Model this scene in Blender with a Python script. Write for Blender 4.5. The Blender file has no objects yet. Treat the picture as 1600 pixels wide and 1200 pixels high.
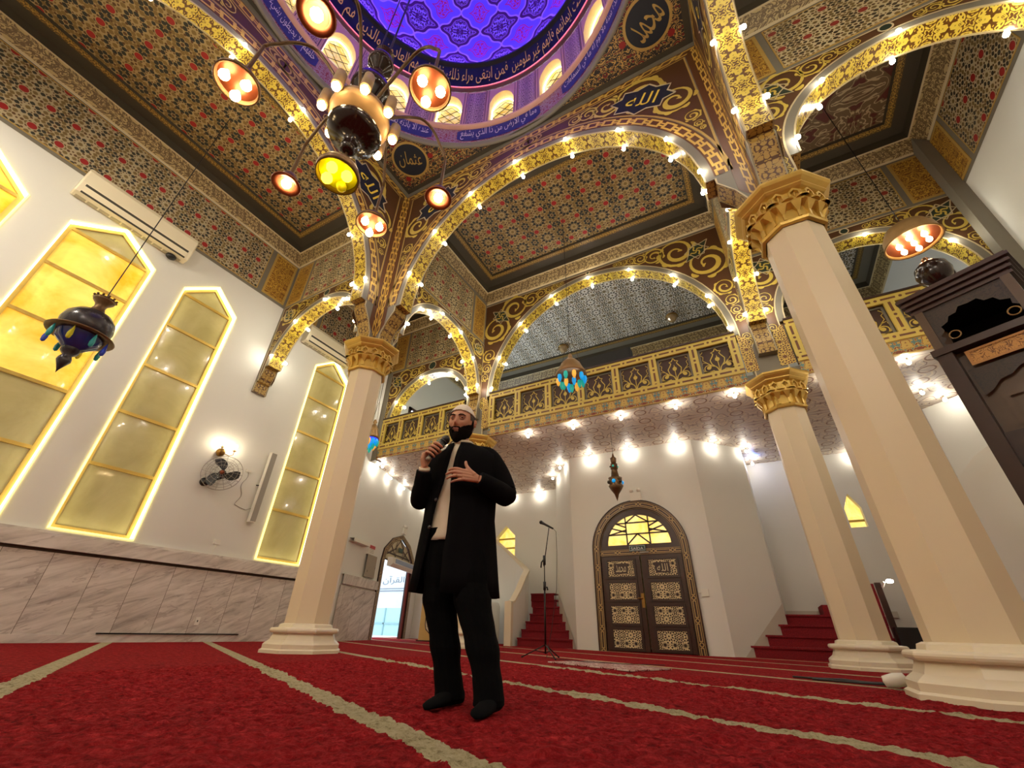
import bpy, bmesh, math, random
import numpy as np
from mathutils import Vector, Matrix
from mathutils.geometry import tessellate_polygon
PI = math.pi
S = bpy.context.scene
COL = S.collection
random.seed(7)
sin, cos, rad = math.sin, math.cos, math.radians

# ------------------------------------------------------------------ camera
CAMZ = 0.3404
yaw, pit, rol = -0.51355, 0.53326, 0.02985
_f = Vector((sin(yaw)*cos(pit), cos(yaw)*cos(pit), sin(pit)))
_r = Vector((cos(yaw), -sin(yaw), 0)); _u = _r.cross(_f)
_r2 = cos(rol)*_r + sin(rol)*_u; _u2 = -sin(rol)*_r + cos(rol)*_u
cam = bpy.data.cameras.new('camera'); camo = bpy.data.objects.new('camera', cam); COL.objects.link(camo)
camo.matrix_world = Matrix(((_r2.x, _u2.x, -_f.x, 0), (_r2.y, _u2.y, -_f.y, 0), (_r2.z, _u2.z, -_f.z, CAMZ), (0, 0, 0, 1)))
cam.sensor_width = 36; cam.lens = 651.13/1600*36; cam.clip_start = 0.02; cam.clip_end = 200
S.camera = camo

# ------------------------------------------------------------------ world, sun, exposure
S.view_settings.view_transform = 'Standard'; S.view_settings.look = 'None'
S.view_settings.exposure = 0.22; S.view_settings.gamma = 1; S.view_settings.use_curve_mapping = False
S.cycles.use_denoising = True
S.cycles.max_bounces = 8; S.cycles.diffuse_bounces = 4; S.cycles.glossy_bounces = 3
S.cycles.sample_clamp_indirect = 4
W = bpy.data.worlds.new('sky'); S.world = W; W.use_nodes = True
bg = W.node_tree.nodes['Background']; bg.inputs[0].default_value = (0.80, 0.90, 1.0, 1); bg.inputs[1].default_value = 2.0

def add_light(name, kind, loc, energy, color=(1, 1, 1), size=0.1, rot=None):
    l = bpy.data.lights.new(name, kind); l.energy = energy; l.color = color
    if kind == 'AREA': l.size = size
    elif kind == 'POINT': l.shadow_soft_size = size
    o = bpy.data.objects.new(name, l); COL.objects.link(o); o.location = loc
    if rot: o.rotation_euler = rot
    return o

def aim(loc, to): return (Vector(to)-Vector(loc)).to_track_quat('-Z', 'Y').to_euler()
for nm, loc in (('fill_light', (-7.7, -1.9, 6.4)), ('fill_light', (3.05, -1.9, 6.4)), ('fill_light', (-2.3, -3.4, 6.6))):      # unseen fill lights added behind the camera to brighten the hall
    add_light(nm, 'POINT', loc, 400, (1.0, 0.90, 0.76), 0.16)

# ------------------------------------------------------------------ node helper
class NT:
    def __init__(s, name, rough=0.6, metal=0.0):
        s.m = bpy.data.materials.new(name); s.m.use_nodes = True; s.t = s.m.node_tree
        s.b = s.t.nodes['Principled BSDF']; s.b.inputs['Roughness'].default_value = rough
        s.b.inputs['Metallic'].default_value = metal
        s._uv = None
    def n(s, ty, **k):
        nd = s.t.nodes.new(ty)
        for a, b in k.items(): setattr(nd, a, b)
        return nd
    def put(s, sock, v):
        if isinstance(v, bpy.types.NodeSocket): s.t.links.new(v, sock)
        elif isinstance(v, (tuple, list)) and len(v) == 3 and sock.type == 'RGBA': sock.default_value = (*v, 1)
        else: sock.default_value = v
    def m_(s, op, a, b=0.0, c=0.0):
        nd = s.n('ShaderNodeMath', operation=op)
        s.put(nd.inputs[0], a); s.put(nd.inputs[1], b); s.put(nd.inputs[2], c)
        return nd.outputs[0]
    def add(s, a, b): return s.m_('ADD', a, b)
    def sub(s, a, b): return s.m_('SUBTRACT', a, b)
    def mul(s, a, b): return s.m_('MULTIPLY', a, b)
    def lt(s, a, b): return s.m_('LESS_THAN', a, b)
    def gt(s, a, b): return s.m_('GREATER_THAN', a, b)
    def abs(s, a): return s.m_('ABSOLUTE', a)
    def pp(s, a, b): return s.m_('PINGPONG', a, b)
    def mn(s, a, b): return s.m_('MINIMUM', a, b)
    def mx(s, a, b): return s.m_('MAXIMUM', a, b)
    def uv(s):
        if s._uv is None:
            tc = s.n('ShaderNodeTexCoord'); sp = s.n('ShaderNodeSeparateXYZ'); s.t.links.new(tc.outputs['UV'], sp.inputs[0])
            s._uv = (sp.outputs[0], sp.outputs[1])
        return s._uv
    def obj(s):
        tc = s.n('ShaderNodeTexCoord'); return tc.outputs['Object']
    def pos(s):
        g = s.n('ShaderNodeNewGeometry'); return g.outputs['Position']
    def sep(s, v):
        sp = s.n('ShaderNodeSeparateXYZ'); s.t.links.new(v, sp.inputs[0]); return sp.outputs
    def vec(s, x, y, z=0.0):
        c = s.n('ShaderNodeCombineXYZ'); s.put(c.inputs[0], x); s.put(c.inputs[1], y); s.put(c.inputs[2], z); return c.outputs[0]
    def noise(s, v, scale, detail=2.0, rough=0.5, dist=0.0):
        nd = s.n('ShaderNodeTexNoise'); nd.inputs['Scale'].default_value = scale; nd.inputs['Detail'].default_value = detail
        nd.inputs['Roughness'].default_value = rough; nd.inputs['Distortion'].default_value = dist
        s.t.links.new(v, nd.inputs['Vector']); return nd.outputs[0]
    def mix(s, f, a, b):
        nd = s.n('ShaderNodeMix', data_type='RGBA'); s.put(nd.inputs[0], f); s.put(nd.inputs[6], a); s.put(nd.inputs[7], b); return nd.outputs[2]
    def ramp(s, f, stops):
        nd = s.n('ShaderNodeValToRGB'); s.t.links.new(f, nd.inputs[0]); e = nd.color_ramp.elements
        while len(e) < len(stops): e.new(0.5)
        for i, (p, c) in enumerate(stops): e[i].position = p; e[i].color = (*c, 1)
        return nd.outputs[0]
    def col(s, c): s.put(s.b.inputs['Base Color'], c); return s
    def bump(s, h, strength=0.3, dist=0.01):
        nd = s.n('ShaderNodeBump'); nd.inputs['Strength'].default_value = strength; nd.inputs['Distance'].default_value = dist
        s.t.links.new(h, nd.inputs['Height']); s.t.links.new(nd.outputs[0], s.b.inputs['Normal']); return s
    def emit(s, c, st):
        s.put(s.b.inputs['Emission Color'], c); s.put(s.b.inputs['Emission Strength'], st); return s
    def box(s, x, y, w, h):      # signed distance to a centred box
        return s.mx(s.sub(s.abs(x), w), s.sub(s.abs(y), h))

def srgb(r, g, b):
    f = lambda c: (c/255/12.92) if c/255 <= 0.04045 else ((c/255+0.055)/1.055)**2.4
    return (f(r), f(g), f(b))
MAT = {}
def plain(name, c, rough=0.6, metal=0.0, var=0.06, scale=6, bump=0.0):
    t = NT(name, rough, metal)
    nz = t.noise(t.obj(), scale, 4)
    t.col(t.mix(nz, tuple(x*(1-var) for x in c), tuple(min(1, x*(1+var)) for x in c)))
    if bump: t.bump(t.noise(t.obj(), scale*8, 4), bump, 0.003)
    MAT[name] = t.m; return t
GOLD = (0.62, 0.42, 0.07); GOLD2 = (0.50, 0.34, 0.09); BROWN = (0.085, 0.028, 0.010); CREAM = (0.50, 0.42, 0.25)
plain('wall_white', srgb(222, 221, 211), 0.7, var=0.025, scale=1.3, bump=0.05)
plain('column_cream', srgb(222, 206, 172), 0.42, var=0.03, scale=2)
plain('base_cream', srgb(222, 210, 182), 0.38, var=0.05, scale=4, bump=0.1)
plain('grey_band', srgb(118, 112, 98), 0.55, var=0.05)
plain('dark_band', srgb(62, 54, 38), 0.6, var=0.08)
plain('brown_paint', srgb(80, 48, 18), 0.55, var=0.06)
plain('brown_dark', srgb(60, 36, 24), 0.55, var=0.06)
plain('gold_paint', srgb(202, 176, 78), 0.38, var=0.12, scale=9)
plain('gold_dull', srgb(178, 146, 76), 0.45, var=0.15, scale=9)
plain('gold_leaf', srgb(204, 170, 84), 0.34, 0.45, var=0.16, scale=7, bump=0.15)
plain('cream_line', srgb(196, 180, 140), 0.5)
plain('navy', srgb(20, 26, 38), 0.55)
plain('navy_ring', srgb(20, 34, 38), 0.55)
plain('navy_blue', srgb(40, 44, 112), 0.55)
plain('pale_script', srgb(214, 204, 214), 0.5)
plain('gold_script', srgb(236, 206, 70), 0.45)
plain('window_reveal', srgb(236, 216, 170), 0.5)
plain('sign_white', srgb(220, 224, 222), 0.5)
plain('bronze_pale', srgb(150, 118, 74), 0.38, 0.55, var=0.2, scale=20, bump=0.2)
plain('enamel', srgb(48, 42, 46), 0.25, 0.3, var=0.5, scale=60)
plain('crystal', srgb(176, 150, 110), 0.15, 0.2)
plain('dark_band_black', srgb(22, 22, 22), 0.7)
plain('ac_cream', srgb(232, 222, 190), 0.4, var=0.01)
plain('ac_dark', srgb(60, 56, 44), 0.6)
plain('ac_grille', srgb(176, 166, 136), 0.6)
plain('pane_pale', srgb(200, 186, 150), 0.4)
plain('grille_blue', srgb(150, 165, 190), 0.5)
plain('cabinet_grey', srgb(150, 140, 124), 0.5)
plain('red_sign', srgb(170, 50, 56), 0.5)
plain('banner_white', srgb(214, 222, 226), 0.6)
plain('banner_ink', srgb(120, 126, 140), 0.6)
plain('outside_gate2', srgb(150, 186, 192), 0.6)
plain('bead_dark', srgb(50, 46, 36), 0.3)
plain('wood_mid', srgb(84, 62, 44), 0.4, var=0.2, scale=9)
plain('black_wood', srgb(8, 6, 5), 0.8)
plain('canopy_wood', srgb(60, 36, 31), 0.35, var=0.15, scale=5)
plain('carved_gold_edge', srgb(178, 124, 60), 0.45)
plain('green_dark', srgb(34, 48, 34), 0.5)
plain('red_paint', srgb(140, 24, 22), 0.5)
plain('black_metal', srgb(24, 20, 18), 0.35, 0.4)
plain('black_plastic', srgb(14, 14, 15), 0.45)
plain('white_plastic', srgb(226, 222, 208), 0.4, var=0.02)
plain('grey_metal', srgb(150, 144, 132), 0.45, 0.3)
plain('brass', srgb(150, 116, 60), 0.3, 0.9)
plain('bronze', srgb(96, 72, 46), 0.38, 0.7, var=0.25, scale=30, bump=0.3)
plain('copper', srgb(120, 62, 36), 0.35, 0.6, var=0.15, scale=20, bump=0.15)
plain('chandelier_wood', srgb(34, 17, 13), 0.16, 0.1, var=0.2)
plain('tan_sleeve', srgb(150, 122, 84), 0.5, var=0.2, scale=12)
plain('dark_wood', srgb(52, 28, 20), 0.35, var=0.25, scale=9)
plain('door_wood', srgb(58, 30, 18), 0.3, var=0.25, scale=9)
plain('inlay_cream', srgb(206, 190, 152), 0.5)
plain('coat_black', srgb(11, 10, 12), 0.95, var=0.25, scale=60)
plain('trousers_black', srgb(6, 6, 7), 0.95, var=0.2, scale=60)
plain('sock_black', srgb(9, 9, 11), 0.95)
plain('shirt_cream', srgb(205, 192, 170), 0.85, var=0.06, scale=20, bump=0.2)
plain('cap_white', srgb(214, 204, 190), 0.9, var=0.08, scale=40, bump=0.3)
plain('beard_black', srgb(20, 14, 11), 0.9, var=0.5, scale=90, bump=0.8)
plain('skin', srgb(178, 126, 98), 0.5, var=0.06, scale=25, bump=0.05)
plain('lip', srgb(150, 92, 80), 0.5)
plain('hair_short', srgb(70, 54, 46), 0.9)
plain('button_grey', srgb(60, 58, 58), 0.3)
plain('scarf_white', srgb(200, 196, 186), 0.8)
plain('eye_white', srgb(150, 136, 126), 0.3)
plain('iris', srgb(30, 18, 12), 0.2)
plain('glass_blue', (0.02, 0.05, 0.35), 0.08, 0.3)
plain('sign_green', srgb(18, 58, 52), 0.4)
plain('lectern_wood', srgb(206, 168, 88), 0.45, var=0.12, scale=5)
plain('mauve', srgb(215, 166, 152), 0.55, var=0.06, scale=3)
plain('mauve_dark', srgb(110, 80, 96), 0.55, var=0.06, scale=3)
plain('outside_white', srgb(235, 238, 240), 0.8)
plain('outside_gate', srgb(176, 214, 214), 0.6)
plain('outside_red', srgb(150, 70, 66), 0.6)
plain('skirting', srgb(196, 188, 172), 0.5)

def emis(name, c, st, base=(0.9, 0.9, 0.9)):
    t = NT(name, 0.4); t.col(base); t.emit(c, st); MAT[name] = t.m
emis('bulb_white', (1.0, 0.93, 0.78), 148)
emis('bulb_low', (1.0, 0.91, 0.77), 130)
emis('bulb_sconce', (1.0, 0.84, 0.6), 70)
emis('bulb_warm', (1.0, 0.70, 0.34), 34)
emis('bulb_small', (1.0, 0.74, 0.40), 80)
emis('led_yellow', (1.0, 0.80, 0.16), 1.6)
emis('reveal_glow_white', (1.0, 0.95, 0.68), 2.6)
emis('led_red', (1.0, 0.05, 0.08), 1.3)
emis('led_blue', (0.17, 0.08, 1.0), 85)
emis('led_drum', (1.0, 0.88, 0.60), 4)
emis('bulb_yellow', (1.0, 0.80, 0.02), 8, (0.8, 0.7, 0.05))
emis('bead_cobalt', (0.03, 0.05, 1.0), 1.2, (0.02, 0.03, 0.5))
emis('bead_teal_dim', (0.0, 0.4, 0.35), 0.03, (0.02, 0.25, 0.25))
emis('lens_yellow', (1.0, 0.82, 0.05), 2.2, (0.8, 0.7, 0.05))
emis('spot_blue', (0.15, 0.3, 1.0), 60)
emis('spill_light', (1.0, 0.95, 0.85), 40)
emis('bead_blue', (0.0, 0.35, 0.9), 0.5, (0.0, 0.3, 0.6))
emis('bead_teal', (0.0, 0.5, 0.38), 0.35, (0.02, 0.35, 0.3))
emis('bead_amber', (0.9, 0.42, 0.05), 0.6, (0.8, 0.4, 0.05))
for k_ in ('coat_black', 'trousers_black', 'sock_black', 'beard_black', 'black_wood'): MAT[k_].node_tree.nodes['Principled BSDF'].inputs['Specular IOR Level'].default_value = 0.08
emis('daylight', (0.70, 0.84, 1.0), 16)
emis('screen_blue', (0.3, 0.45, 0.9), 0.5, (0.2, 0.3, 0.6))

# ---- painted ornament, all driven by UV in metres
def girih(name, L, line, cells, red=None, redc=(0.30, 0.01, 0.012), rough=0.5, k=1.0):
    """ten-petalled rosettes between pairs of large dots, folded into a quarter cell of 2 x 1.56 steps"""
    t = NT(name, rough); u, v = t.uv()
    fx = t.pp(t.mul(u, 1/L), 1.0); fy = t.pp(t.mul(v, 1/L), 0.78)
    def dot(ax, ay):
        dx = t.sub(fx, ax); dy = t.sub(fy, ay)
        return t.m_('SQRT', t.add(t.mul(dx, dx), t.mul(dy, dy)))
    def poly(ax, ay):          # slightly pentagonal cell
        dx = t.abs(t.sub(fx, ax)); dy = t.abs(t.sub(fy, ay))
        return t.mx(t.mx(dx, dy), t.mul(t.add(dx, dy), 0.76))
    colr = t.mix(0.5, line, line)
    P = lambda r, a: (r*cos(rad(a)), r*sin(rad(a)))
    pts = [(0, 0, .085, 1), (*P(.23, 36), .030, 2), (*P(.23, 0), .030, 2), (*P(.23, 72), .030, 2), (*P(.36, 18), .082, 0), (*P(.36, 54), .082, 0), (*P(.36, 90), .082, 0), (*P(.62, 0), .085, 1), (*P(.60, 36), .085, 1), (*P(.60, 72), .085, 1),
           (*P(.50, 18.5), .048, 2), (*P(.50, 53), .048, 2), (.64, .19, .080, 1), (.82, 0.10, .078, 0), (1.0, 0.0, .065, 2), (.98, .22, .080, 0), (.80, .30, .080, 1), (.68, .45, .072, 0), (.88, .49, .080, 1), (1.0, .38, .045, 2),
           (.31, .77, .080, 1), (.14, .78, .060, 2), (.36, .62, .052, 2), (.68, .62, .050, 2), (.73, .78, .080, 0), (.88, .67, .078, 0), (1.0, .56, .050, 2), (1.0, .78, .070, 1), (0, .68, .040, 2), (.50, .56, .045, 1)]
    for ax, ay, rr, ci in pts:
        colr = t.mix(t.lt(poly(ax, ay) if rr > .05 else dot(ax, ay), rr*k*0.92), colr, cells[ci])
    rd = dot(.5, .78)
    colr = t.mix(t.lt(rd, .205), colr, line); colr = t.mix(t.lt(rd, .168), colr, red and redc or cells[1])
    t.col(colr); MAT[name] = t.m; return t
BLK = srgb(38, 40, 36); OLV = srgb(118, 98, 58); BRN = srgb(92, 62, 30); LG = srgb(212, 190, 136)
girih('girih_gold', 0.38, srgb(172, 150, 102), (BLK, srgb(128, 104, 54), BRN), True, (0.36, 0.010, 0.010), k=1.36)
girih('girih_cream', 0.37, srgb(176, 162, 130), (srgb(50, 48, 40), OLV, BRN), True, (0.30, 0.012, 0.012), k=1.2)
girih('girih_small', 0.34, srgb(194, 180, 140), (srgb(66, 56, 38), OLV, BRN), True, (0.26, 0.03, 0.02), k=1.2)
girih('girih_pale', 0.36, srgb(226, 222, 210), (srgb(74, 68, 52), srgb(120, 104, 72), srgb(96, 80, 56)), False, k=1.2)
girih('girih_panel', 0.22, srgb(208, 176, 80), (srgb(92, 54, 24), srgb(104, 60, 26), srgb(92, 54, 24)), False, k=1.1)
girih('girih_purple', 0.17, srgb(206, 172, 172), (srgb(60, 34, 56), srgb(90, 52, 74), srgb(80, 46, 70)), False, k=1.15)
girih('door_lattice', 0.20, srgb(222, 204, 156), (srgb(46, 22, 12), srgb(40, 20, 12), srgb(52, 26, 14)), False, k=1.15)

def arabesque(name, fu, fv, scale, bgc, fg, thr=0.03, fill=None, center=0.0, rough=0.45, dist=1.6, metal=0.0, border=None, bw=0.0, width=0.32):
    """mirrored ornament: coordinates folded both ways feed a distorted noise; its contours are the drawn lines"""
    t = NT(name, rough, metal); u, v = t.uv()
    a = t.abs(t.sub(u, center)) if fu is None else t.pp(u, fu)
    b = t.pp(v, fv)
    nz = t.noise(t.vec(a, b, 0.37), scale, 1.0, 0.5, dist)
    d = t.abs(t.sub(t.m_('FRACT', t.mul(nz, 5.0)), 0.5))
    c = t.mix(t.lt(d, thr*5), bgc, fg)
    if fill is not None: c = t.mix(t.gt(nz, 0.60), c, fill)
    if border is not None:
        e = t.abs(t.sub(u, width/2)); c = t.mix(t.gt(e, width/2-bw), c, border)
    t.col(c); MAT[name] = t.m; return t
GB = srgb(214, 188, 70); BB = srgb(96, 60, 16)
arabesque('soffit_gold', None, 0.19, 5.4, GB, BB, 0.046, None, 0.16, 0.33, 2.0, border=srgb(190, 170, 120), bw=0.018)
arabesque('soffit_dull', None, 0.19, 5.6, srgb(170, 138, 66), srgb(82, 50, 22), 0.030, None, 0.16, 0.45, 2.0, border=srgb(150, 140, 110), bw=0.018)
arabesque('panel_gold', 0.42, 0.42, 9, srgb(120, 76, 30), srgb(196, 156, 60), 0.042, None, dist=2.2)
arabesque('trim_floral', 0.16, 0.30, 8, srgb(104, 84, 50), srgb(178, 156, 104), 0.040, None, dist=1.5)
arabesque('trim_gold', 0.10, 0.10, 15, srgb(92, 70, 28), srgb(178, 142, 58), 0.04, None, dist=1.0)
# interlaced lattice: pale straps with thin dark companions on a mauve-brown ground
t = NT('lattice_beige', 0.5); u, v = t.uv(); la, lb = t.pp(u, 0.62), t.pp(v, 0.46)
nz = t.noise(t.vec(la, lb, 0.3), 2.0, 1.2, 0.5, 0.9)
fr = t.m_('FRACT', t.mul(nz, 6.0)); c = t.mix(t.noise(t.obj(), 2, 2), srgb(196, 186, 174), srgb(206, 196, 184))
c = t.mix(t.lt(t.abs(t.sub(fr, 0.5)), 0.10), c, srgb(222, 210, 186)); c = t.mix(t.lt(t.abs(t.sub(fr, 0.86)), 0.045), c, srgb(128, 104, 92))
rg = t.m_('SQRT', t.add(t.mul(t.sub(la, 0.31), t.sub(la, 0.31)), t.mul(t.sub(lb, 0.23), t.sub(lb, 0.23))))
c = t.mix(t.lt(t.abs(t.sub(rg, 0.12)), 0.014), c, srgb(128, 98, 86)); c = t.mix(t.lt(t.abs(t.sub(rg, 0.145)), 0.010), c, srgb(206, 192, 166))
t.col(c); MAT['lattice_beige'] = t.m
arabesque('carpet_ceiling', 0.75, 0.75, 2.2, srgb(104, 82, 52), srgb(176, 156, 120), 0.024, srgb(84, 26, 18), dist=2.4)
arabesque('floral_band', 0.28, 0.14, 8, srgb(190, 160, 78), srgb(120, 52, 28), 0.036, srgb(86, 120, 120), dist=1.6)
arabesque('corner_scroll', 0.5, 0.5, 6.5, srgb(32, 28, 30), srgb(186, 150, 82), 0.036, srgb(120, 28, 24), dist=2.0)
arabesque('frieze_floral', 0.5, 0.4, 6.5, srgb(150, 128, 140), srgb(130, 34, 52), 0.035, None, dist=2.0)
arabesque('rug_red', 0.2, 0.2, 7, srgb(120, 20, 30), srgb(214, 190, 180), 0.04, None, dist=1.5)
arabesque('carved_gold', 0.5, 0.12, 12, srgb(196, 140, 66), srgb(120, 76, 30), 0.035, None, dist=2.0)
arabesque('carved_wood', 0.3, 0.2, 12, srgb(52, 34, 24), srgb(30, 18, 13), 0.03, None, dist=2.0)

def chain(name, p, w, bgc, fg, bar):
    """border of long links; u runs across (0..w), v along"""
    t = NT(name, 0.45); u, v = t.uv(); x = t.sub(u, w/2)
    y = t.sub(t.m_('FLOORED_MODULO', v, p), p/2); y2 = t.sub(t.m_('FLOORED_MODULO', t.add(v, p/2), p), p/2)
    link = t.lt(t.abs(t.sub(t.box(x, y, w*0.30, p*0.33), 0)), w*0.085)
    small = t.lt(t.abs(t.box(x, y2, w*0.13, p*0.24)), w*0.07)
    edge = t.gt(t.abs(x), w*0.47)
    c = t.mix(link, bgc, fg); c = t.mix(small, c, fg)
    if bar: c = t.mix(t.lt(t.box(x, y, w*0.12, p*0.22), 0), c, bar)
    t.col(c); MAT[name] = t.m
chain('chain_brown', 0.34, 0.20, srgb(92, 54, 22), srgb(206, 168, 76), None)
chain('chain_mauve', 0.50, 0.20, srgb(80, 44, 50), srgb(176, 146, 120), None)
def dashes(name, p, w, bgc, bar):
    t = NT(name, 0.42); u, v = t.uv(); x = t.sub(u, w/2)
    y = t.sub(t.m_('FLOORED_MODULO', v, p), p/2); y2 = t.sub(t.m_('FLOORED_MODULO', t.add(v, p/2), p), p/2)
    m = t.mx(t.lt(t.box(x, y, w*0.13, p*0.30), 0), t.lt(t.m_('SQRT', t.add(t.mul(x, x), t.mul(y2, y2))), w*0.16))
    t.col(t.mix(m, bgc, bar)); MAT[name] = t.m
dashes('rail_gold', 0.36, 0.16, srgb(198, 174, 80), srgb(100, 56, 22))
def doorchain(name, w, p):
    t = NT(name, 0.35); u, v = t.uv(); x = t.sub(u, w/2)
    y = t.sub(t.m_('FLOORED_MODULO', v, p), p/2); y2 = t.sub(t.m_('FLOORED_MODULO', t.add(v, p/2), p), p/2)
    l = t.lt(t.abs(t.box(x, y, w*0.17, p*0.36)), w*0.045); r = t.m_('SQRT', t.add(t.mul(x, x), t.mul(y2, y2)))
    c = t.lt(t.abs(t.sub(r, w*0.22)), w*0.05)
    e = t.lt(t.abs(t.sub(t.abs(x), w*0.38)), w*0.03)
    m = t.mx(t.mx(l, c), e)
    t.col(t.mix(m, srgb(56, 32, 20), srgb(190, 158, 96))); MAT[name] = t.m
doorchain('door_frame_inlay', 0.16, 0.42)

# dome: staggered ogee cells, u = angle fraction (0..16), v = height in rows
t = NT('dome_pattern', 0.5); u, v = t.uv()
def dome_cells(offu, offv):
    a = t.sub(t.m_('FLOORED_MODULO', t.add(u, offu), 1.0), 0.5); b = t.sub(t.m_('FLOORED_MODULO', t.add(v, offv), 1.0), 0.5)
    a = t.abs(a); b = t.abs(b)
    q = t.add(t.add(a, b), t.mul(t.m_('SINE', t.mul(t.add(a, b), 0)), 0))
    wv = t.mul(t.m_('SINE', t.mul(t.sub(a, b), 12.566)), 0.035)
    return t.add(q, wv), a, b
q1, a1, b1 = dome_cells(0, 0); q2, a2, b2 = dome_cells(0.5, 0.5)
base = srgb(120, 105, 225)
c = t.mix(t.lt(q1, 0.5), base, srgb(70, 22, 78))
c = t.mix(t.lt(t.abs(t.sub(q1, 0.5)), 0.028), c, srgb(190, 160, 215))
c = t.mix(t.lt(t.abs(t.sub(q1, 0.36)), 0.018), c, srgb(150, 110, 170))
n1 = t.noise(t.vec(a1, b1, 0.2), 9, 1, 0.5, 1.5)
c = t.mix(t.mul(t.lt(t.abs(t.sub(n1, 0.5)), 0.05), t.lt(q1, 0.33)), c, srgb(170, 150, 220))
c = t.mix(t.mul(t.lt(t.abs(t.sub(q2, 0.26)), 0.022), 1.0), c, srgb(190, 60, 130))
n2 = t.noise(t.vec(a2, b2, 0.7), 9, 1, 0.5, 1.5)
c = t.mix(t.mul(t.lt(t.abs(t.sub(n2, 0.5)), 0.05), t.lt(q2, 0.22)), c, srgb(200, 40, 90))
t.col(c); MAT['dome_pattern'] = t.m

# marble cladding: v is height, u along the wall; veins slope, joints every 0.575 m
def marble(name, joints):
    t = NT(name, 0.25); u, v = t.uv(); an = rad(24)
    al = t.add(t.mul(u, cos(an)), t.mul(v, sin(an))); ac = t.add(t.mul(u, -sin(an)), t.mul(v, cos(an)))
    off = t.mul(t.m_('FLOOR', t.mul(t.sub(u, 0.215), 1/0.578)), 3.7) if joints else 0.0
    pv = t.vec(t.mul(al, 0.9), t.mul(ac, 5.0), off)
    n1 = t.noise(pv, 1.5, 8, 0.62, 0.9); n2 = t.noise(pv, 0.6, 4, 0.6, 0.5); n3 = t.noise(t.obj(), 14, 6, 0.7)
    c = t.ramp(n1, [(0.32, srgb(158, 150, 142)), (0.43, srgb(196, 187, 176)), (0.58, srgb(218, 210, 199)), (0.75, srgb(226, 219, 209))])
    vein = t.abs(t.sub(n2, 0.5)); c = t.mix(t.m_('MULTIPLY_ADD', t.lt(vein, 0.008), 0.4, 0.0), c, srgb(140, 124, 114))
    c = t.mix(t.m_('MULTIPLY_ADD', n3, 0.5, -0.12), c, srgb(196, 188, 176))
    if joints:
        d = t.abs(t.sub(t.m_('FLOORED_MODULO', t.sub(u, 0.215), 0.578), 0.289)); c = t.mix(t.gt(d, 0.2855), c, srgb(110, 96, 86))
    t.col(c); MAT[name] = t.m
marble('marble_panel', True); marble('marble_cap', False)

# carpet: red pile with cream prayer lines every 1.42 m, turned 25 degrees
t = NT('carpet_red', 0.95); P = t.pos(); xyz = t.sep(P); A = rad(155)
d = t.add(t.mul(xyz[0], sin(A)), t.mul(xyz[1], -cos(A)))
jit = t.mul(t.sub(t.noise(P, 34, 3, 0.6), 0.5), 0.035)
d = t.add(d, jit)
dm = t.m_('FLOORED_MODULO', t.sub(d, -0.62), 1.42)
stripe = t.lt(dm, 0.135)
fine = t.noise(P, 24, 8, 0.82, 0.4); mid = t.noise(P, 7, 6, 0.7, 0.5); big = t.noise(P, 1.6, 3, 0.5)
redc = t.ramp(fine, [(0.37, (0.10, 0.001, 0.004)), (0.5, (0.46, 0.012, 0.018)), (0.63, (0.88, 0.060, 0.065))])
redc = t.mix(t.m_('MULTIPLY_ADD', mid, 3.0, -1.05), t.mix(0.45, redc, (0.10, 0.001, 0.004)), redc)
redc = t.mix(t.m_('MULTIPLY_ADD', big, 0.7, -0.2), redc, (0.50, 0.014, 0.018))
crc = t.ramp(fine, [(0.34, srgb(130, 110, 72)), (0.48, srgb(214, 200, 158)), (0.7, srgb(238, 228, 196))])
t.col(t.mix(stripe, redc, crc))
h = t.add(t.add(fine, t.mul(t.noise(P, 18, 5, 0.7), 1.3)), t.mul(mid, 1.2))
t.bump(h, 1.0, 0.05); t.b.inputs['Specular IOR Level'].default_value = 0.1
MAT['carpet_red'] = t.m
t = NT('stair_carpet', 0.95); P = t.pos()
t.col(t.ramp(t.noise(P, 60, 3, 0.6), [(0.3, (0.10, 0.002, 0.006)), (0.7, (0.30, 0.008, 0.014))])); t.bump(t.noise(P, 90, 3, 0.7), 0.6, 0.01)
MAT['stair_carpet'] = t.m

# back-lit yellow acrylic panes
def pane(name, c1, c2, e, scale=1.2):
    t = NT(name, 0.14); P = t.obj()
    nz = t.noise(P, scale, 5, 0.6, 0.6)
    c = t.ramp(nz, [(0.35, c1), (0.65, c2)])
    t.col(c); t.b.inputs['Coat Weight'].default_value = 0.3
    t.emit(c, e); MAT[name] = t.m
pane('pane_dim', srgb(172, 160, 106), srgb(190, 178, 126), 0.05)
pane('pane_bright', srgb(232, 168, 30), srgb(240, 220, 110), 0.50, 0.9)
pane('pane_glow', srgb(236, 196, 80), srgb(248, 228, 150), 1.0, 2.5)
pane('pane_drum', srgb(225, 190, 70), srgb(245, 230, 160), 0.55, 4)
# mottled brown plaster of the inner side walls
t = NT('mottled', 0.5); P = t.obj(); nz = t.noise(P, 3, 6, 0.7, 2.0)
t.col(t.ramp(nz, [(0.3, srgb(96, 70, 42)), (0.55, srgb(140, 108, 68)), (0.7, srgb(104, 92, 72))])); MAT['mottled'] = t.m
# thin coloured glass
def glassy(name, c, rough=0.05, tr=0.85):
    t = NT(name, rough); t.col(c); t.b.inputs['Transmission Weight'].default_value = tr; MAT[name] = t.m
glassy('glass_copper', srgb(214, 150, 104), 0.08, 0.5); glassy('glass_yellow', (0.85, 0.8, 0.05), 0.08, 0.5); glassy('glass_dark_blue', (0.02, 0.03, 0.2), 0.06, 0.1); glassy('glass_cobalt', (0.05, 0.10, 0.8), 0.08, 0.6)
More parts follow.
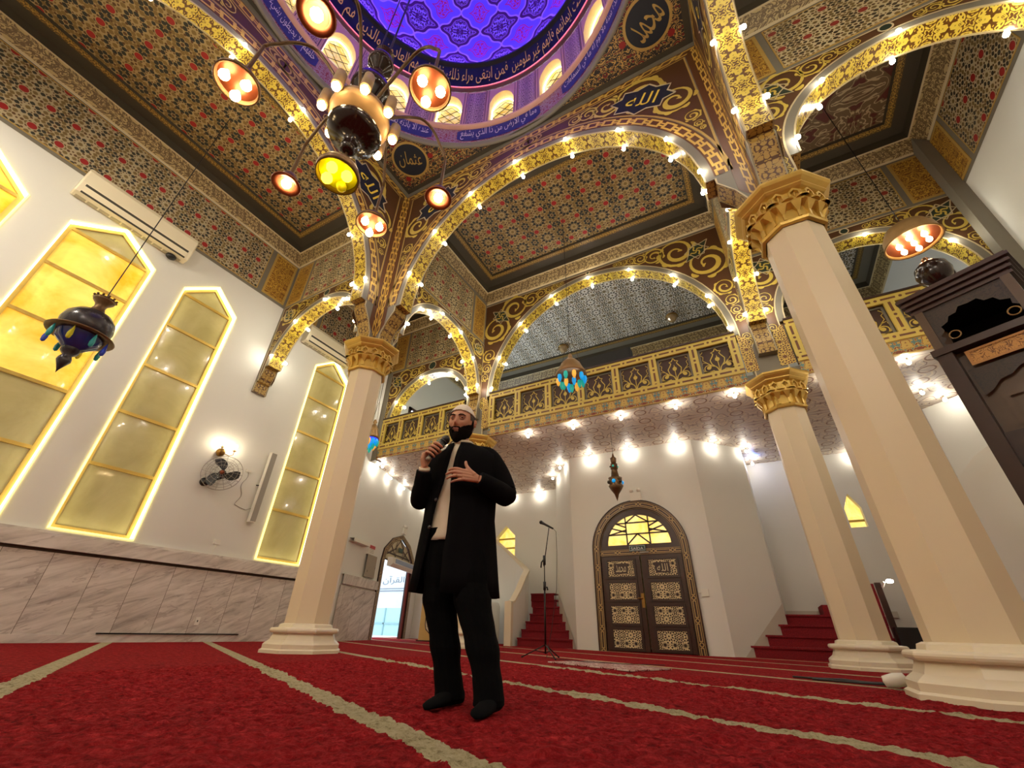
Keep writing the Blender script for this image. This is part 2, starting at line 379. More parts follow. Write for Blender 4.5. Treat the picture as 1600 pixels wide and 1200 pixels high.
# ------------------------------------------------------------------ mesh helpers
class MB:
    def __init__(s): s.v = []; s.f = []; s.u = []; s.m = []
    def face(s, pts, uvs=None, mat=0):
        i = len(s.v); s.v += [tuple(p) for p in pts]; s.f.append(tuple(range(i, i+len(pts))))
        s.u.append(uvs or [(0, 0)]*len(pts)); s.m.append(mat)
    def box(s, a, b, mat=0, M=None):
        x0, y0, z0 = a; x1, y1, z1 = b
        P = [Vector(p) for p in ((x0,y0,z0),(x1,y0,z0),(x1,y1,z0),(x0,y1,z0),(x0,y0,z1),(x1,y0,z1),(x1,y1,z1),(x0,y1,z1))]
        if M is not None: P = [M @ p for p in P]
        dx, dy, dz = x1-x0, y1-y0, z1-z0
        for q, w, h in (((0,1,5,4),dx,dz),((1,2,6,5),dy,dz),((2,3,7,6),dx,dz),((3,0,4,7),dy,dz),((4,5,6,7),dx,dy),((3,2,1,0),dx,dy)):
            s.face([P[i] for i in q], [(0,0),(w,0),(w,h),(0,h)], mat)
    def lathe(s, prof, n=24, c=(0,0,0), mat=0, phase=0.0, a0=0.0, a1=2*PI, flip=False, ang=1.0, M=None, sx=1, sy=1):
        """prof: (r,z) list bottom to top"""
        for i in range(n):
            t0 = a0+(a1-a0)*i/n+phase; t1 = a0+(a1-a0)*(i+1)/n+phase; L = 0
            for (r0, z0), (r1, z1) in zip(prof, prof[1:]):
                dl = math.hypot(r1-r0, z1-z0)
                q = [(c[0]+sx*r0*cos(t0), c[1]+sy*r0*sin(t0), c[2]+z0), (c[0]+sx*r0*cos(t1), c[1]+sy*r0*sin(t1), c[2]+z0),
                     (c[0]+sx*r1*cos(t1), c[1]+sy*r1*sin(t1), c[2]+z1), (c[0]+sx*r1*cos(t0), c[1]+sy*r1*sin(t0), c[2]+z1)]
                uv = [(t0*ang, L), (t1*ang, L), (t1*ang, L+dl), (t0*ang, L+dl)]
                if r0 < 1e-6: q.pop(0); uv.pop(0)
                elif r1 < 1e-6: q.pop(2); uv.pop(2)
                if M is not None: q = [M @ Vector(p) for p in q]
                if flip: q.reverse(); uv.reverse()
                s.face(q, uv, mat); L += dl
    def tube(s, pts, r, n=8, mat=0, caps=True):
        pts = [Vector(p) for p in pts]; rs = r if isinstance(r, (list, tuple)) else [r]*len(pts)
        rings = []; up = Vector((0, 0, 1))
        for i, p in enumerate(pts):
            d = (pts[min(i+1, len(pts)-1)]-pts[max(i-1, 0)]).normalized()
            a = d.cross(up)
            if a.length < 0.05: a = d.cross(Vector((1, 0, 0)))
            a.normalize(); b = d.cross(a).normalized()
            if i and a.dot(la) < 0: a = -a; b = -b
            la = a
            rings.append([p+rs[i]*(cos(2*PI*k/n)*a+sin(2*PI*k/n)*b) for k in range(n)])
        for A, B in zip(rings, rings[1:]):
            for k in range(n): s.face([A[k], A[(k+1) % n], B[(k+1) % n], B[k]], None, mat)
        if caps: s.face(rings[0][::-1], None, mat); s.face(rings[-1], None, mat)
    def ball(s, c, r, n=12, mat=0, sx=1, sy=1, sz=1):
        k = max(4, n//2); s.lathe([(abs(r*sin(PI*i/k)) if 0 < i < k else 0, -r*sz*cos(PI*i/k)) for i in range(k+1)], n, c, mat, sx=sx, sy=sy)
    def loft(s, rings, mat=0, caps=True, close=True):
        n = len(rings[0])
        for A, B in zip(rings, rings[1:]):
            for k in range(n if close else n-1): s.face([A[k], A[(k+1) % n], B[(k+1) % n], B[k]], None, mat)
        if caps: s.face(rings[0][::-1], None, mat); s.face(rings[-1], None, mat)
    def tess(s, F, poly, d, mat=0, holes=()):
        """flat polygon in frame F at offset d; poly of (s,z)"""
        loops = [[Vector((a, b, 0)) for a, b in poly]]+[[Vector((a, b, 0)) for a, b in h] for h in holes]
        flat = [p for l in loops for p in l]
        for t in tessellate_polygon(loops):
            q = [flat[i] for i in t]
            if (q[1]-q[0]).cross(q[2]-q[0]).z*F.sg < 0: q.reverse()
            s.face([F(p.x, p.y, d) for p in q], [(p.x, p.y) for p in q], mat)
    def band(s, F, A, B, d, mat=0, w=None, edge=True):
        """strip between polylines A (inner) and B in frame F; uv u across, v along"""
        L = 0
        for i in range(len(A)-1):
            a0, a1, b0, b1 = A[i], A[i+1], B[i], B[i+1]
            dl = (math.dist(a0, a1)+math.dist(b0, b1))/2; ww = w or math.dist(a0, b0)
            q = [F(*a0, d), F(*a1, d), F(*b1, d), F(*b0, d)]; uv = [(0, L), (0, L+dl), (ww, L+dl), (ww, L)]
            s.face(q, uv, mat); L += dl
            if edge and d > 0.0015:
                s.face([F(*a0, 0), F(*a1, 0), F(*a1, d), F(*a0, d)], None, mat); s.face([F(*b0, d), F(*b1, d), F(*b1, 0), F(*b0, 0)], None, mat)
    def ribbon(s, F, pts, ws, d, mat=0):
        A = []; B = []
        for i, p in enumerate(pts):
            q = pts[min(i+1, len(pts)-1)]; o = pts[max(i-1, 0)]
            tx, tz = q[0]-o[0], q[1]-o[1]; l = math.hypot(tx, tz) or 1; w = ws[i] if isinstance(ws, (list, tuple)) else ws
            A.append((p[0]-tz/l*w/2, p[1]+tx/l*w/2)); B.append((p[0]+tz/l*w/2, p[1]-tx/l*w/2))
        s.band(F, A, B, d, mat, edge=False)

class Frame:
    """s runs from P to Q, z up, d towards the front"""
    def __init__(s, P, Q, side=1):
        s.P = Vector((P[0], P[1], 0)); e = Vector((Q[0]-P[0], Q[1]-P[1], 0)); s.L = e.length; s.e = e/s.L
        s.n = Vector((s.e.y, -s.e.x, 0))*side; s.sg = side
    def __call__(s, a, z, d=0.0): return s.P+s.e*a+s.n*d+Vector((0, 0, z))

def mesh(name, mb, mats, smooth=False, merge=True):
    me = bpy.data.meshes.new(name); me.from_pydata(mb.v, [], mb.f)
    ul = me.uv_layers.new(name='UVMap'); k = 0; flat = []
    for u in mb.u:
        for a in u: flat += a
    ul.data.foreach_set('uv', flat)
    me.polygons.foreach_set('material_index', mb.m)
    for m in (mats if isinstance(mats, (list, tuple)) else [mats]): me.materials.append(MAT[m])
    if merge:
        bm = bmesh.new(); bm.from_mesh(me); bmesh.ops.remove_doubles(bm, verts=bm.verts, dist=0.00008)
        if smooth: bmesh.ops.recalc_face_normals(bm, faces=bm.faces)
        bm.to_mesh(me); bm.free()
    if smooth:
        me.polygons.foreach_set('use_smooth', [True]*len(me.polygons))
        if smooth != 'full': me.set_sharp_from_angle(angle=rad(40))
    return me
def obj(name, mb, mats, parent=None, smooth=False, merge=True):
    if parent is not None and any(mb.v):
        off = WORLD.get(parent.name, (0, 0, 0)); mb.v = [(x-off[0], y-off[1], z-off[2]) for x, y, z in mb.v]
    o = bpy.data.objects.new(name, mesh(name, mb, mats, smooth, merge)); COL.objects.link(o)
    if parent is not None: o.parent = parent; WORLD[o.name] = WORLD.get(parent.name, (0, 0, 0))
    return o
WORLD = {}
def thing(name, label, cat, loc=(0, 0, 0), group=None, local=False, rz=0.0):
    o = bpy.data.objects.new(name, None); COL.objects.link(o); o.location = loc; o.rotation_euler = (0, 0, rz)
    o.empty_display_size = 0.1; o['label'] = label; o['category'] = cat
    if group: o['group'] = group
    WORLD[o.name] = (0, 0, 0) if local else tuple(loc)
    return o
def tag(o, label, cat, group=None):
    o['label'] = label; o['category'] = cat
    if group: o['group'] = group
    return o
def struct(name, mb, mats, smooth=False):
    o = obj(name, mb, mats, None, smooth); o['kind'] = 'structure'; return o
def dup(root, loc, rot=None, label=None, group=None, scale=None):
    r = root.copy(); COL.objects.link(r); r.location = loc
    if rot is not None: r.rotation_euler = rot
    if scale: r.scale = (scale,)*3
    if label: r['label'] = label
    if group: r['group'] = group
    for ch in [c for c in ALLKIDS(root)]:
        c = ch.copy(); COL.objects.link(c); c.parent = r
        for g in ALLKIDS(ch):
            d = g.copy(); COL.objects.link(d); d.parent = c
    return r
def ALLKIDS(o): return [c for c in bpy.data.objects if c.parent == o]

# ------------------------------------------------------------------ Arabic lettering from the bundled font, joined by hand
AR = {'ا':(0xFE8D,0xFE8E),'أ':(0xFE83,0xFE84),'إ':(0xFE87,0xFE88),'آ':(0xFE81,0xFE82),'ب':(0xFE8F,4),'ت':(0xFE95,4),'ث':(0xFE99,4),'ج':(0xFE9D,4),'ح':(0xFEA1,4),'خ':(0xFEA5,4),
 'د':(0xFEA9,0xFEAA),'ذ':(0xFEAB,0xFEAC),'ر':(0xFEAD,0xFEAE),'ز':(0xFEAF,0xFEB0),'س':(0xFEB1,4),'ش':(0xFEB5,4),'ص':(0xFEB9,4),'ض':(0xFEBD,4),'ط':(0xFEC1,4),'ظ':(0xFEC5,4),
 'ع':(0xFEC9,4),'غ':(0xFECD,4),'ف':(0xFED1,4),'ق':(0xFED5,4),'ك':(0xFED9,4),'ل':(0xFEDD,4),'م':(0xFEE1,4),'ن':(0xFEE5,4),'ه':(0xFEE9,4),'و':(0xFEED,0xFEEE),'ي':(0xFEF1,4),
 'ى':(0xFEEF,0xFEF0),'ة':(0xFE93,0xFE94),'ء':(0xFE80,),'ئ':(0xFE89,4),'ؤ':(0xFE85,0xFE86)}
def shape_ar(s):
    out = []; n = len(s); i = 0
    def joins_next(c): return c in AR and len(AR[c]) == 2 and AR[c][1] == 4
    while i < n:
        c = s[i]
        if c not in AR: out.append(c); i += 1; continue
        prev = i > 0 and joins_next(s[i-1])
        if c == 'ل' and i+1 < n and s[i+1] in 'اأإآ':
            b = {'آ': 0xFEF5, 'أ': 0xFEF7, 'إ': 0xFEF9, 'ا': 0xFEFB}[s[i+1]]; out.append(chr(b+(1 if prev else 0))); i += 2; continue
        nxt = i+1 < n and s[i+1] in AR and len(AR[s[i+1]]) > 1
        a = AR[c]
        if len(a) == 1: out.append(chr(a[0]))
        elif a[1] == 4:
            k = (3 if nxt else 1) if prev else (2 if nxt else 0); out.append(chr(a[0]+k))
        else: out.append(chr(a[1] if prev else a[0]))
        i += 1
    return ''.join(reversed(out))
def text_tris(s, res=2, extrude=0.0):
    """flat text as (verts, faces) with unit size"""
    c = bpy.data.curves.new('lettering', 'FONT'); c.body = s; c.resolution_u = res
    o = bpy.data.objects.new('lettering', c); COL.objects.link(o); bpy.context.view_layer.update()
    dg = bpy.context.evaluated_depsgraph_get(); me = o.evaluated_get(dg).to_mesh()
    V = [(v.co.x, v.co.y) for v in me.vertices]; Fc = [tuple(p.vertices) for p in me.polygons]
    o.evaluated_get(dg).to_mesh_clear(); bpy.data.objects.remove(o); bpy.data.curves.remove(c)
    return V, Fc
def text_on(mb, s, fn, width=None, height=None, mat=0, res=2):
    """fn maps (x,y) with x in [0,width], y in [0,height] to a 3d point"""
    V, Fc = text_tris(s, res)
    xs = [p[0] for p in V]; ys = [p[1] for p in V]; x0, x1, y0, y1 = min(xs), max(xs), min(ys), max(ys)
    k = None
    sx = width/(x1-x0) if width else height/(y1-y0); sy = height/(y1-y0) if height else sx
    for f in Fc: mb.face([fn((V[i][0]-x0)*sx, (V[i][1]-y0)*sy) for i in f], None, mat)
    return (x1-x0)*sx

# ------------------------------------------------------------------ arches
X1, X2, Y1, Y2 = -5.866, 1.256, 4.645, 8.40
C1, C2, C3, C4 = (X1, Y1), (X2, Y1), (1.06, Y2), (-5.77, Y2)
T = 0.32; XW = -9.55; XR = 4.90; Y0 = -2.44
CEIL = 9.52; DCEIL = 9.80

def arc_profile(c, R, zc, d, zb, pl, pr, L, n=28, step=0.13, lobes=True):
    """opening outline at outward offset d, from the left pier foot to the right"""
    pts = []
    if lobes and pl is not None:
        pts += [(pl-d, zb), (pl-d, zb+0.25), (pl-d*0.6+ (c-R-step-pl)*0.35, zc-0.42), (c-R-step-d, zc-0.16), (c-R-step-d, zc-0.05), (c-R-d, zc-0.05)]
    for i in range(n+1):
        a = PI-PI*i/n; pts.append((c+(R+d)*cos(a), zc+(R+d)*sin(a)))
    if lobes and pr is not None:
        pts += [(c+R+d, zc-0.05), (c+R+step+d, zc-0.05), (c+R+step+d, zc-0.16), (pr+d*0.6-(pr-(c+R+step))*0.35, zc-0.42), (pr+d, zb+0.25), (pr+d, zb)]
    return pts

def scrolls(mb, F, c, R, zc, S, H, d, mat=0, t0=8, t1=84, side=1, tail=0.6, k=1.0):
    """running vine filling the corner between an arch (centre c, radius R) and its rectangular frame"""
    def P(r, th): return (c+side*r*sin(th), zc+r*cos(th))
    cs = []; th = rad(t0)
    def rb(th): return min(H/max(cos(th), 1e-3), S/max(sin(th), 1e-3))
    while th < rad(t1):
        hw = (rb(th)-R)/2
        if hw < 0.05: th += rad(2); continue
        hw = min(hw, 0.62); rm = (R+rb(th))/2 if hw < 0.6 else R+0.62
        cs.append((P(rm, th), hw*0.86)); th += 1.75*hw/rm
    zt = zc
    while tail > 0.12:
        hw = (S-R)/2*0.8
        if hw < 0.04: break
        zt -= 1.8*hw; tail -= 1.8*hw; cs.append(((c+side*(R+S)/2, zt), hw))
    for i, ((x, z), r) in enumerate(cs):
        nx = cs[i+1][0] if i+1 < len(cs) else (2*x-cs[i-1][0][0], 2*z-cs[i-1][0][1])
        a = math.atan2(nx[1]-z, nx[0]-x); sg = 1 if i % 2 else -1
        pts = []; ws = []
        for j in range(30):
            q = j/29; an = a+PI+sg*q*2.7*PI; rr = r*(1-0.80*q**0.85)
            pts.append((x+rr*cos(an), z+rr*sin(an))); ws.append(max(0.012, k*r*(0.10+0.16*sin(PI*min(1, q*1.15))**2)+(0.16*r if q > 0.95 else 0)))
        mb.ribbon(F, pts, ws, d, mat)
        pts = [(x+r*0.98*cos(a+PI-sg*q/10*PI), z+r*0.98*sin(a+PI-sg*q/10*PI)) for q in range(11)]
        mb.ribbon(F, pts, [max(0.012, k*r*0.15)*(0.5+sin(PI*q/10)*0.7) for q in range(11)], d, mat)
        for lf in (0.5, 1.3, 2.2, 3.1, 4.0):       # leaves springing off the vine
            an = a+PI-sg*lf; bx, bz = x+r*0.95*cos(an), z+r*0.95*sin(an)
            pts = [(bx+r*0.42*q/6*cos(an-sg*0.7-sg*q*0.16), bz+r*0.42*q/6*sin(an-sg*0.7-sg*q*0.16)) for q in range(7)]
            mb.ribbon(F, pts, [r*0.22*sin(PI*(q+0.6)/7.2)+0.004 for q in range(7)], d*1.03, mat)

def star(F, cx, cz, rx, rz, ang, n=8, inner=0.68):
    pts = []
    for i in range(2*n):
        r = 1 if i % 2 == 0 else inner; a = PI*i/n; x = r*rx*cos(a); z = r*rz*sin(a)
        pts.append((cx+x*cos(ang)-z*sin(ang), cz+x*sin(ang)+z*cos(ang)))
    return pts

def arch(name, label, P, Q, side, c, R, zc, zb, pl, pr, ztop, style, both=True, frieze=None, tag_mat='soffit_gold', s_lo=0.0, s_hi=None, wall_feet=(True, True)):
    """one arched wall: faces, soffit, painted spandrels and the frieze over them"""
    Fc = Frame(P, Q, side); L = Fc.L; s_hi = L if s_hi is None else s_hi
    mid = Fc(L/2, 0); A = thing(name, label, 'arch', (mid.x, mid.y, zc))
    prof = arc_profile(c, R, zc, 0, zb, pl, pr, L)
    if not wall_feet[0]: pass
    zl = zr = zb
    b = MB()
    for sd, dd in ((1, T/2), (-1, -T/2)):
        poly = [(s_lo, zb)]+prof+[(s_hi, zb), (s_hi, ztop), (s_lo, ztop)]
        G = Frame(P, Q, side)
        b.tess(G, poly, dd)
    b.face([Fc(s_lo, zb, -T/2), Fc(prof[0][0], zb, -T/2), Fc(prof[0][0], zb, T/2), Fc(s_lo, zb, T/2)]); b.face([Fc(prof[-1][0], zb, -T/2), Fc(s_hi, zb, -T/2), Fc(s_hi, zb, T/2), Fc(prof[-1][0], zb, T/2)])
    obj('arch_wall', b, 'grey_band', A, merge=False)
    b = MB(); lo_ = [MB(), MB()]; Ls = 0
    for i in range(len(prof)-1):
        a0, a1 = prof[i], prof[i+1]; dl = math.dist(a0, a1)
        (b if 5 <= i < len(prof)-6 else lo_[0 if i < 5 else 1]).face([Fc(*a0, -T/2), Fc(*a1, -T/2), Fc(*a1, T/2), Fc(*a0, T/2)], [(0, Ls), (0, Ls+dl), (T, Ls+dl), (T, Ls)], 0); Ls += dl
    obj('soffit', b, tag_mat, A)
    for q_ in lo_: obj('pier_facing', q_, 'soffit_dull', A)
    b = MB()                                                      # thin pale beads along both soffit edges
    for dd in (T/2, -T/2-0.012):
        pa = arc_profile(c, R, zc, -0.012, zb, pl, pr, L); pb = arc_profile(c, R, zc, 0.012, zb, pl, pr, L)
        for i in range(len(pa)-1): b.face([Fc(*pa[i], dd+0.006), Fc(*pa[i+1], dd+0.006), Fc(*pb[i+1], dd+0.006), Fc(*pb[i], dd+0.006)])
    obj('edge_bead', b, 'cream_line', A)
    for sd in ((1, -1) if both else (1,)):
        G = Frame(P, Q, side*sd); G.P = Fc.P + G.n*(T/2)
        if style == 'dome' and sd == 1: deco_dome(A, G, c, R, zc, pl, pr, ztop, L)
        else: deco_spandrel(A, G, c, R, zc, pl, pr, frieze, L, s_lo, s_hi)
    return A

def rect_band(mb, F, x0, z0, x1, z1, w, d, mat=0):
    A = [(x0, z0), (x1, z0), (x1, z1), (x0, z1), (x0, z0)]; B = [(x0+w, z0+w), (x1-w, z0+w), (x1-w, z1-w), (x0+w, z1-w), (x0+w, z0+w)]
    mb.band(F, A, B, d, mat, w=w)

def spandrel_poly(c, R, zc, S, H, side, zlow):
    """outline of one corner: along the arch then round the frame"""
    pts = []
    for i in range(19):
        th = rad(90*i/18); pts.append((c+side*R*sin(th), zc+R*cos(th)))
    pts = [p for p in pts if p[1] < zc+H-0.002]
    if R < H: pts = [(c, zc+R)]+pts[1:] if pts else pts
    x0 = c if R < H else c+side*math.sqrt(max(0, R*R-H*H))
    pts = [(x0, zc+H)]+pts
    pts += [(c+side*R, zlow+0.15), (c+side*(R+S)/2, zlow), (c+side*S, zlow+0.2), (c+side*S, zc+H)]
    return pts

def deco_spandrel(A, G, c, R, zc, pl, pr, fr, L, s_lo, s_hi):
    zt, zf = fr if fr else (zc+R+0.25, None)
    H = zt-0.03-zc; b = MB(); l = MB(); o = MB()
    for sd, S in ((1, s_hi-0.10-c), (-1, c-0.10-s_lo)):
        Rr = R+0.13
        if S < Rr+0.05: S = Rr+0.05
        pl_ = spandrel_poly(c, Rr, zc, S, H, sd, zc-0.45)
        b.tess(G, pl_ if sd*G.sg > 0 else pl_, 0.004)
        l.ribbon(G, pl_+[pl_[0]], 0.024, 0.007)
        scrolls(o, G, c, Rr+0.02, zc, S-0.03, H-0.03, 0.009, side=sd, tail=0.35, t0=14 if R < H-0.3 else 12)
        dg = math.hypot(S, H); rc = (Rr+dg)/2*0.985; hw_ = min(0.34, (dg-Rr)/2*0.62); th_ = math.atan2(S, H)
        if hw_ > 0.1:      # interlaced cartouche in the widest corner
            cx, cz = c+sd*rc*sin(th_), zc+rc*cos(th_); an = PI/2-th_ if sd > 0 else PI/2+th_
            st = star(G, cx, cz, hw_*1.15, hw_*0.62, an, 4, 0.62)
            g_ = MB(); g_.tess(G, st, 0.012); ca_ = obj('cartouche', g_, 'green_dark', A, merge=False)
            g_ = MB(); g_.ribbon(G, st+[st[0]], 0.022, 0.016); st2 = star(G, cx, cz, hw_*0.80, hw_*0.80, an+PI/4, 4, 0.62); g_.ribbon(G, st2+[st2[0]], 0.022, 0.018); obj('cartouche_outline', g_, 'cream_line', ca_)
            g_ = MB()
            for q2 in range(4):
                ax_ = an+PI/2*q2; g_.ribbon(G, [(cx+hw_*0.5*u_*cos(ax_+0.5*sin(u_*6)), cz+hw_*0.5*u_*sin(ax_+0.5*sin(u_*6))) for u_ in [k_/8 for k_ in range(9)]], [0.03*sin(PI*(k_+1)/10)+0.004 for k_ in range(9)], 0.018)
            obj('leaf_motif', g_, 'gold_paint', ca_)
    obj('spandrel_panel', b, 'brown_paint', A, merge=False); obj('spandrel_outline', l, 'cream_line', A, merge=False)
    obj('scroll_ornament', o, 'gold_paint', A, merge=False)
    k = MB(); q = MB()
    if R < H:                                                     # round boss at the crown
        zz = zc+(R+0.13+H)/2; rr = max(0.05, (H-R-0.13)/2*0.9)
        k.tess(G, [(c+rr*cos(a*PI/8), zz+rr*sin(a*PI/8)) for a in range(16)], 0.014)
        q.ribbon(G, [(c+rr*cos(a*PI/8), zz+rr*sin(a*PI/8)) for a in range(17)], 0.022, 0.016)
        obj('crown_boss', k, 'green_dark', A); obj('crown_ring', q, 'cream_line', A)
    if zf:
        W = min(0.62, (s_hi-s_lo)*0.16)
        b = MB(); g = MB(); l = MB()
        for x0, x1, t_ in ((s_lo+0.06, s_lo+0.06+W, 0), (s_hi-0.06-W, s_hi-0.06, 0), (s_lo+0.06+W+0.1, s_hi-0.06-W-0.1, 1)):
            z0, z1 = zt+0.05, zf-0.03
            b = MB(); (g if t_ else b).tess(G, [(x0, z0), (x1, z0), (x1, z1), (x0, z1)], 0.004)
            if not t_: obj('frieze_end_panel', b, 'panel_gold', A, merge=False)
            rect_band(l, G, x0, z0, x1, z1, 0.022 if t_ else 0.05, 0.008)
        obj('frieze_lattice_panel', g, 'girih_small' if s_hi-s_lo < 4 else 'girih_cream', A, merge=False)
        obj('frieze_frame', l, 'gold_dull', A, merge=False)

def deco_dome(A, G, c, R, zc, pl, pr, zt, L):
    R1 = R+0.13; R2 = R1+0.20
    arc = lambda r: [(c+r*cos(PI-PI*i/40), zc+r*sin(PI-PI*i/40)) for i in range(41)]
    S = min(L-0.16-c, c-0.16); H = zt-0.16-zc
    ch = MB(); pale = MB(); b = MB(); o = MB()
    # chains: arch ring, top border and the two uprights
    ch.band(G, arc(R1), arc(R2), 0.005)
    R3 = R2+0.03
    for sd in (1, -1):
        xs = c+sd*(S-0.0); x2 = c+sd*(S-0.20)
        ch.band(G, [(xs, zc-0.75), (xs, zt-0.16)], [(x2, zc-0.45), (x2, zt-0.36)], 0.005)
        ch.band(G, [(c, zt-0.16), (xs, zt-0.16)], [(c, zt-0.36), (x2, zt-0.36)], 0.005)
        Sx = S-0.23; Hx = zt-0.39-zc
        pl_ = spandrel_poly(c, R3, zc, Sx, Hx, sd, zc+0.1) if R3 < Hx else spandrel_poly(c, R3, zc, Sx, Hx, sd, zc+0.1)
        b.tess(G, pl_, 0.004); pale.ribbon(G, pl_+[pl_[0]], 0.035, 0.008)
        scrolls(o, G, c, R3+0.03, zc, Sx-0.05, Hx-0.04, 0.010, side=sd, tail=0, t0=18, t1=74, k=1.15)
        # eight pointed star with the sacred name
        cx, cz = c+sd*(Sx*0.735), zc+Hx*0.81; an = sd*rad(-28)
        st = star(G, cx, cz, 0.62, 0.40, an, 8, 0.76)
        m = MB(); m.tess(G, st, 0.014); so = obj('star_medallion', m, 'navy', A, merge=False)
        m = MB(); m.ribbon(G, st+[st[0]], 0.035, 0.017); obj('medallion_outline', m, 'cream_line', so)
        m = MB(); flip = -G.sg
        def put(x, y):
            x = (x-0.29)*flip*-1; y -= 0.17
            return G(cx+x*cos(an)-y*sin(an), cz+x*sin(an)+y*cos(an), 0.019)
        text_on(m, shape_ar('الله'), put, width=0.58, height=0.34); obj('lettering', m, 'gold_script', so, merge=False)
    obj('chain_border', ch, 'chain_brown', A); obj('spandrel_panel', b, 'brown_paint', A, merge=False)
    obj('spandrel_outline', pale, 'gold_dull', A, merge=False); obj('scroll_ornament', o, 'gold_paint', A, merge=False)
    k = MB()
    for r in (0.10, 0.17, 0.25):
        zz = (zc+R2+zt-0.36)/2; k.ribbon(G, [(c+r*1.25*cos(a*PI/12), zz+min(r, (zt-0.40-zc-R2)/2)*sin(a*PI/12)) for a in range(25)], 0.03, 0.012)
    obj('crown_rings', k, 'gold_dull', A)
# ------------------------------------------------------------------ shell
# carpet: coarse far away, a fine uneven pile surface near the camera
b = MB()
fx0, fx1, fy0, fy1 = -4.6, 1.4, 0.5, 5.3
for x0, x1, y0, y1 in ((-12.5, fx0, -4.5, 14), (fx1, 7.5, -4.5, 14), (fx0, fx1, -4.5, fy0), (fx0, fx1, fy1, 14)): b.face([(x0, y0, 0), (x1, y0, 0), (x1, y1, 0), (x0, y1, 0)])
fl_ = struct('floor', b, 'carpet_red')
nx_, ny_ = 400, 340; rng = np.random.default_rng(3)
def smooth(a, k):
    for _ in range(k): a = (a+np.roll(a, 1, 0)+np.roll(a, -1, 0)+np.roll(a, 1, 1)+np.roll(a, -1, 1))/5
    return a/a.std()
hgt = 0.0030*smooth(rng.standard_normal((ny_+1, nx_+1)), 1)+0.0032*smooth(rng.standard_normal((ny_+1, nx_+1)), 6)+0.003*smooth(rng.standard_normal((ny_+1, nx_+1)), 60)
gx, gy = np.meshgrid(np.linspace(0, 1, nx_+1), np.linspace(0, 1, ny_+1)); edge_ = np.clip(np.minimum(np.minimum(gx, 1-gx), np.minimum(gy, 1-gy))*25, 0, 1)
hgt = (hgt-0.002)*edge_
vv = np.stack([fx0+(fx1-fx0)*gx, fy0+(fy1-fy0)*gy, hgt], -1).reshape(-1, 3)
ii = (np.arange(ny_)[:, None]*(nx_+1)+np.arange(nx_)[None, :]).reshape(-1); ff = np.stack([ii, ii+1, ii+nx_+2, ii+nx_+1], -1)
me = bpy.data.meshes.new('carpet_pile'); me.from_pydata(vv.tolist(), [], ff.tolist()); me.materials.append(MAT['carpet_red']); me.polygons.foreach_set('use_smooth', [True]*len(me.polygons))
o = bpy.data.objects.new('floor_pile', me); COL.objects.link(o); o['kind'] = 'structure'

# left wall with four window openings; windows are (centre y, half width)
WIN = [(-0.66, 0.57), (1.17, 0.665), (2.99, 0.555), (6.43, 0.585)]
ZB, ZS, ZA = 1.54, 6.52, 7.00
def win_poly(yc, hw, g=0.0): return [(yc-hw-g, ZB-g), (yc+hw+g, ZB-g), (yc+hw+g, ZS+g*0.6), (yc, ZA+g*1.1), (yc-hw-g, ZS+g*0.6)]
FL = Frame((XW, -4.5), (XW, 8.05), 1)      # s = y+4.5, front faces +x
YS = lambda y: y+4.5
b = MB(); holes = [[(YS(p[0]), p[1]) for p in win_poly(y, h)] for y, h in WIN]
b.tess(FL, [(0, 0), (12.55, 0), (12.55, CEIL), (0, CEIL)], 0, holes=holes)
for h_ in holes:
    for i in range(5):
        p, q = h_[i], h_[(i+1) % 5]; b.face([FL(*p, 0), FL(*q, 0), FL(*q, -0.16), FL(*p, -0.16)])
struct('wall_left', b, 'wall_white')
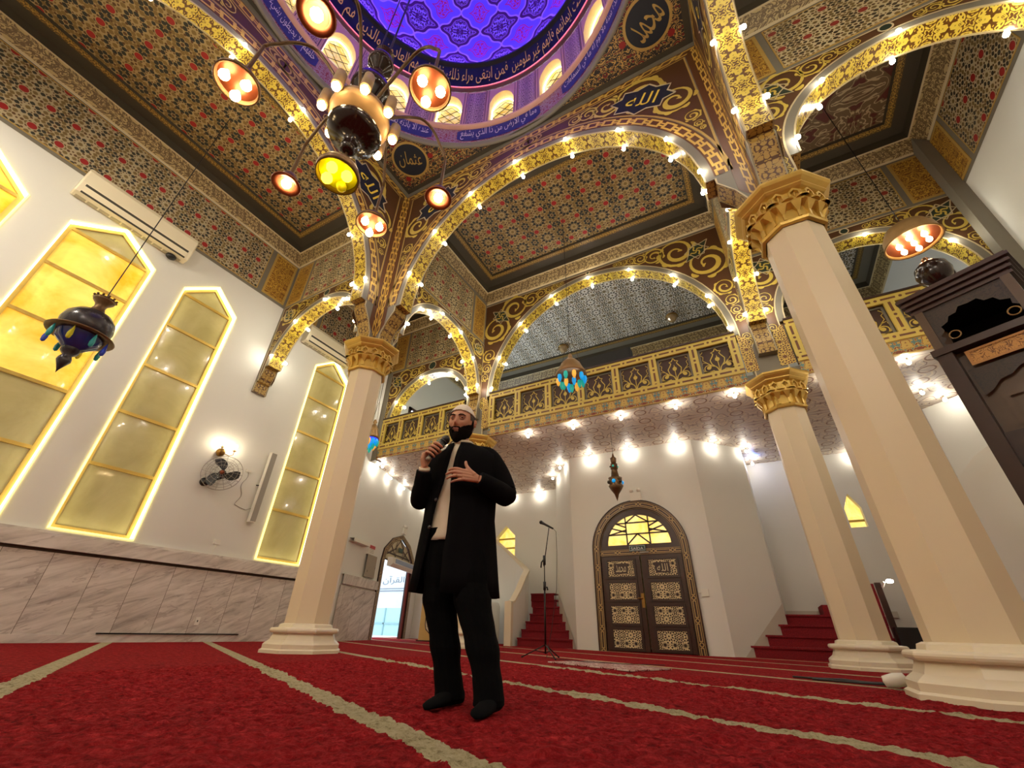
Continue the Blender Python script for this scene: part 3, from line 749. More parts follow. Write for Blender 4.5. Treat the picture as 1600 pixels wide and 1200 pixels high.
for i, (yc, hw) in enumerate(WIN):
    Wn = bpy.data.objects.new('window_%d' % (i+1), None); COL.objects.link(Wn); Wn.location = (XW-0.1, yc, ZB); Wn['kind'] = 'structure'; WORLD[Wn.name] = (XW-0.1, yc, ZB)
    fr = MB(); P0 = [(YS(a), z) for a, z in win_poly(yc, hw)]
    ins = [(YS(a), z) for a, z in win_poly(yc, hw-0.07)]; ins = [(a, max(z, ZB+0.06)) for a, z in ins]; ins[3] = (ins[3][0], ZA-0.09); ins[2] = (ins[2][0], ZS-0.03); ins[4] = (ins[4][0], ZS-0.03)
    fr.band(FL, P0+[P0[0]], ins+[ins[0]], -0.10, edge=False)
    for p, q in zip(ins, ins[1:]+ins[:1]): fr.face([FL(*p, -0.10), FL(*q, -0.10), FL(*q, -0.15), FL(*p, -0.15)])
    zs = [2.63, 3.63, 4.63, 5.63, 6.47]
    for z in zs: fr.box((XW-0.145, yc-hw+0.06, z-0.028), (XW-0.10, yc+hw-0.06, z+0.028))
    obj('window_frame', fr, 'gold_leaf', Wn, merge=False)
    zz = [ZB+0.05]+zs
    for j in range(6):
        m = MB(); a0, a1 = YS(yc-hw+0.06), YS(yc+hw-0.06); z0 = zz[j]
        if j < 5: poly = [(a0, z0), (a1, z0), (a1, zz[j+1]), (a0, zz[j+1])]
        else: poly = [(a0, z0), (a1, z0), (a1, ZS), (YS(yc), ZA-0.08), (a0, ZS)]
        m.tess(FL, poly, -0.13)
        obj('pane', m, 'pane_bright' if (i == 1 and j in (2, 3, 4)) or (i == 0 and j in (4, 5)) else 'pane_dim', Wn, merge=False)
    led = MB(); g0 = [(YS(a), z) for a, z in win_poly(yc, hw, 0.0)]; 
    for p, q in zip(g0, g0[1:]+g0[:1]):
        led.face([FL(*p, 0.010), FL(*q, 0.010), FL(*q, 0.040), FL(*p, 0.040)])
    g1 = [(YS(a), z) for a, z in win_poly(yc, hw, 0.022)]
    for i2 in range(5): led.face([FL(*g0[i2], 0.04), FL(*g0[(i2+1) % 5], 0.04), FL(*g1[(i2+1) % 5], 0.012), FL(*g1[i2], 0.012)])
    obj('led_strip', led, 'led_yellow', Wn, merge=False)
    led = MB()
    for i2 in range(5): p, q = g0[i2], g0[(i2+1) % 5]; k_ = lambda u: (YS(yc)+(u[0]-YS(yc))*0.992, u[1]+(0.004 if u[1] < 3 else -0.006)); led.face([FL(*k_(p), 0.005), FL(*k_(q), 0.005), FL(*k_(q), -0.12), FL(*k_(p), -0.12)])
    obj('reveal_glow', led, 'reveal_glow_white', Wn, merge=False)  # reveal faces made to glow, standing in for LED light falling on them

# skewed stretch of the left wall under the gallery, with the street door opening
LS0, LS1 = (-9.30, 8.00), (-11.0, 12.95)
SK = Frame((-9.28, 8.02), (-10.62, 11.75), 1)
b = MB()
dc, dw = 3.40, 1.36                       # door centre along the wall, half width
door_out = [(dc-dw, 0), (dc-dw, 2.05), (dc-dw*0.93, 2.42), (dc-dw*0.55, 2.80), (dc, 3.02), (dc+dw*0.55, 2.80), (dc+dw*0.93, 2.42), (dc+dw, 2.05), (dc+dw, 0)]
b.tess(SK, [(-0.9, 0)]+door_out+[(5.4, 0), (5.4, 5), (-0.9, 5)], 0)
struct('wall_left_rear', b, 'wall_white')
b = MB(); b.tess(Frame((-9.52, 7.9), (-9.3, 8.2), 1), [(0, 4.5), (0.37, 4.5), (0.37, CEIL), (0, CEIL)], 0)
FU = Frame((-9.34, 8.05), (-9.34, 13.05), 1); b.tess(FU, [(0, 4.6), (5, 4.6), (5, CEIL), (0, CEIL)], 0)
struct('wall_left_upper', b, 'wall_white')
# back wall, with two small lit niches
FB = Frame((-11.3, 13.05), (4.9, 13.05), 1)
sx = lambda x: x+11.3
hexa = lambda xc, w, z0, z1: [(sx(xc-w), z0), (sx(xc+w), z0), (sx(xc+w), z1-0.35), (sx(xc), z1), (sx(xc-w), z1-0.35)]
NI = [hexa(-7.42, 0.36, 1.7, 3.46), hexa(2.33, 0.17, 2.68, 3.49)]
b = MB(); b.tess(FB, [(0, 0), (16.2, 0), (16.2, CEIL), (0, CEIL)], 0, holes=NI)
for h_ in NI:
    for i in range(5): b.face([FB(*h_[i], 0), FB(*h_[(i+1) % 5], 0), FB(*h_[(i+1) % 5], -0.25), FB(*h_[i], -0.25)])
struct('wall_back', b, 'wall_white')
for i, h_ in enumerate(NI):
    Wn = bpy.data.objects.new('window_%d' % (5+i), None); COL.objects.link(Wn); Wn.location = FB(h_[3][0], 2.6, 0); Wn['kind'] = 'structure'; WORLD[Wn.name] = tuple(Wn.location)
    m = MB(); m.tess(FB, h_, -0.20); obj('pane', m, 'pane_glow', Wn)
    m = MB(); xc = h_[3][0]-11.3; wd = h_[1][0]-h_[3][0]
    for z in ((2.15, 2.75, 3.05) if i == 0 else (2.86,)): m.box((xc-wd, 13.21, z-0.025), (xc+wd, 13.25, z+0.025))
    obj('window_frame', m, 'gold_paint', Wn)
# right wall, front wall
b = MB()
b.face([(XR, -4.5, 0), (XR, 13.05, 0), (XR, 13.05, CEIL), (XR, -4.5, CEIL)]); struct('wall_right', b, 'wall_white')
b = MB(); b.face([(XW, -4.5, 0), (XR, -4.5, 0), (XR, -4.5, CEIL), (XW, -4.5, CEIL)]); struct('wall_front', b, 'wall_white')

# marble wainscot on the left wall
b = MB(); FW = Frame((XW, -4.5), (XW, 8.0), 1)
b.band(FW, [(0, 0.11), (12.5, 0.11)], [(0, 1.19), (12.5, 1.19)], 0.03)
m = [tuple((y, x) for x, y in u) for u in b.u]      # u along, v height
b.u = [[(q[1], q[0]) for q in u] for u in b.u]
struct('trim_1', b, 'marble_panel')
b = MB(); b.box((XW, -4.5, 1.235), (XW+0.10, 8.0, 1.44)); b.box((XW, -4.5, 1.44), (XW+0.07, 8.0, 1.48)); struct('trim_2', b, 'marble_cap')
b = MB(); b.box((XW, -4.5, 1.19), (XW+0.02, 8.0, 1.235)); struct('trim_3', b, 'dark_band')
b = MB(); b.box((XW, -4.5, 0.0), (XW+0.045, 8.0, 0.11)); struct('baseboard_left', b, 'marble_cap')
b = MB(); b.band(SK, [(0, 0.0), (dc-dw, 0.0)], [(0, 1.19), (dc-dw, 1.19)], 0.03); b.u = [[(q[1], q[0]) for q in u] for u in b.u]; struct('trim_4', b, 'marble_panel')
b = MB(); b.band(SK, [(0, 1.235), (dc-dw, 1.235)], [(0, 1.46), (dc-dw, 1.46)], 0.07); struct('trim_5', b, 'marble_cap')

# ---- ceilings
def slab(name, x0, x1, y0, y1, z, mat):
    b = MB(); b.face([(x0, y0, z), (x0, y1, z), (x1, y1, z), (x1, y0, z)], [(x0, y0), (x0, y1), (x1, y1), (x1, y0)]); return struct(name, b, mat)
slab('ceiling_left_aisle', XW, X1, -4.5, Y1, CEIL, 'girih_gold')
slab('ceiling_left_rear', XW, X1, Y1, Y2, CEIL, 'girih_gold')
slab('ceiling_rear_bay', X1, X2, Y1, Y2, CEIL, 'girih_gold')
slab('ceiling_right_aisle', X2, XR, -4.5, Y1, CEIL, 'carpet_ceiling')
slab('ceiling_right_rear', X2, XR, Y1, Y2, CEIL, 'carpet_ceiling')
slab('ceiling_gallery', XW, XR, Y2, 13.05, CEIL, 'girih_pale')
slab('ceiling_front', X1, X2, -4.5, Y0, CEIL, 'girih_gold')
TR = [5]
def cornice(x0, x1, y0, y1, top=CEIL, dark='dark_band'):
    """stepped moulding round a bay: floral cove, dark recess, gold chain"""
    steps = [(0.0, 9.00, 0.03, 9.03, 'cream_line'), (0.03, 9.03, 0.22, 9.26, 'trim_floral'), (0.22, 9.26, 0.25, 9.27, 'cream_line'), (0.25, 9.27, 0.28, 9.43, 'dark_band'),
             (0.28, 9.43, 0.50, 9.45, dark), (0.50, 9.45, 0.62, 9.46, 'trim_gold'), (0.62, 9.46, 0.64, top, 'dark_band')]
    for a, za, c_, zc_, mt in steps:
        b = MB()
        ra = [(x0+a, y0+a), (x1-a, y0+a), (x1-a, y1-a), (x0+a, y1-a)]; rc = [(x0+c_, y0+c_), (x1-c_, y0+c_), (x1-c_, y1-c_), (x0+c_, y1-c_)]
        for i in range(4):
            j = (i+1) % 4; L = math.dist(ra[i], ra[j]); w = math.hypot(c_-a, zc_-za)
            b.face([(*ra[i], za), (*ra[j], za), (*rc[j], zc_), (*rc[i], zc_)], [(0, 0), (0, L), (w, L), (w, 0)])
        TR[0] += 1; struct('trim_%d' % TR[0], b, mt)
h = T/2
cornice(XW, X1-h, -4.5, Y1-h); cornice(XW, X1-h, Y1+h, Y2-h); cornice(X1+h, X2-h, Y1+h, Y2-h)
cornice(X2+h, XR, -4.5, Y1-h); cornice(X2+h, XR, Y1+h, Y2-h); cornice(-9.33, XR, Y2+h, 13.05, dark='grey_band')

# painted frieze bands on the outer walls, above z 7.55
def wall_frieze(F, s0, s1, z0=7.56, z1=8.99, W=0.62):
    b = MB(); g = MB(); l = MB(); k = MB(); k.tess(F, [(s0, z0-0.05), (s1, z0-0.05), (s1, z1), (s0, z1)], 0.004)
    for x0, x1, t_ in ((s0+0.05, s0+0.05+W, 0), (s1-0.05-W, s1-0.05, 0), (s0+0.05+W+0.12, s1-0.05-W-0.12, 1)):
        (g if t_ else b).tess(F, [(x0, z0+0.03), (x1, z0+0.03), (x1, z1-0.03), (x0, z1-0.03)], 0.010); rect_band(l, F, x0, z0+0.03, x1, z1-0.03, 0.02 if t_ else 0.055, 0.014)
    TR[0] += 1; struct('trim_%d' % TR[0], k, 'grey_band'); TR[0] += 1; struct('trim_%d' % TR[0], g, 'girih_cream'); TR[0] += 1; struct('trim_%d' % TR[0], b, 'panel_gold'); TR[0] += 1; struct('trim_%d' % TR[0], l, 'gold_dull')
wall_frieze(Frame((XW, -4.5), (XW, Y1-h), 1), 0, 4.5+Y1-h)
wall_frieze(Frame((XW, Y1+h), (XW, Y2-h), 1), 0, Y2-Y1-2*h)
wall_frieze(Frame((XR, -4.5), (XR, Y1-h), -1), 0, 4.5+Y1-h, 7.66)
wall_frieze(Frame((XR, Y1+h), (XR, Y2-h), -1), 0, Y2-Y1-2*h, 7.66)
# grey pilaster strip at the right wall below the gallery arch
b = MB(); b.box((4.70, 8.02, 4.5), (XR, 8.24, CEIL)); struct('trim_%d' % (TR[0]+1), b, 'grey_band'); TR[0] += 1

# ---- arches
AF = (7.50, 8.98); RF = (7.66, 8.98)
arch('arch', 'great front arch of the dome bay, facing us, from left column to right column', C1, C2, 1, 3.56, 2.86, 5.98, 5.08, 0.30, 6.82, DCEIL, 'dome', frieze=(8.95, None))
arch('arch', 'great arch on the left side of the dome bay, from the left column towards us', (X1, Y0), C1, 1, 3.54, 2.86, 5.98, 5.08, 0.30, 6.785, DCEIL, 'dome', frieze=(8.95, None), s_lo=T/2, s_hi=6.925)
arch('arch', 'great arch on the right side of the dome bay, coming from the big right column', (X2, Y0), C2, -1, 3.54, 2.86, 5.98, 5.08, 0.30, 6.785, DCEIL, 'dome', frieze=(8.95, None), s_lo=T/2, s_hi=6.925)
arch('arch', 'great front arch on the prayer niche side of the dome bay', (X1, Y0), (X2, Y0), -1, 3.56, 2.86, 5.98, 5.08, 0.30, 6.82, DCEIL, 'dome', both=False, frieze=(8.95, None))
arch('arch', 'left aisle arch springing from a bracket on the white window wall to the left column', (XW, Y1), C1, 1, 1.74, 1.42, 5.70, 5.00, 0.06, 3.38, CEIL, 'sp', frieze=AF)
arch('arch', 'right aisle arch at upper right, from the big right column to the right wall', C2, (XR, Y1), 1, 1.90, 1.47, 5.86, 5.08, 0.30, 3.56, CEIL, 'sp', frieze=RF)
arch('arch', 'small side arch of the rear bay between the left column and the gallery', C1, C4, 1, 1.97, 1.42, 5.86, 5.08, 0.30, 3.45, CEIL, 'sp', frieze=AF, s_lo=T/2, s_hi=3.59)
arch('arch', 'side arch of the rear bay between the big right column and the far right column', C2, C3, -1, 1.97, 1.42, 5.86, 5.08, 0.30, 3.45, CEIL, 'sp', frieze=AF, s_lo=T/2, s_hi=3.59)
arch('arch', 'wide arch over the middle of the gallery balustrade', C4, C3, 1, 3.42, 2.93, 5.78, 4.55, 0.28, 6.55, CEIL, 'sp', frieze=(8.95, None))
arch('arch', 'low arch over the left end of the gallery, showing white wall behind', (-9.30, Y2), C4, 1, 1.82, 1.44, 5.60, 4.55, 0.06, 3.24, CEIL, 'sp', frieze=AF)
arch('arch', 'low arch over the right end of the gallery behind the pulpit', C3, (XR, Y2), 1, 2.00, 1.50, 5.84, 4.55, 0.28, 3.60, CEIL, 'sp', frieze=RF)

# ---- columns
def octo(r): return r/cos(PI/8)
def capital(A, x, y, z0, z1):
    ph = PI/8; H = z1-z0
    b = MB(); c = (x, y, 0); o8 = lambda pr: [(octo(r), z) for r, z in pr]
    b.lathe(o8([(0.30, z0-0.01), (0.335, z0), (0.345, z0+0.03), (0.315, z0+0.06), (0.315, z0+H*0.36), (0.40, z0+H*0.42), (0.40, z0+H*0.47), (0.385, z0+H*0.72), (0.43, z0+H*0.76), (0.455, z0+H*0.80), (0.455, z0+H*0.83), (0.50, z0+H*0.90), (0.52, z0+H*0.95), (0.52, z1), (0.2, z1)]), 8, c, phase=ph)
    cap = obj('capital', b, 'gold_leaf', A)
    n = MB()
    for f in range(8):
        a = f*PI/4; R = Matrix.Translation((x, y, 0)) @ Matrix.Rotation(a, 4, 'Z')
        for k in (-0.5, 0.5, 1.5):
            # lower tier: stem carrying an inverted pyramid
            yy = (k-0.5)*0.155 if k < 1.5 else 0.135
            if k == 1.5: continue
            yy = k*0.15
            zt, zm, zb_ = z0+H*0.42, z0+H*0.24, z0+H*0.09
            P = lambda rx, dy, z: R @ Vector((rx, yy+dy, z))
            top = [P(0.31, -0.055, zt), P(0.41, -0.055, zt), P(0.41, 0.055, zt), P(0.31, 0.055, zt)]
            midr = [P(0.31, -0.014, zm), P(0.345, -0.014, zm), P(0.345, 0.014, zm), P(0.31, 0.014, zm)]
            bot = [P(0.31, -0.014, zb_), P(0.340, -0.014, zb_), P(0.340, 0.014, zb_), P(0.31, 0.014, zb_)]
            n.loft([bot, midr, top])
        for yy in (0.0,):
            # upper tier: pointed niches framed by raised ribs
            zb_, zs_, zp = z0+H*0.47, z0+H*0.64, z0+H*0.74
            for sg in (-1, 1):
                for k0 in (-0.085, 0.085):
                    pr = [(k0+sg*0.060, zb_), (k0+sg*0.060, zs_), (k0, zp)]; q = [(k0+sg*0.040, zb_), (k0+sg*0.040, zs_-0.01), (k0, zp-0.035)]
                    for i in range(2):
                        P2 = lambda rr, t_: R @ Vector((rr, t_[0], t_[1]))
                        n.face([P2(0.425, pr[i]), P2(0.425, pr[i+1]), P2(0.425, q[i+1]), P2(0.425, q[i])])
                        n.face([P2(0.38, q[i]), P2(0.38, q[i+1]), P2(0.425, q[i+1]), P2(0.425, q[i])]); n.face([P2(0.38, pr[i]), P2(0.38, pr[i+1]), P2(0.425, pr[i+1]), P2(0.425, pr[i])])
            for k0 in (-0.085, 0.085):      # small corbel inside each niche
                P3 = lambda r_, dy, z: R @ Vector((r_, k0+dy, z))
                n.loft([[P3(0.38, -0.008, zb_+0.02), P3(0.388, -0.008, zb_+0.02), P3(0.388, 0.008, zb_+0.02), P3(0.38, 0.008, zb_+0.02)],
                        [P3(0.38, -0.036, zs_-0.01), P3(0.425, -0.0, zs_-0.01), P3(0.425, 0.001, zs_-0.01), P3(0.38, 0.036, zs_-0.01)]])
        # scalloped shelf with a dark hollow look
        for k0 in (-0.15, 0.0, 0.15):
            pts = [R @ Vector((0.385+0.055*sin(PI*i/8), k0-0.065*cos(PI*i/8), z0+H*0.475)) for i in range(9)]
            up = [p+Vector((0, 0, 0.02)) for p in pts]; n.loft([pts, up])
    obj('honeycomb_niches', n, 'gold_leaf', cap, merge=False)
def column(label, x, y, zn, zt):
    A = thing('column', label, 'column', (x, y, 0))
    b = MB(); b.lathe([(octo(0.288), 0.30), (octo(0.288), zn)], 8, (x, y, 0), phase=PI/8); obj('shaft', b, 'column_cream', A)
    b = MB(); pr = [(0.50, 0), (0.50, 0.035), (0.475, 0.05), (0.475, 0.10), (0.46, 0.115), (0.415, 0.15), (0.392, 0.20), (0.385, 0.225), (0.41, 0.23)]
    pr += [(0.41+0.028*sin(PI*i/6), 0.23+0.06*(1-cos(PI*i/6))/2) for i in range(1, 6)]+[(0.41, 0.29), (0.345, 0.295), (0.335, 0.33), (0.30, 0.345), (0.28, 0.345)]
    b.lathe([(octo(r), z) for r, z in pr], 8, (x, y, 0), phase=PI/8); obj('base', b, 'base_cream', A)
    capital(A, x, y, zn, zt)
column('cream octagonal column with gilt capital, left of the standing man', *C1, 4.5, 5.08)
column('big cream octagonal column with gilt capital at the right, nearest the camera', *C2, 4.5, 5.08)
column('slimmer looking cream octagonal column behind the big right column, beside the carpeted stairs', *C3, 3.90, 4.55)
column('octagonal column under the gallery directly behind the standing man, mostly hidden', *C4, 3.90, 4.55)
column('octagonal column behind the camera at the front left corner of the dome bay', X1, Y0, 4.5, 5.08)
column('octagonal column behind the camera at the front right corner of the dome bay', X2, Y0, 4.5, 5.08)
# ------------------------------------------------------------------ dome
DX, DY = (X1+X2)/2-0.02, 1.10
DM = thing('dome', 'great blue painted dome with a ring of sixteen lit windows', 'dome', (DX, DY, DCEIL))
def ang(a): return PI/2-a      # a measured clockwise from +y, seen from below as left to right
def cyl(a, r, z): return (DX+r*sin(a), DY+r*cos(a), z)
def ringband(mb, prof, n=96, a0=0.0, a1=2*PI, mat=0, us=None):
    """inward facing surface; u = along the ring in metres, v = up"""
    for i in range(n):
        p, q = a0+(a1-a0)*i/n, a0+(a1-a0)*(i+1)/n; L = 0
        for (r0, z0), (r1, z1) in zip(prof, prof[1:]):
            dl = math.hypot(r1-r0, z1-z0); R = us or prof[0][0]
            mb.face([cyl(p, r0, z0), cyl(q, r0, z0), cyl(q, r1, z1), cyl(p, r1, z1)], [(p*R, L), (q*R, L), (q*R, L+dl), (p*R, L+dl)], mat); L += dl
# flat corner pieces of the square below the ring
hx = (X2-X1)/2-h+0.10; hy = (Y1-Y0)/2-h+0.10; RR = 3.345
m = MB(); ln = MB()
n = 96
def sqp(a):
    x, y = sin(a), cos(a); k = min(hx/abs(x) if abs(x) > 1e-6 else 9e9, hy/abs(y) if abs(y) > 1e-6 else 9e9); return (DX+k*x, DY+k*y)
for i in range(n):
    a, b_ = 2*PI*i/n, 2*PI*(i+1)/n; A_, B_ = sqp(a), sqp(b_); c0, c1 = cyl(a, RR, DCEIL)[:2], cyl(b_, RR, DCEIL)[:2]
    m.face([(*c0, DCEIL), (*A_, DCEIL), (*B_, DCEIL), (*c1, DCEIL)], [c0, A_, B_, c1])
obj('corner_soffit', m, 'corner_scroll', DM, merge=False)
names = {(1, 1): 'محمد', (-1, 1): 'عثمان', (1, -1): 'ابو بكر', (-1, -1): 'عمر'}
for (sx_, sy_), w_ in names.items():
    cx, cy = DX+sx_*2.74, DY+sy_*2.70; z = DCEIL-0.006
    m = MB(); m.face([(cx+0.40*cos(a*PI/16), cy+0.40*sin(a*PI/16), z) for a in range(32)]); ro = obj('roundel', m, 'navy', DM)
    m = MB(); m.lathe([(0.38, -0.012), (0.43, -0.012), (0.43, 0)], 40, (cx, cy, z)); obj('roundel_ring', m, 'gold_dull', ro)
    ux, uy = (-sx_/2**0.5*0.6, -sy_/2**0.5) if sy_ > 0 else (0, -1)
    l_ = math.hypot(ux, uy); ux /= l_; uy /= l_; rx_, ry_ = -uy, ux
    m = MB(); text_on(m, shape_ar(w_), lambda x, y: (cx+(x-0.27)*rx_+(y-0.20)*ux, cy+(x-0.27)*ry_+(y-0.20)*uy, z-0.006), width=0.54, height=0.40); obj('lettering', m, 'gold_dull', ro, merge=False)
    for q in (0, 2*PI/3, 4*PI/3):
        a = math.atan2(sy_, sx_)+q; m = MB(); m.face([(cx+0.50*cos(a)+0.065*cos(k*PI/6), cy+0.50*sin(a)+0.065*sin(k*PI/6), z-0.003) for k in range(12)]); obj('red_dot', m, 'red_paint', ro)
# heavy border between corner piece and arches
m = MB()
for (ax, ay), (bx_, by_) in (((-hx, -hy), (hx, -hy)), ((hx, -hy), (hx, hy)), ((hx, hy), (-hx, hy)), ((-hx, hy), (-hx, -hy))):
    L = math.dist((ax, ay), (bx_, by_)); k = 1-0.20/hx
    m.face([(DX+ax, DY+ay, DCEIL-0.004), (DX+bx_, DY+by_, DCEIL-0.004), (DX+bx_*k, DY+by_*k, DCEIL-0.004), (DX+ax*k, DY+ay*k, DCEIL-0.004)])
obj('border_strip', m, 'dark_band', DM)
m = MB(); ringband(m, [(3.38, 9.76), (3.345, 9.74), (3.315, 9.78), (3.315, 9.84), (3.30, 9.86)]); obj('ring_moulding', m, 'grey_band', DM, 'full')
m = MB(); ringband(m, [(3.30, 9.86), (3.25, 10.30)]); fz = obj('lower_frieze', m, 'frieze_floral', DM)
AY = 'الله لا اله الا هو الحي القيوم|لا تاخذه سنة ولا نوم له ما في السماوات|وما في الارض من ذا الذي يشفع|عنده الا باذنه يعلم ما بين ايديهم وما|خلفهم ولا يحيطون بشيء من علمه الا بما شاء|وسع كرسيه السماوات والارض|ولا يؤوده حفظهما وهو العلي العظيم|لا اكراه في الدين قد تبين الرشد'.split('|')
for i in range(8):
    a0 = rad(-11+45*i-17.5); a1 = rad(-11+45*i+17.5)
    m = MB(); k = 16; lo = lambda a: 0.09*max(0, abs(a-(a0+a1)/2)-(a1-a0)/2*0.86)/((a1-a0)/2*0.14)
    for j in range(k):
        p, q = a0+(a1-a0)*j/k, a0+(a1-a0)*(j+1)/k
        P_ = lambda a, f: cyl(a, 3.295-0.05*f-0.008, 9.87+0.42*f)
        m.face([P_(p, 0.06+1.8*lo(p)), P_(q, 0.06+1.8*lo(q)), P_(q, 0.95-1.8*lo(q)), P_(p, 0.95-1.8*lo(p))])
    ca = obj('script_cartouche', m, 'navy_blue' if 'navy_blue' in MAT else 'navy', fz)
    m = MB(); W_ = (a1-a0)*3.29*0.92; am = (a0+a1)/2
    text_on(m, shape_ar(AY[(10-i) % 8]), lambda x, y: cyl(am+(x-W_/2)/3.29, 3.275-0.05*(y+0.08)/0.44, 9.87+0.045+y), width=W_, height=0.34, res=1); obj('lettering', m, 'pale_script', ca, merge=False)
m = MB(); ringband(m, [(3.25, 10.30), (3.17, 10.31), (3.15, 10.36), (3.19, 10.42), (3.30, 10.44)]); obj('sill_moulding', m, 'mauve', DM, 'full')
# drum
RD = 3.30; ZD0, ZD1 = 10.44, 12.12
wh = rad(5.3); zsill, zspr, zap = 10.50, 11.45, 11.90
def wtop(da):     # lobed head of the window
    t_ = min(1, abs(da)/wh); return zspr+(zap-zspr)*(1-t_**2.2)**0.75
m = MB(); dk = MB()
wp = []
for w_ in range(16):
    ac = rad(11.25+22.5*w_)
    # pier between windows
    p0, p1 = ac+wh, ac+rad(22.5)-wh
    for j in range(6):
        p, q = p0+(p1-p0)*j/6, p0+(p1-p0)*(j+1)/6
        m.face([cyl(p, RD, ZD0), cyl(q, RD, ZD0), cyl(q, RD, ZD1), cyl(p, RD, ZD1)])
    pm = ac+rad(11.25); hw_ = rad(3.7); pn = MB()
    for j in range(4):
        p, q = pm-hw_+2*hw_*j/4, pm-hw_+2*hw_*(j+1)/4; u0, u1 = (j/4)*2*hw_*RD, ((j+1)/4)*2*hw_*RD
        pn.face([cyl(p, RD-0.012, 10.52), cyl(q, RD-0.012, 10.52), cyl(q, RD-0.012, 12.02), cyl(p, RD-0.012, 12.02)], [(u0+w_*0.11, 0), (u1+w_*0.11, 0), (u1+w_*0.11, 1.5), (u0+w_*0.11, 1.5)])
    obj('drum_panel', pn, 'girih_purple', DM, merge=False)
    for sg in (-1, 1):
        for off, wd in ((rad(4.2), 0.010), (rad(5.4), 0.007)):
            a = pm+sg*off; b2 = wd/RD
            dk.face([cyl(a-b2, RD-0.014, 10.48), cyl(a+b2, RD-0.014, 10.48), cyl(a+b2, RD-0.014, 12.08), cyl(a-b2, RD-0.014, 12.08)])
    K = 12; edge = []
    for j in range(K+1):
        da = -wh+2*wh*j/K; edge.append((ac+da, wtop(da)))
    for (p, zp), (q, zq) in zip(edge, edge[1:]):
        m.face([cyl(p, RD, zp), cyl(q, RD, zq), cyl(q, RD, ZD1), cyl(p, RD, ZD1)])
        m.face([cyl(p, RD, ZD0), cyl(q, RD, ZD0), cyl(q, RD, zsill), cyl(p, RD, zsill)])
    wp.append((ac, edge))
obj('drum_wall', m, 'mauve', DM); obj('drum_lines', dk, 'mauve_dark', DM)
for ac, edge in wp:
    out = [(ac-wh, zsill)]+edge+[(ac+wh, zsill)]
    rv = MB(); RB = RD+0.24
    for (p, zp), (q, zq) in zip(out, out[1:]+out[:1]): rv.face([cyl(p, RD, zp), cyl(q, RD, zq), cyl(q, RB, zq), cyl(p, RB, zp)])
    wo = obj('drum_window', rv, 'window_reveal', DM)
    g = MB()
    for (p, zp), (q, zq) in zip(edge, edge[1:]): g.face([cyl(p, RB, zsill), cyl(q, RB, zsill), cyl(q, RB, zq), cyl(p, RB, zp)])
    obj('pane', g, 'pane_drum', wo)
    g = MB()
    for k in range(-4, 6):       # lead lattice
        for sg in (-1, 1):
            pts = []
            for t_ in range(0, 9):
                da = -wh+2*wh*t_/8; z = zsill+0.30*k+sg*(da*RB)*1.05+0.1
                if zsill < z < wtop(da)-0.01: pts.append(cyl(ac+da, RB-0.012, z))
            if len(pts) > 1: g.tube(pts, 0.008, 4)
    obj('lattice', g, 'black_metal', wo)
    g = MB(); e2 = [(ac-wh*0.93, zsill+0.1), (ac-wh*0.93, zspr)]+[(ac+(p-ac)*0.93, z-0.03) for p, z in edge[1:-1]]+[(ac+wh*0.93, zspr)]
    g.tube([cyl(p, RB-0.05, z) for p, z in e2], 0.016, 5); obj('led_strip', g, 'led_drum', wo)
m = MB(); ringband(m, [(3.30, 12.12), (3.22, 12.13), (3.22, 12.17)]); obj('upper_moulding', m, 'mauve_dark', DM)
m = MB(); m.tube([cyl(2*PI*i/120, 3.205, 12.175) for i in range(121)], 0.013, 6); obj('led_ring', m, 'led_red', DM)
m = MB(); ringband(m, [(3.22, 12.17), (3.24, 12.20), (3.08, 12.88)]); nb = obj('script_band', m, 'navy_ring', DM, 'full')
MU = 'قد افلح المؤمنون الذين هم في صلاتهم خاشعون|والذين هم عن اللغو معرضون والذين هم|للزكاة فاعلون والذين هم لفروجهم حافظون الا على|ازواجهم او ما ملكت ايمانهم فانهم غير ملومين|فمن ابتغى وراء ذلك فاولئك هم العادون|والذين هم لاماناتهم وعهدهم راعون'.split('|')
for i in range(6):
    am = rad(38-60*i) + rad(3); Wd = rad(58)*3.18; tx = MU[(3+i) % 6]
    m = MB(); text_on(m, shape_ar(tx), lambda x, y: cyl(am-rad(18)+(x-Wd/2)/3.18, 3.222-0.155*(y+0.08)/0.68, 12.21+y), width=Wd, height=0.60, res=1); obj('lettering', m, 'gold_script', nb, merge=False)
m = MB(); ringband(m, [(3.08, 12.88), (2.99, 12.90), (2.99, 12.98)]); obj('dome_lip', m, 'navy_ring', DM)
m = MB(); m.tube([cyl(2*PI*i/96, 3.03, 13.00) for i in range(97)], 0.022, 5); obj('hidden_led_ring', m, 'led_blue', DM)
m = MB(); RO = 3.10; cw = 16/(2*PI); lat = [rad(x) for x in (0, 4, 8, 12, 16, 20, 25, 30, 35, 40, 46, 52, 58, 64, 70, 76, 82, 87)]
for i in range(96):
    p, q = 2*PI*i/96, 2*PI*(i+1)/96
    for f0, f1 in zip(lat, lat[1:]):
        v0, v1 = cw*math.log(math.tan(PI/4+f0/2))+0.35, cw*math.log(math.tan(PI/4+f1/2))+0.35
        m.face([cyl(p, RO*cos(f0), 12.95+RO*sin(f0)), cyl(q, RO*cos(f0), 12.95+RO*sin(f0)), cyl(q, RO*cos(f1), 12.95+RO*sin(f1)), cyl(p, RO*cos(f1), 12.95+RO*sin(f1))],
               [(p*cw, v0), (q*cw, v0), (q*cw, v1), (p*cw, v1)])
m.face([cyl(2*PI*i/32, RO*cos(rad(87)), 12.95+RO*sin(rad(87))) for i in range(32)])
obj('dome_shell', m, 'dome_pattern', DM, 'full')
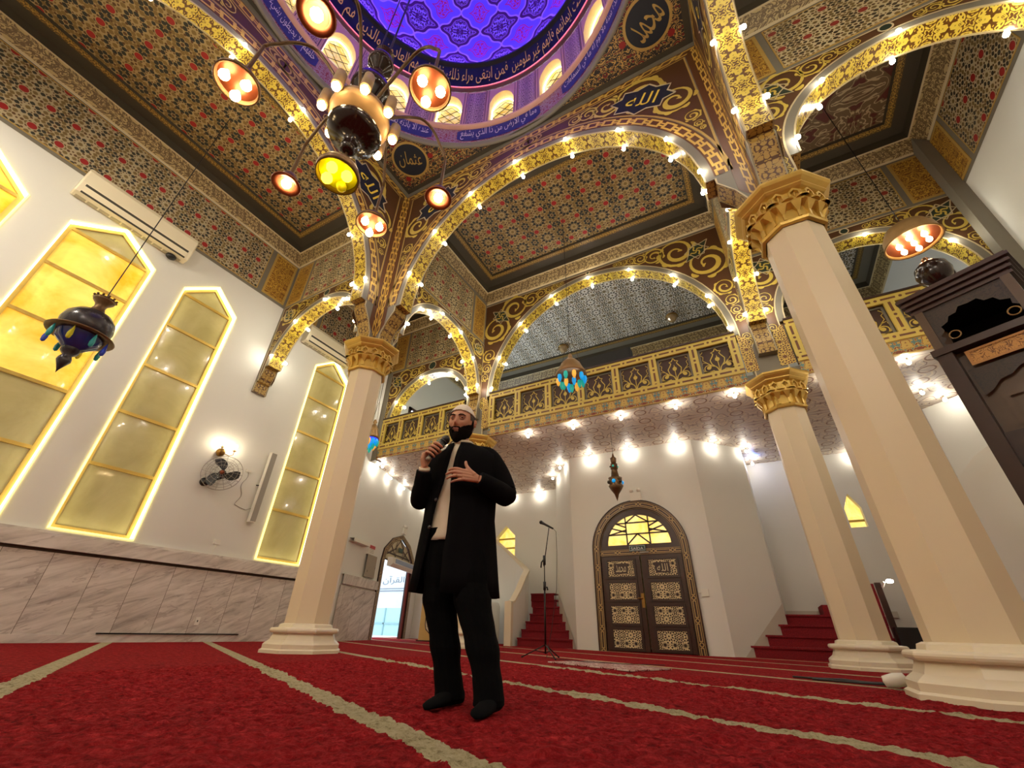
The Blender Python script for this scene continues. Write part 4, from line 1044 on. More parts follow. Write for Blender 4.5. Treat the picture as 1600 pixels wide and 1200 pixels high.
m = MB(); m.lathe([(0, 15.98), (0.12, 15.98), (0.14, 16.02), (0.3, 16.03)], 16, (DX, DY, 0)); obj('centre_boss', m, 'bronze', DM)

# ------------------------------------------------------------------ gallery floor, balustrades, lattice soffit
GZ = 4.53; YF = Y2-T/2
b = MB(); b.face([(-10.95, 13.05, GZ), (XR, 13.05, GZ), (XR, YF+0.01, GZ), (-9.36, YF+0.01, GZ)], [(-10.95, 13.05), (XR, 13.05), (XR, YF), (-9.36, YF)])
struct('ceiling_under_gallery', b, 'lattice_beige')
b = MB(); b.box((-9.34, YF+0.03, GZ+0.005), (XR, 13.05, GZ+0.22)); struct('floor_gallery', b, 'grey_band')
def balustrade(label, x0, x1, n):
    A = thing('balustrade', label, 'balustrade', ((x0+x1)/2, YF, GZ))
    F = Frame((x0, YF), (x1, YF), 1); L = F.L
    b = MB(); b.band(F, [(0, 4.545), (L, 4.545)], [(0, 4.785), (L, 4.785)], 0.03); b.u = [[(q[0], q[1]) for q in u] for u in b.u]; obj('floral_fascia', b, 'floral_band', A)
    b = MB(); b.box((x0, YF-0.035, 4.53), (x1, YF+0.02, 4.548)); b.box((x0, YF-0.035, 4.783), (x1, YF+0.02, 4.80)); obj('fascia_edge', b, 'gold_dull', A)
    r = MB()
    for z in (4.80, 5.60): r.band(F, [(0, z), (L, z)], [(0, z+0.16), (L, z+0.16)], 0.05, w=0.16)
    pw = L/n
    for i in range(n+1):
        s0 = min(max(i*pw-0.08, 0), L-0.16); r.band(F, [(s0, 4.96), (s0, 5.60)], [(s0+0.16, 4.96), (s0+0.16, 5.60)], 0.05, w=0.16)
    obj('rail_frame', r, 'rail_gold', A)
    r = MB(); r.box((x0, YF-0.07, 5.76), (x1, YF+0.10, 5.80)); obj('hand_rail', r, 'dark_wood', A)
    r = MB(); r.box((x0, YF+0.055, 4.80), (x1, YF+0.09, 5.76)); obj('light_stop_board', r, 'grey_band', A)  # added board that stops gallery daylight showing through the panel gaps
    for i in range(n):
        a0, a1 = i*pw+0.08, (i+1)*pw-0.08
        p = MB(); p.tess(F, [(a0, 4.96), (a1, 4.96), (a1, 5.60), (a0, 5.60)], -0.05); rect_band(p, F, a0, 4.96, a1, 5.60, 0.045, -0.03, 1)
        po = obj('rail_panel', p, ['brown_dark', 'grey_band'], A)
        o = MB(); cx = (a0+a1)/2; w = (a1-a0)/2; z0 = 4.99; d = -0.04
        for sg in (1, -1):      # lotus with curling stems
            o.ribbon(F, [(cx+sg*w*x, z0+z) for x, z in ((0.02, 0), (0.10, 0.10), (0.34, 0.20), (0.40, 0.30), (0.22, 0.40), (0.17, 0.44), (0.27, 0.48), (0.10, 0.50), (0, 0.57))], 0.020, d)
            cc = (cx+sg*w*0.55, z0+0.13)
            o.ribbon(F, [(cx+sg*0.01, z0)]+[(cc[0]+sg*(0.115-0.006*q)*cos(-2.2+q*0.42), cc[1]+(0.115-0.006*q)*sin(-2.2+q*0.42)) for q in range(14)], 0.019, d)
            o.tess(F, [(cc[0]+0.042*cos(a*PI/5), cc[1]+0.042*sin(a*PI/5)) for a in range(10)], d)
            o.ribbon(F, [(cx+sg*w*x, z0+z) for x, z in ((0.12, 0.12), (0.38, 0.17), (0.62, 0.26), (0.86, 0.28))], [0.010, 0.02, 0.02, 0.006], d)
            o.ribbon(F, [(cx+sg*w*x, z0+z) for x, z in ((0.55, 0.24), (0.80, 0.33), (0.74, 0.42), (0.90, 0.47), (0.72, 0.54))], 0.014, d)
            o.ribbon(F, [(cx+sg*w*x, z0+z) for x, z in ((0.30, 0.05), (0.60, 0.03), (0.85, 0.07), (0.92, 0.18), (0.86, 0.26))], 0.016, d)
        o.tess(F, [(cx+0.045*cos(a*PI/6), z0+0.30+0.050*sin(a*PI/6)) for a in range(12)], d); o.ribbon(F, [(cx, z0+0.33), (cx, z0+0.40)], [0.03, 0.004], d); o.ribbon(F, [(cx, z0), (cx, z0+0.26)], 0.014, d)
        obj('lotus_ornament', o, 'gold_paint', po, merge=False)
balustrade('long gilt balustrade of the gallery between the two rear columns', -5.30, 0.62, 7)
balustrade('gilt balustrade at the left end of the gallery, behind the man', -9.10, -6.10, 4)
balustrade('gilt balustrade at the right end of the gallery, partly behind the dark wooden pulpit', 1.50, 4.72, 4)
for lab, xa, xb in (('honeycomb panel beside the right end of the long balustrade', 0.64, 0.86), ('honeycomb panel between far right column and right balustrade', 1.22, 1.48), ('honeycomb panel beside the left end of the long balustrade', -5.52, -5.32)):
    F = Frame((xa, YF), (xb, YF), 1); L = F.L; lft = xa < 0.7 and xa > 0 or xa < -5.6
    pts = [(0, 4.80), (L, 4.80), (L, 5.35), (L*0.7, 5.62), (0, 5.72)] if xa != 1.22 else [(0, 4.80), (L, 4.80), (L, 5.72), (L*0.3, 5.62), (0, 5.35)]
    b = MB(); b.tess(F, pts, 0.012); o = obj('honeycomb_panel', b, 'girih_panel', None, merge=False); tag(o, lab, 'panel')
b = MB(); b.box((-9.36, YF-0.02, 4.5), (-9.12, YF+0.2, 7.5)); struct('trim_%d' % (TR[0]+1), b, 'grey_band'); TR[0] += 1

# ------------------------------------------------------------------ vestibule block with the exit door
VP = [(-5.25, 13.05), (-5.07, 12.0), (-4.02, 10.5), (-0.80, 10.5), (0.24, 11.62), (0.31, 13.05)]
b = MB()
for i in range(5):
    F = Frame(VP[i], VP[i+1], 1)
    if i == 2:
        cx = 4.02-2.38; dh = 1.08
        ho = [(cx-dh, 0)]+[(cx-dh*cos(PI*k/24), 2.06+dh*sin(PI*k/24)) for k in range(25)]+[(cx+dh, 0)]
        b.tess(F, [(0, 0)]+ho+[(F.L, 0), (F.L, GZ), (0, GZ)], 0)
    else: b.tess(F, [(0, 0), (F.L, 0), (F.L, GZ), (0, GZ)], 0)
struct('wall_vestibule', b, 'wall_white')
FD = Frame((-2.38, 10.5), (-1.38, 10.5), 1)
DO = bpy.data.objects.new('door_1', None); COL.objects.link(DO); DO.location = (-2.38, 10.5, 0); DO['kind'] = 'structure'; WORLD['door_1'] = (-2.38, 10.5, 0)
def archline(r, zc=2.06, n=32, kz=1.0): return [(-r, 0)]+[(-r*cos(PI*k/n), zc+kz*r*sin(PI*k/n)) for k in range(n+1)]+[(r, 0)]
m = MB(); m.band(FD, archline(1.10), archline(0.94), 0.03, w=0.16); m.band(FD, archline(0.94), archline(0.92), 0.0, w=0.0)
obj('door_frame', m, 'door_frame_inlay', DO)
m = MB(); m.band(FD, archline(1.12), archline(1.095), 0.05); obj('outer_bead', m, 'door_wood', DO)
m = MB(); fl = [(-0.74*cos(PI*k/24), 2.16+0.68*sin(PI*k/24)) for k in range(25)]
m.tess(FD, [(-0.93, 1.98), (0.93, 1.98), (0.93, 2.06)]+[(0.93*cos(PI*k/24), 2.06+0.93*sin(PI*k/24)) for k in range(1, 25)], -0.02, holes=[fl]); obj('fanlight_surround', m, 'door_wood', DO)
m = MB(); m.tess(FD, fl, -0.05); fo = obj('fanlight', m, 'pane_glow', DO)
m = MB()
def bar(x0, z0, x1, z1, w=0.035): m.ribbon(FD, [(x0, z0), (x1, z1)], w, -0.03)
for a in ((-0.70, 2.40, 0.70, 2.40), (-0.26, 2.16, -0.26, 2.80), (0.28, 2.16, 0.28, 2.80), (-0.60, 2.66, 0.60, 2.66), (-0.26, 2.66, 0.0, 2.84), (0.28, 2.66, 0.0, 2.84), (-0.70, 2.40, -0.26, 2.50), (-0.62, 2.56, -0.26, 2.45),
          (0.70, 2.40, 0.28, 2.50), (0.62, 2.56, 0.28, 2.45), (-0.26, 2.16, 0.0, 2.40), (0.28, 2.16, 0.0, 2.40), (-0.5, 2.66, -0.26, 2.56), (0.5, 2.66, 0.28, 2.56)): bar(*a)
m.band(FD, fl, [(x*1.06, 2.16+(z-2.16)*1.06) for x, z in fl], -0.015); obj('fanlight_bars', m, 'door_wood', fo)
m = MB(); m.band(FD, [(-0.93, 1.92), (0.93, 1.92)], [(-0.93, 2.06), (0.93, 2.06)], 0.02, w=0.16); obj('transom', m, 'door_frame_inlay', DO)
for sg in (-1, 1):
    xa, xb = (-0.93, -0.012) if sg < 0 else (0.012, 0.93)
    m = MB(); m.box((-2.38+xa, 10.50, 0.01), (-2.38+xb, 10.56, 1.93)); le = obj('door_leaf', m, 'door_wood', DO)
    cx = (xa+xb)/2
    for k, zc_ in enumerate((1.64, 1.17, 0.70, 0.24)):
        f = MB(); rect_band(f, FD, cx-0.355, zc_-0.215, cx+0.355, zc_+0.215, 0.045, 0.022); obj('panel_moulding', f, 'dark_wood', le)
        f = MB(); f.tess(FD, [(cx-0.30, zc_-0.165), (cx+0.30, zc_-0.165), (cx+0.30, zc_+0.165), (cx-0.30, zc_+0.165)], 0.008); obj('lattice_panel', f, 'door_lattice', le, merge=False)
        if k == 0:
            f = MB(); f.tess(FD, [(cx-0.15, zc_-0.11), (cx+0.15, zc_-0.11), (cx+0.17, zc_), (cx+0.15, zc_+0.11), (cx-0.15, zc_+0.11), (cx-0.17, zc_)], 0.012); obj('name_plate', f, 'dark_wood', le, merge=False)
            f = MB(); text_on(f, shape_ar('محمد' if sg < 0 else 'الله'), lambda x, y: FD(cx-0.12+x, zc_-0.08+y, 0.016), width=0.24, height=0.16); obj('lettering', f, 'inlay_cream', le, merge=False)
m = MB(); m.box((-2.45, 10.475, 0.84), (-2.385, 10.50, 1.12)); m.tube([(-2.42, 10.48, 1.02), (-2.42, 10.43, 1.02), (-2.52, 10.43, 1.02)], 0.012, 8); obj('door_handle', m, 'brass', DO)
m = MB(); m.box((-2.60, 10.455, 2.00), (-2.22, 10.485, 2.13)); sg_ = obj('exit_sign', m, 'sign_green'); tag(sg_, 'dark green exit sign above the carved double door', 'sign')
f = MB(); FS = Frame((-2.57, 10.453), (-2.25, 10.453), 1); text_on(f, 'SAÍDA', lambda x, y: FS(x+0.02, 2.028+y, 0.0), width=0.28, height=0.075); o = obj('lettering', f, 'sign_white', sg_, merge=False)
f = MB(); rect_band(f, FS, -0.02, 2.01, 0.335, 2.12, 0.006, 0.001); obj('sign_border', f, 'sign_white', sg_)
m = MB(); m.box((-2.36, 10.44, 1.955), (-2.16, 10.48, 1.985)); o = obj('door_closer', m, 'grey_metal'); tag(o, 'small silver door closer just under the exit sign', 'door closer')
def emergency(x, y, z, nrm, label, s=1.0):
    A = thing('emergency_light', label, 'emergency light', (x, y, z)); F = Frame((x, y), (x+nrm[1], y-nrm[0]), 1); F.e = Vector((-nrm[1], nrm[0], 0)); F.n = Vector((nrm[0], nrm[1], 0))
    m = MB()
    def bx(a0, a1, z0, z1, d0, d1):
        c_ = [F(a, zz, d) for zz in (z0, z1) for a, d in ((a0, d0), (a1, d0), (a1, d1), (a0, d1))]
        for q in ((0, 1, 5, 4), (1, 2, 6, 5), (2, 3, 7, 6), (3, 0, 4, 7), (4, 5, 6, 7), (3, 2, 1, 0)): m.face([c_[i] for i in q])
    bx(-0.13*s, 0.13*s, z-0.12*s, z+0.08*s, 0.0, 0.07); obj('housing', m, 'white_plastic', A)
    m = MB()
    for k in (-0.09, 0.09):
        c = F(k*s, z+0.13*s, 0.05); m.ball(c, 0.05*s, 10)
    obj('lamp_head', m, 'white_plastic', A)
emergency(-2.30, 10.5, 3.28, (0, -1), 'white twin-head emergency light above the carved double door')
emergency(*SK(3.45, 0).xy, 3.18, (SK.n.x, SK.n.y), 'white emergency light over the pointed street doorway')
m = MB(); m.box((-1.19, 10.47, 1.05), (-1.05, 10.5, 1.19)); o = obj('wall_switch', m, 'white_plastic'); tag(o, 'small white switch plate right of the double door', 'switch')
m = MB(); m.tube([(-1.05-0.25, 10.49, 1.12), (-1.19, 10.49, 1.12)], 0.008, 6); o = obj('conduit', m, 'white_plastic'); tag(o, 'short thin white conduit running from the double door to the switch plate', 'conduit')

# ------------------------------------------------------------------ stairs
A = thing('staircase', 'red carpeted steps right of the double door, rising behind the columns', 'staircase', (0.5, 10.9, 0))
for i in range(4):
    y = 10.85+0.30*i; z = 0.195*(i+1); xl = -0.80+(y-10.5)*0.93 if y < 11.6 else 0.26
    m = MB(); yb = 13.0
    m.face([(xl, y, z-0.195), (1.9, y, z-0.195), (1.9, y, z-0.03), (xl, y, z-0.03)]); m.box((xl-0.03, y-0.03, z-0.035), (1.9, min(y+0.36, 13.0), z)); obj('step', m, 'stair_carpet', A)
for i in range(3):
    m = MB(); x = 0.98+0.26*i; z = 0.78+0.195*(i+1); m.box((x, 12.0, z-0.195), (2.0, 13.0, z)); obj('step', m, 'stair_carpet', A)
m = MB(); m.box((0.2, 12.0, 0.6), (2.0, 13.0, 0.775)); obj('landing', m, 'stair_carpet', A)
b = MB(); F = Frame((-0.80, 10.5), (0.24, 11.62), 1); b.tess(F, [(0.25, 0), (1.53, 0), (1.53, 0.98), (1.3, 0.80), (0.27, 0.02)], 0.015); struct('baseboard_stair', b, 'skirting')
b = MB(); b.box((0.32, 12.98, 0.78), (2.4, 13.04, 0.90)); struct('baseboard_back', b, 'skirting')
A = thing('staircase', 'narrow red carpeted steps winding up behind the microphone stand', 'staircase', (-5.3, 10.8, 0))
for i in range(7):
    y = 10.80+0.28*i; z = 0.185*(i+1); xr = -4.02-(y-10.5)*0.70-0.02; xl = -5.72+[0, -0.03, -0.05, -0.07, -0.12, -0.30, -0.45][i]
    m = MB(); m.face([(xl, y, z-0.185), (xr, y, z-0.185), (xr, y, z-0.03), (xl, y, z-0.03)]); m.box((xl, y-0.03, z-0.035), (xr+0.02, min(13.0, y+0.34), z)); obj('step', m, 'stair_carpet', A)
b = MB(); F = Frame((-4.02, 10.5), (-5.07, 12.0), -1); b.tess(F, [(0.1, 0), (1.83, 0), (1.83, 1.25), (1.6, 1.12), (0.15, 0.1)], 0.015); struct('baseboard_stair_left', b, 'skirting')
# plastered parapet of the left stair: newel, rising coping, then back to the left
A = thing('stair_parapet', 'white plastered curved parapet beside the narrow winding stairs', 'parapet', (-5.9, 10.8, 0))
path = [(-5.86, 10.62, 0.98), (-5.86, 10.75, 1.02), (-5.88, 11.1, 1.30), (-5.92, 11.5, 1.68), (-5.98, 11.8, 1.86), (-6.15, 12.0, 1.98), (-6.5, 12.15, 2.22), (-7.0, 12.25, 2.60), (-7.6, 12.3, 3.05)]
m = MB()
for (x0, y0, z0), (x1, y1, z1) in zip(path, path[1:]):
    d = Vector((x1-x0, y1-y0, 0)).normalized(); nn = Vector((d.y, -d.x, 0))*0.06
    for s_ in (1, -1): m.face([(x0+s_*nn.x, y0+s_*nn.y, 0), (x1+s_*nn.x, y1+s_*nn.y, 0), (x1+s_*nn.x, y1+s_*nn.y, z1-0.04), (x0+s_*nn.x, y0+s_*nn.y, z0-0.04)])
m.face([(-5.80, 10.62, 0), (-5.92, 10.62, 0), (-5.92, 10.62, 0.95), (-5.80, 10.62, 0.95)]); obj('parapet_wall', m, 'wall_white', A)
m = MB(); P_ = [Vector(p) for p in path]; rings = []
for i, p in enumerate(P_):
    d = (P_[min(i+1, len(P_)-1)]-P_[max(i-1, 0)]); d.z = 0; d.normalize(); nn = Vector((d.y, -d.x, 0))
    rings.append([p+nn*0.085+Vector((0, 0, -0.06)), p+nn*0.085, p-nn*0.085, p-nn*0.085+Vector((0, 0, -0.06))])
m.loft(rings); obj('coping', m, 'base_cream', A)
m = MB(); m.box((-5.97, 10.55, 0), (-5.78, 10.66, 0.98)); obj('newel', m, 'base_cream', A)
m = MB(); m.lathe([(0.72, 0), (0.72, 0.9), (0.68, 1.0), (0.0, 1.05)], 24, (-7.35, 11.25, 0)); o = obj('curved_plinth', m, 'wall_white', None, 'full'); tag(o, 'low rounded white plaster wall between pillar base and stair parapet', 'plinth')

# right rear corner under the gallery
b = MB(); b.face([(3.72, 10.86, 0), (4.9, 9.70, 0), (4.9, 9.70, GZ), (3.72, 10.86, GZ)]); b.face([(3.72, 10.86, 0), (3.72, 10.86, GZ), (3.45, 13.05, GZ), (3.45, 13.05, 0)]); struct('wall_right_rear', b, 'wall_white')
m = MB(); A0 = [(3.05+0.0, 10.6), (3.3, 10.2), (3.7, 9.85), (4.2, 9.60), (4.88, 9.5)]; zt_ = [2.2, 2.7, 3.15, 3.45, 3.6]
for i in range(4): m.face([(*A0[i], 0), (*A0[i+1], 0), (*A0[i+1], zt_[i+1]), (*A0[i], zt_[i])])
o = obj('curved_wall', m, 'wall_white', None, 'full'); tag(o, 'sweeping white curved stair wall at far right beneath the gallery', 'wall')
# ------------------------------------------------------------------ string bulbs (one mesh, copied)
m = MB()
m.lathe([(0.0, 0.075), (0.018, 0.075), (0.020, 0.03), (0.014, 0.026)], 8, mat=0)
m.tube([(0, 0, 0.07), (0, 0, 0.085)], 0.006, 5, 0)
k = len(m.f); m.lathe([(0, -0.042), (0.016, -0.038), (0.030, -0.022), (0.034, -0.004), (0.028, 0.014), (0.014, 0.027), (0, 0.03)], 8, mat=1)
BULB = mesh('string_bulb', m, ['white_plastic', 'bulb_white'], 'full')
BULBL = BULB.copy(); BULBL.materials[1] = MAT['bulb_low']
def bulb(p, label, group, d=None, sc=1.0):
    o = bpy.data.objects.new('string_bulb', BULBL if p[2] < 4.5 else BULB); COL.objects.link(o); o.location = p
    if d is not None:      # d: direction the glass points
        o.rotation_euler = Vector((0, 0, -1)).rotation_difference(Vector(d)).to_euler()
    o.scale = (sc,)*3; tag(o, label, 'light bulb', group)
def arch_bulbs(P, Q, side, c, R, zc, angs, front, back, label, out=0.03):
    F = Frame(P, Q, side)
    for on_, dd, w in ((front, T/2+out, 'near edge'), (back, -T/2-out, 'far edge')):
        if not on_: continue
        for a in angs:
            r = R-0.02; p = F(c+r*cos(rad(a)), zc+r*sin(rad(a)), dd)
            d = F.n*(1 if dd > 0 else -1)*0.8+Vector((0, 0, -1))
            bulb(p, 'small lit bulb on the %s of the %s' % (w, label), 'bulbs along %s, %s' % (label, w), d)
big = [4+23*i for i in range(8)]; sm = [6, 38, 70, 103, 136, 168]
arch_bulbs(C1, C2, 1, 3.56, 2.86, 5.98, big, 1, 1, 'great front arch')
arch_bulbs((X1, Y0), C1, 1, 3.54, 2.86, 5.98, [8+23.5*i for i in range(8)], 1, 1, 'great left arch')
arch_bulbs((X2, Y0), C2, -1, 3.54, 2.86, 5.98, [8+23.5*i for i in range(8)], 1, 1, 'great right arch')
arch_bulbs((X1, Y0), (X2, Y0), -1, 3.56, 2.86, 5.98, big, 1, 0, 'great arch behind the camera')
arch_bulbs((XW, Y1), C1, 1, 1.74, 1.42, 5.70, [10, 50, 88, 130, 172], 1, 1, 'left aisle arch')
arch_bulbs(C2, (XR, Y1), 1, 1.90, 1.47, 5.86, [10, 45, 88, 128, 172], 1, 1, 'right aisle arch')
arch_bulbs(C1, C4, 1, 1.97, 1.42, 5.86, sm, 1, 1, 'small left rear arch')
arch_bulbs(C2, C3, -1, 1.97, 1.42, 5.86, sm, 1, 1, 'small right rear arch')
arch_bulbs(C4, C3, 1, 3.42, 2.93, 5.78, [3, 23, 45, 68, 90, 112, 135, 158, 177], 1, 1, 'wide gallery arch')
arch_bulbs((-9.30, Y2), C4, 1, 1.82, 1.44, 5.60, [14, 60, 105, 150], 1, 1, 'left gallery arch')
arch_bulbs(C3, (XR, Y2), 1, 2.00, 1.50, 5.84, [30, 80, 130], 1, 0, 'right gallery arch')
for x, y in ((-9.2, 8.6), (-6.7, 8.45), (-5.4, 8.45), (-4.26, 8.43), (-3.08, 8.43), (-1.96, 8.43), (-0.79, 8.40), (0.33, 8.40), (1.9, 8.42), (3.01, 8.38), (4.1, 8.4)):
    bulb((x, y, 4.44), 'small lit bulb under the front edge of the gallery', 'bulbs under the gallery edge')
for x, y in ((-4.98, 11.57), (-4.40, 10.75), (-3.39, 10.37), (-2.31, 10.37), (-1.14, 10.37), (-0.30, 10.84), (0.36, 11.55), (0.46, 12.6)):
    bulb((x, y, 4.40), 'small lit bulb at the top of the white vestibule walls', 'bulbs around the vestibule top')
for x, y in ((-6.1, 12.9), (-7.2, 12.9), (-8.3, 12.9), (-9.4, 12.9), (1.6, 12.9), (2.7, 12.9)):
    bulb((x, y, 4.40), 'small lit bulb along the top of the rear wall', 'bulbs along the rear wall')
for s_ in (0.5, 1.5, 2.6, 3.8, 4.9):
    q = SK(s_, 4.40, 0.13); bulb(q, 'small lit bulb at the top of the wall with the street doorway', 'bulbs over the street door wall')
for p in ((3.45, 9.72, 4.42), (3.90, 10.25, 4.42), (4.5, 9.8, 4.42)): bulb(p, 'small lit bulb in the right rear corner under the gallery', 'bulbs in the right rear corner')
m = MB(); m.lathe([(0, 0.06), (0.03, 0.06), (0.045, 0), (0.03, -0.03), (0, -0.04)], 12); o = obj('spot_lamp', m, 'spot_blue', None, 'full'); o.location = (0.52, 12.35, 4.47); tag(o, 'small blue-white spot lamp at the soffit corner behind the far right column', 'spot lamp')

# ------------------------------------------------------------------ chandelier in the dome bay
CX, CY = DX, DY
CH = thing('chandelier', 'huge turned dark wood chandelier with six arms hanging below the dome', 'chandelier', (CX, CY, 4.0))
c0 = (CX, CY, 0)
m = MB(); m.lathe([(0, 5.72), (0.07, 5.72), (0.10, 5.66), (0.075, 5.60), (0.11, 5.54), (0.135, 5.46), (0.12, 5.36), (0.06, 5.28), (0.055, 5.22), (0.09, 5.18), (0.07, 5.13), (0.06, 5.10)], 28, c0); obj('upper_vase', m, 'chandelier_wood', CH, 'full')
m = MB(); m.lathe([(0.06, 5.10), (0.10, 5.06), (0.17, 4.98), (0.19, 4.88), (0.175, 4.78), (0.12, 4.68), (0.07, 4.62), (0.06, 4.52)], 28, c0); obj('main_vase', m, 'chandelier_wood', CH, 'full')
m = MB(); m.lathe([(0.06, 4.52), (0.20, 4.46), (0.265, 4.42), (0.27, 4.36), (0.24, 4.33), (0.06, 4.33)], 32, c0); obj('candle_ring', m, 'tan_sleeve', CH, 'full')
m = MB(); m.lathe([(0.05, 4.33), (0.09, 4.27), (0.215, 4.20), (0.235, 4.15), (0.22, 4.10), (0.13, 4.06), (0.07, 4.02), (0.05, 3.96), (0.07, 3.91), (0.055, 3.85), (0, 3.84)], 32, c0); obj('lower_dish', m, 'chandelier_wood', CH, 'full')
def glass_bulb(parent, p, r=0.035, mt='bulb_warm', d=(0, 0, -1), n=10):
    q = MB(); R_ = Vector((0, 0, -1)).rotation_difference(Vector(d)).to_matrix().to_4x4(); M_ = Matrix.Translation(p) @ R_
    q.lathe([(0, -1.25*r), (0.5*r, -1.1*r), (0.9*r, -0.55*r), (r, 0), (0.8*r, 0.6*r), (0.42*r, 1.1*r), (0.36*r, 1.5*r), (0, 1.5*r)], n, M=M_); return obj('bulb', q, mt, parent, 'full')
for i in range(8):
    a = 2*PI*i/8+0.2; x, y = CX+0.315*cos(a), CY+0.315*sin(a)
    m = MB(); m.lathe([(0.040, 4.53), (0.046, 4.53), (0.050, 4.34), (0.040, 4.33), (0.038, 4.36)], 14, (x, y, 0)); m.lathe([(0, 4.53), (0.040, 4.53)], 14, (x, y, 0)); s_ = obj('candle_sleeve', m, 'tan_sleeve', CH, 'full')
    glass_bulb(s_, (x, y, 4.31), 0.038)
for k in range(3):
    a = 2*PI*k/3; m = MB(); m.tube([(CX+0.06*cos(a), CY+0.06*sin(a), 5.70), (CX+0.10*cos(a), CY+0.10*sin(a), 15.95)], 0.007, 5); obj('suspension_rod', m, 'black_metal', CH)
def lamp_cup(x, y, z, r, n, glass, parent):
    m = MB(); m.lathe([(0.02, z+0.10), (0.05, z+0.09), (r*0.8, z+0.07), (r, z+0.02), (r*1.02, z-0.015), (r*0.94, z-0.02), (r*0.93, z+0.01), (r*0.7, z+0.045), (0, z+0.05)], 28, (x, y, 0)); cup = obj('lamp_cup', m, 'bronze', parent, 'full')
    m = MB(); m.lathe([(0, z+0.02), (r*0.9, z+0.018)], 28, (x, y, 0)); obj('reflector', m, 'copper', cup, 'full')
    for k in range(n):
        a = 2*PI*k/n+0.5; rr = r*0.52 if n > 1 else 0
        glass_bulb(cup, (x+rr*cos(a), y+rr*sin(a), z-0.04), 0.040 if n > 1 else 0.045, glass)
arms = [(0, 0), (67, 1), (123, 0), (180, 1), (239, 0), (302, 1)]
for deg, kind in arms:
    a = rad(deg); e_ = Vector((cos(a), sin(a), 0)); P = lambda r, z: Vector((CX, CY, 0))+e_*r+Vector((0, 0, z))
    m = MB(); pts = []
    for q in range(17):
        t_ = q/16; r = 0.10+0.78*(1-(1-t_)**1.35); z = 4.50+0.62*sin(min(1, t_*1.25)*PI*0.62)-0.62*max(0, t_-0.45)**1.2*1.35
        pts.append(P(r, z))
    zend = pts[-1].z; m.tube(pts, 0.016, 7); ar = obj('arm', m, 'bronze', CH, 'full')
    x, y = pts[-1].x, pts[-1].y
    zl = 4.02
    m = MB(); m.lathe([(0.012, zl+0.05), (0.02, zl+0.09), (0.035, zl+0.12), (0.018, zl+0.15), (0.014, zend)], 10, (x, y, 0)); obj('arm_drop', m, 'bronze', ar)
    if kind == 0: lamp_cup(x, y, zl, 0.165, 3, 'bulb_warm', ar)
    else:
        m = MB(); m.lathe([(0.03, zl+0.12), (0.07, zl+0.11), (0.085, zl+0.06), (0.09, zl+0.02)], 24, (x, y, 0)); sh = obj('lamp_shade', m, 'bronze', ar, 'full')
        m = MB(); m.lathe([(0.09, zl+0.02), (0.135, zl-0.01), (0.128, zl-0.02), (0.085, zl-0.005), (0.08, zl+0.02), (0.0, zl+0.05)], 28, (x, y, 0)); obj('copper_rim', m, 'copper', sh, 'full')
        glass_bulb(sh, (x, y, zl+0.0), 0.045)
m = MB(); m.tube([(CX, CY, 3.84), (CX, CY, 3.66)], 0.012, 6); m.lathe([(0.02, 3.66), (0.06, 3.65), (0.15, 3.61), (0.175, 3.55), (0.17, 3.50), (0.16, 3.50), (0.155, 3.56), (0.0, 3.60)], 28, c0); yc_ = obj('bottom_cup', m, 'bronze', CH, 'full')
m = MB(); m.lathe([(0, 3.555), (0.15, 3.545)], 28, c0); obj('yellow_reflector', m, 'glass_yellow', yc_, 'full')
for k in range(4):
    a = PI/2*k+0.4; glass_bulb(yc_, (CX+0.085*cos(a), CY+0.085*sin(a), 3.50), 0.045, 'bulb_yellow' if k != 1 else 'glass_yellow')

# ------------------------------------------------------------------ hanging lanterns
A = thing('hanging_lantern', 'dark enamelled Ottoman hanging lantern with teal glass drops in front of the left windows', 'lantern', (-7.75, 1.20, 3.9))
c_ = (-7.75, 1.20, 0)
m = MB(); m.lathe([(0.0946, 4.44), (0.1333, 4.46), (0.1247, 4.42), (0.0731, 4.36), (0.0645, 4.30), (0.086, 4.24), (0.1118, 4.20)], 28, c_); obj('crown', m, 'bronze', A, 'full')
m = MB(); 
for k in range(12):
    a = 2*PI*k/12; m.ball((-7.75+0.133*cos(a), 1.2+0.133*sin(a), 4.475), 0.018, 6)
obj('crown_beads', m, 'bronze', A)
m = MB(); m.lathe([(0.1118, 4.20), (0.2064, 4.16), (0.2795, 4.07), (0.301, 3.96), (0.2881, 3.87), (0.2666, 3.83)], 36, c_); obj('dome_body', m, 'enamel', A, 'full')
m = MB(); m.lathe([(0.2666, 3.84), (0.3698, 3.80), (0.3827, 3.785), (0.3698, 3.77), (0.258, 3.775), (0.2494, 3.80)], 36, c_); obj('rim', m, 'bronze', A, 'full')
m = MB(); m.lathe([(0.258, 3.775), (0.2322, 3.68), (0.1462, 3.60), (0.1118, 3.56), (0, 3.55)], 32, c_); obj('glass_bowl', m, 'glass_dark_blue', A, 'full')
m = MB(); m.lathe([(0.1032, 3.56), (0.0989, 3.50), (0.0516, 3.45), (0.0731, 3.40), (0.0774, 3.36), (0.0387, 3.28), (0.0129, 3.22), (0, 3.17)], 24, c_); obj('finial', m, 'enamel', A, 'full')
for k in range(8):
    a = 2*PI*k/8+0.3; x, y = -7.75+0.31*cos(a), 1.2+0.31*sin(a)
    m = MB(); m.lathe([(0, 3.56), (0.02408, 3.58), (0.03096, 3.64), (0.0172, 3.72), (0.00344, 3.78)], 10, (x, y, 0)); obj('glass_drop', m, ('bead_teal_dim', 'glass_cobalt', 'bead_teal_dim', 'glass_yellow')[k % 4], A, 'full')
m = MB(); m.tube([(-7.75, 1.20, 4.44), (-7.75, 1.20, CEIL)], 0.008, 5); obj('cord', m, 'black_metal', A)

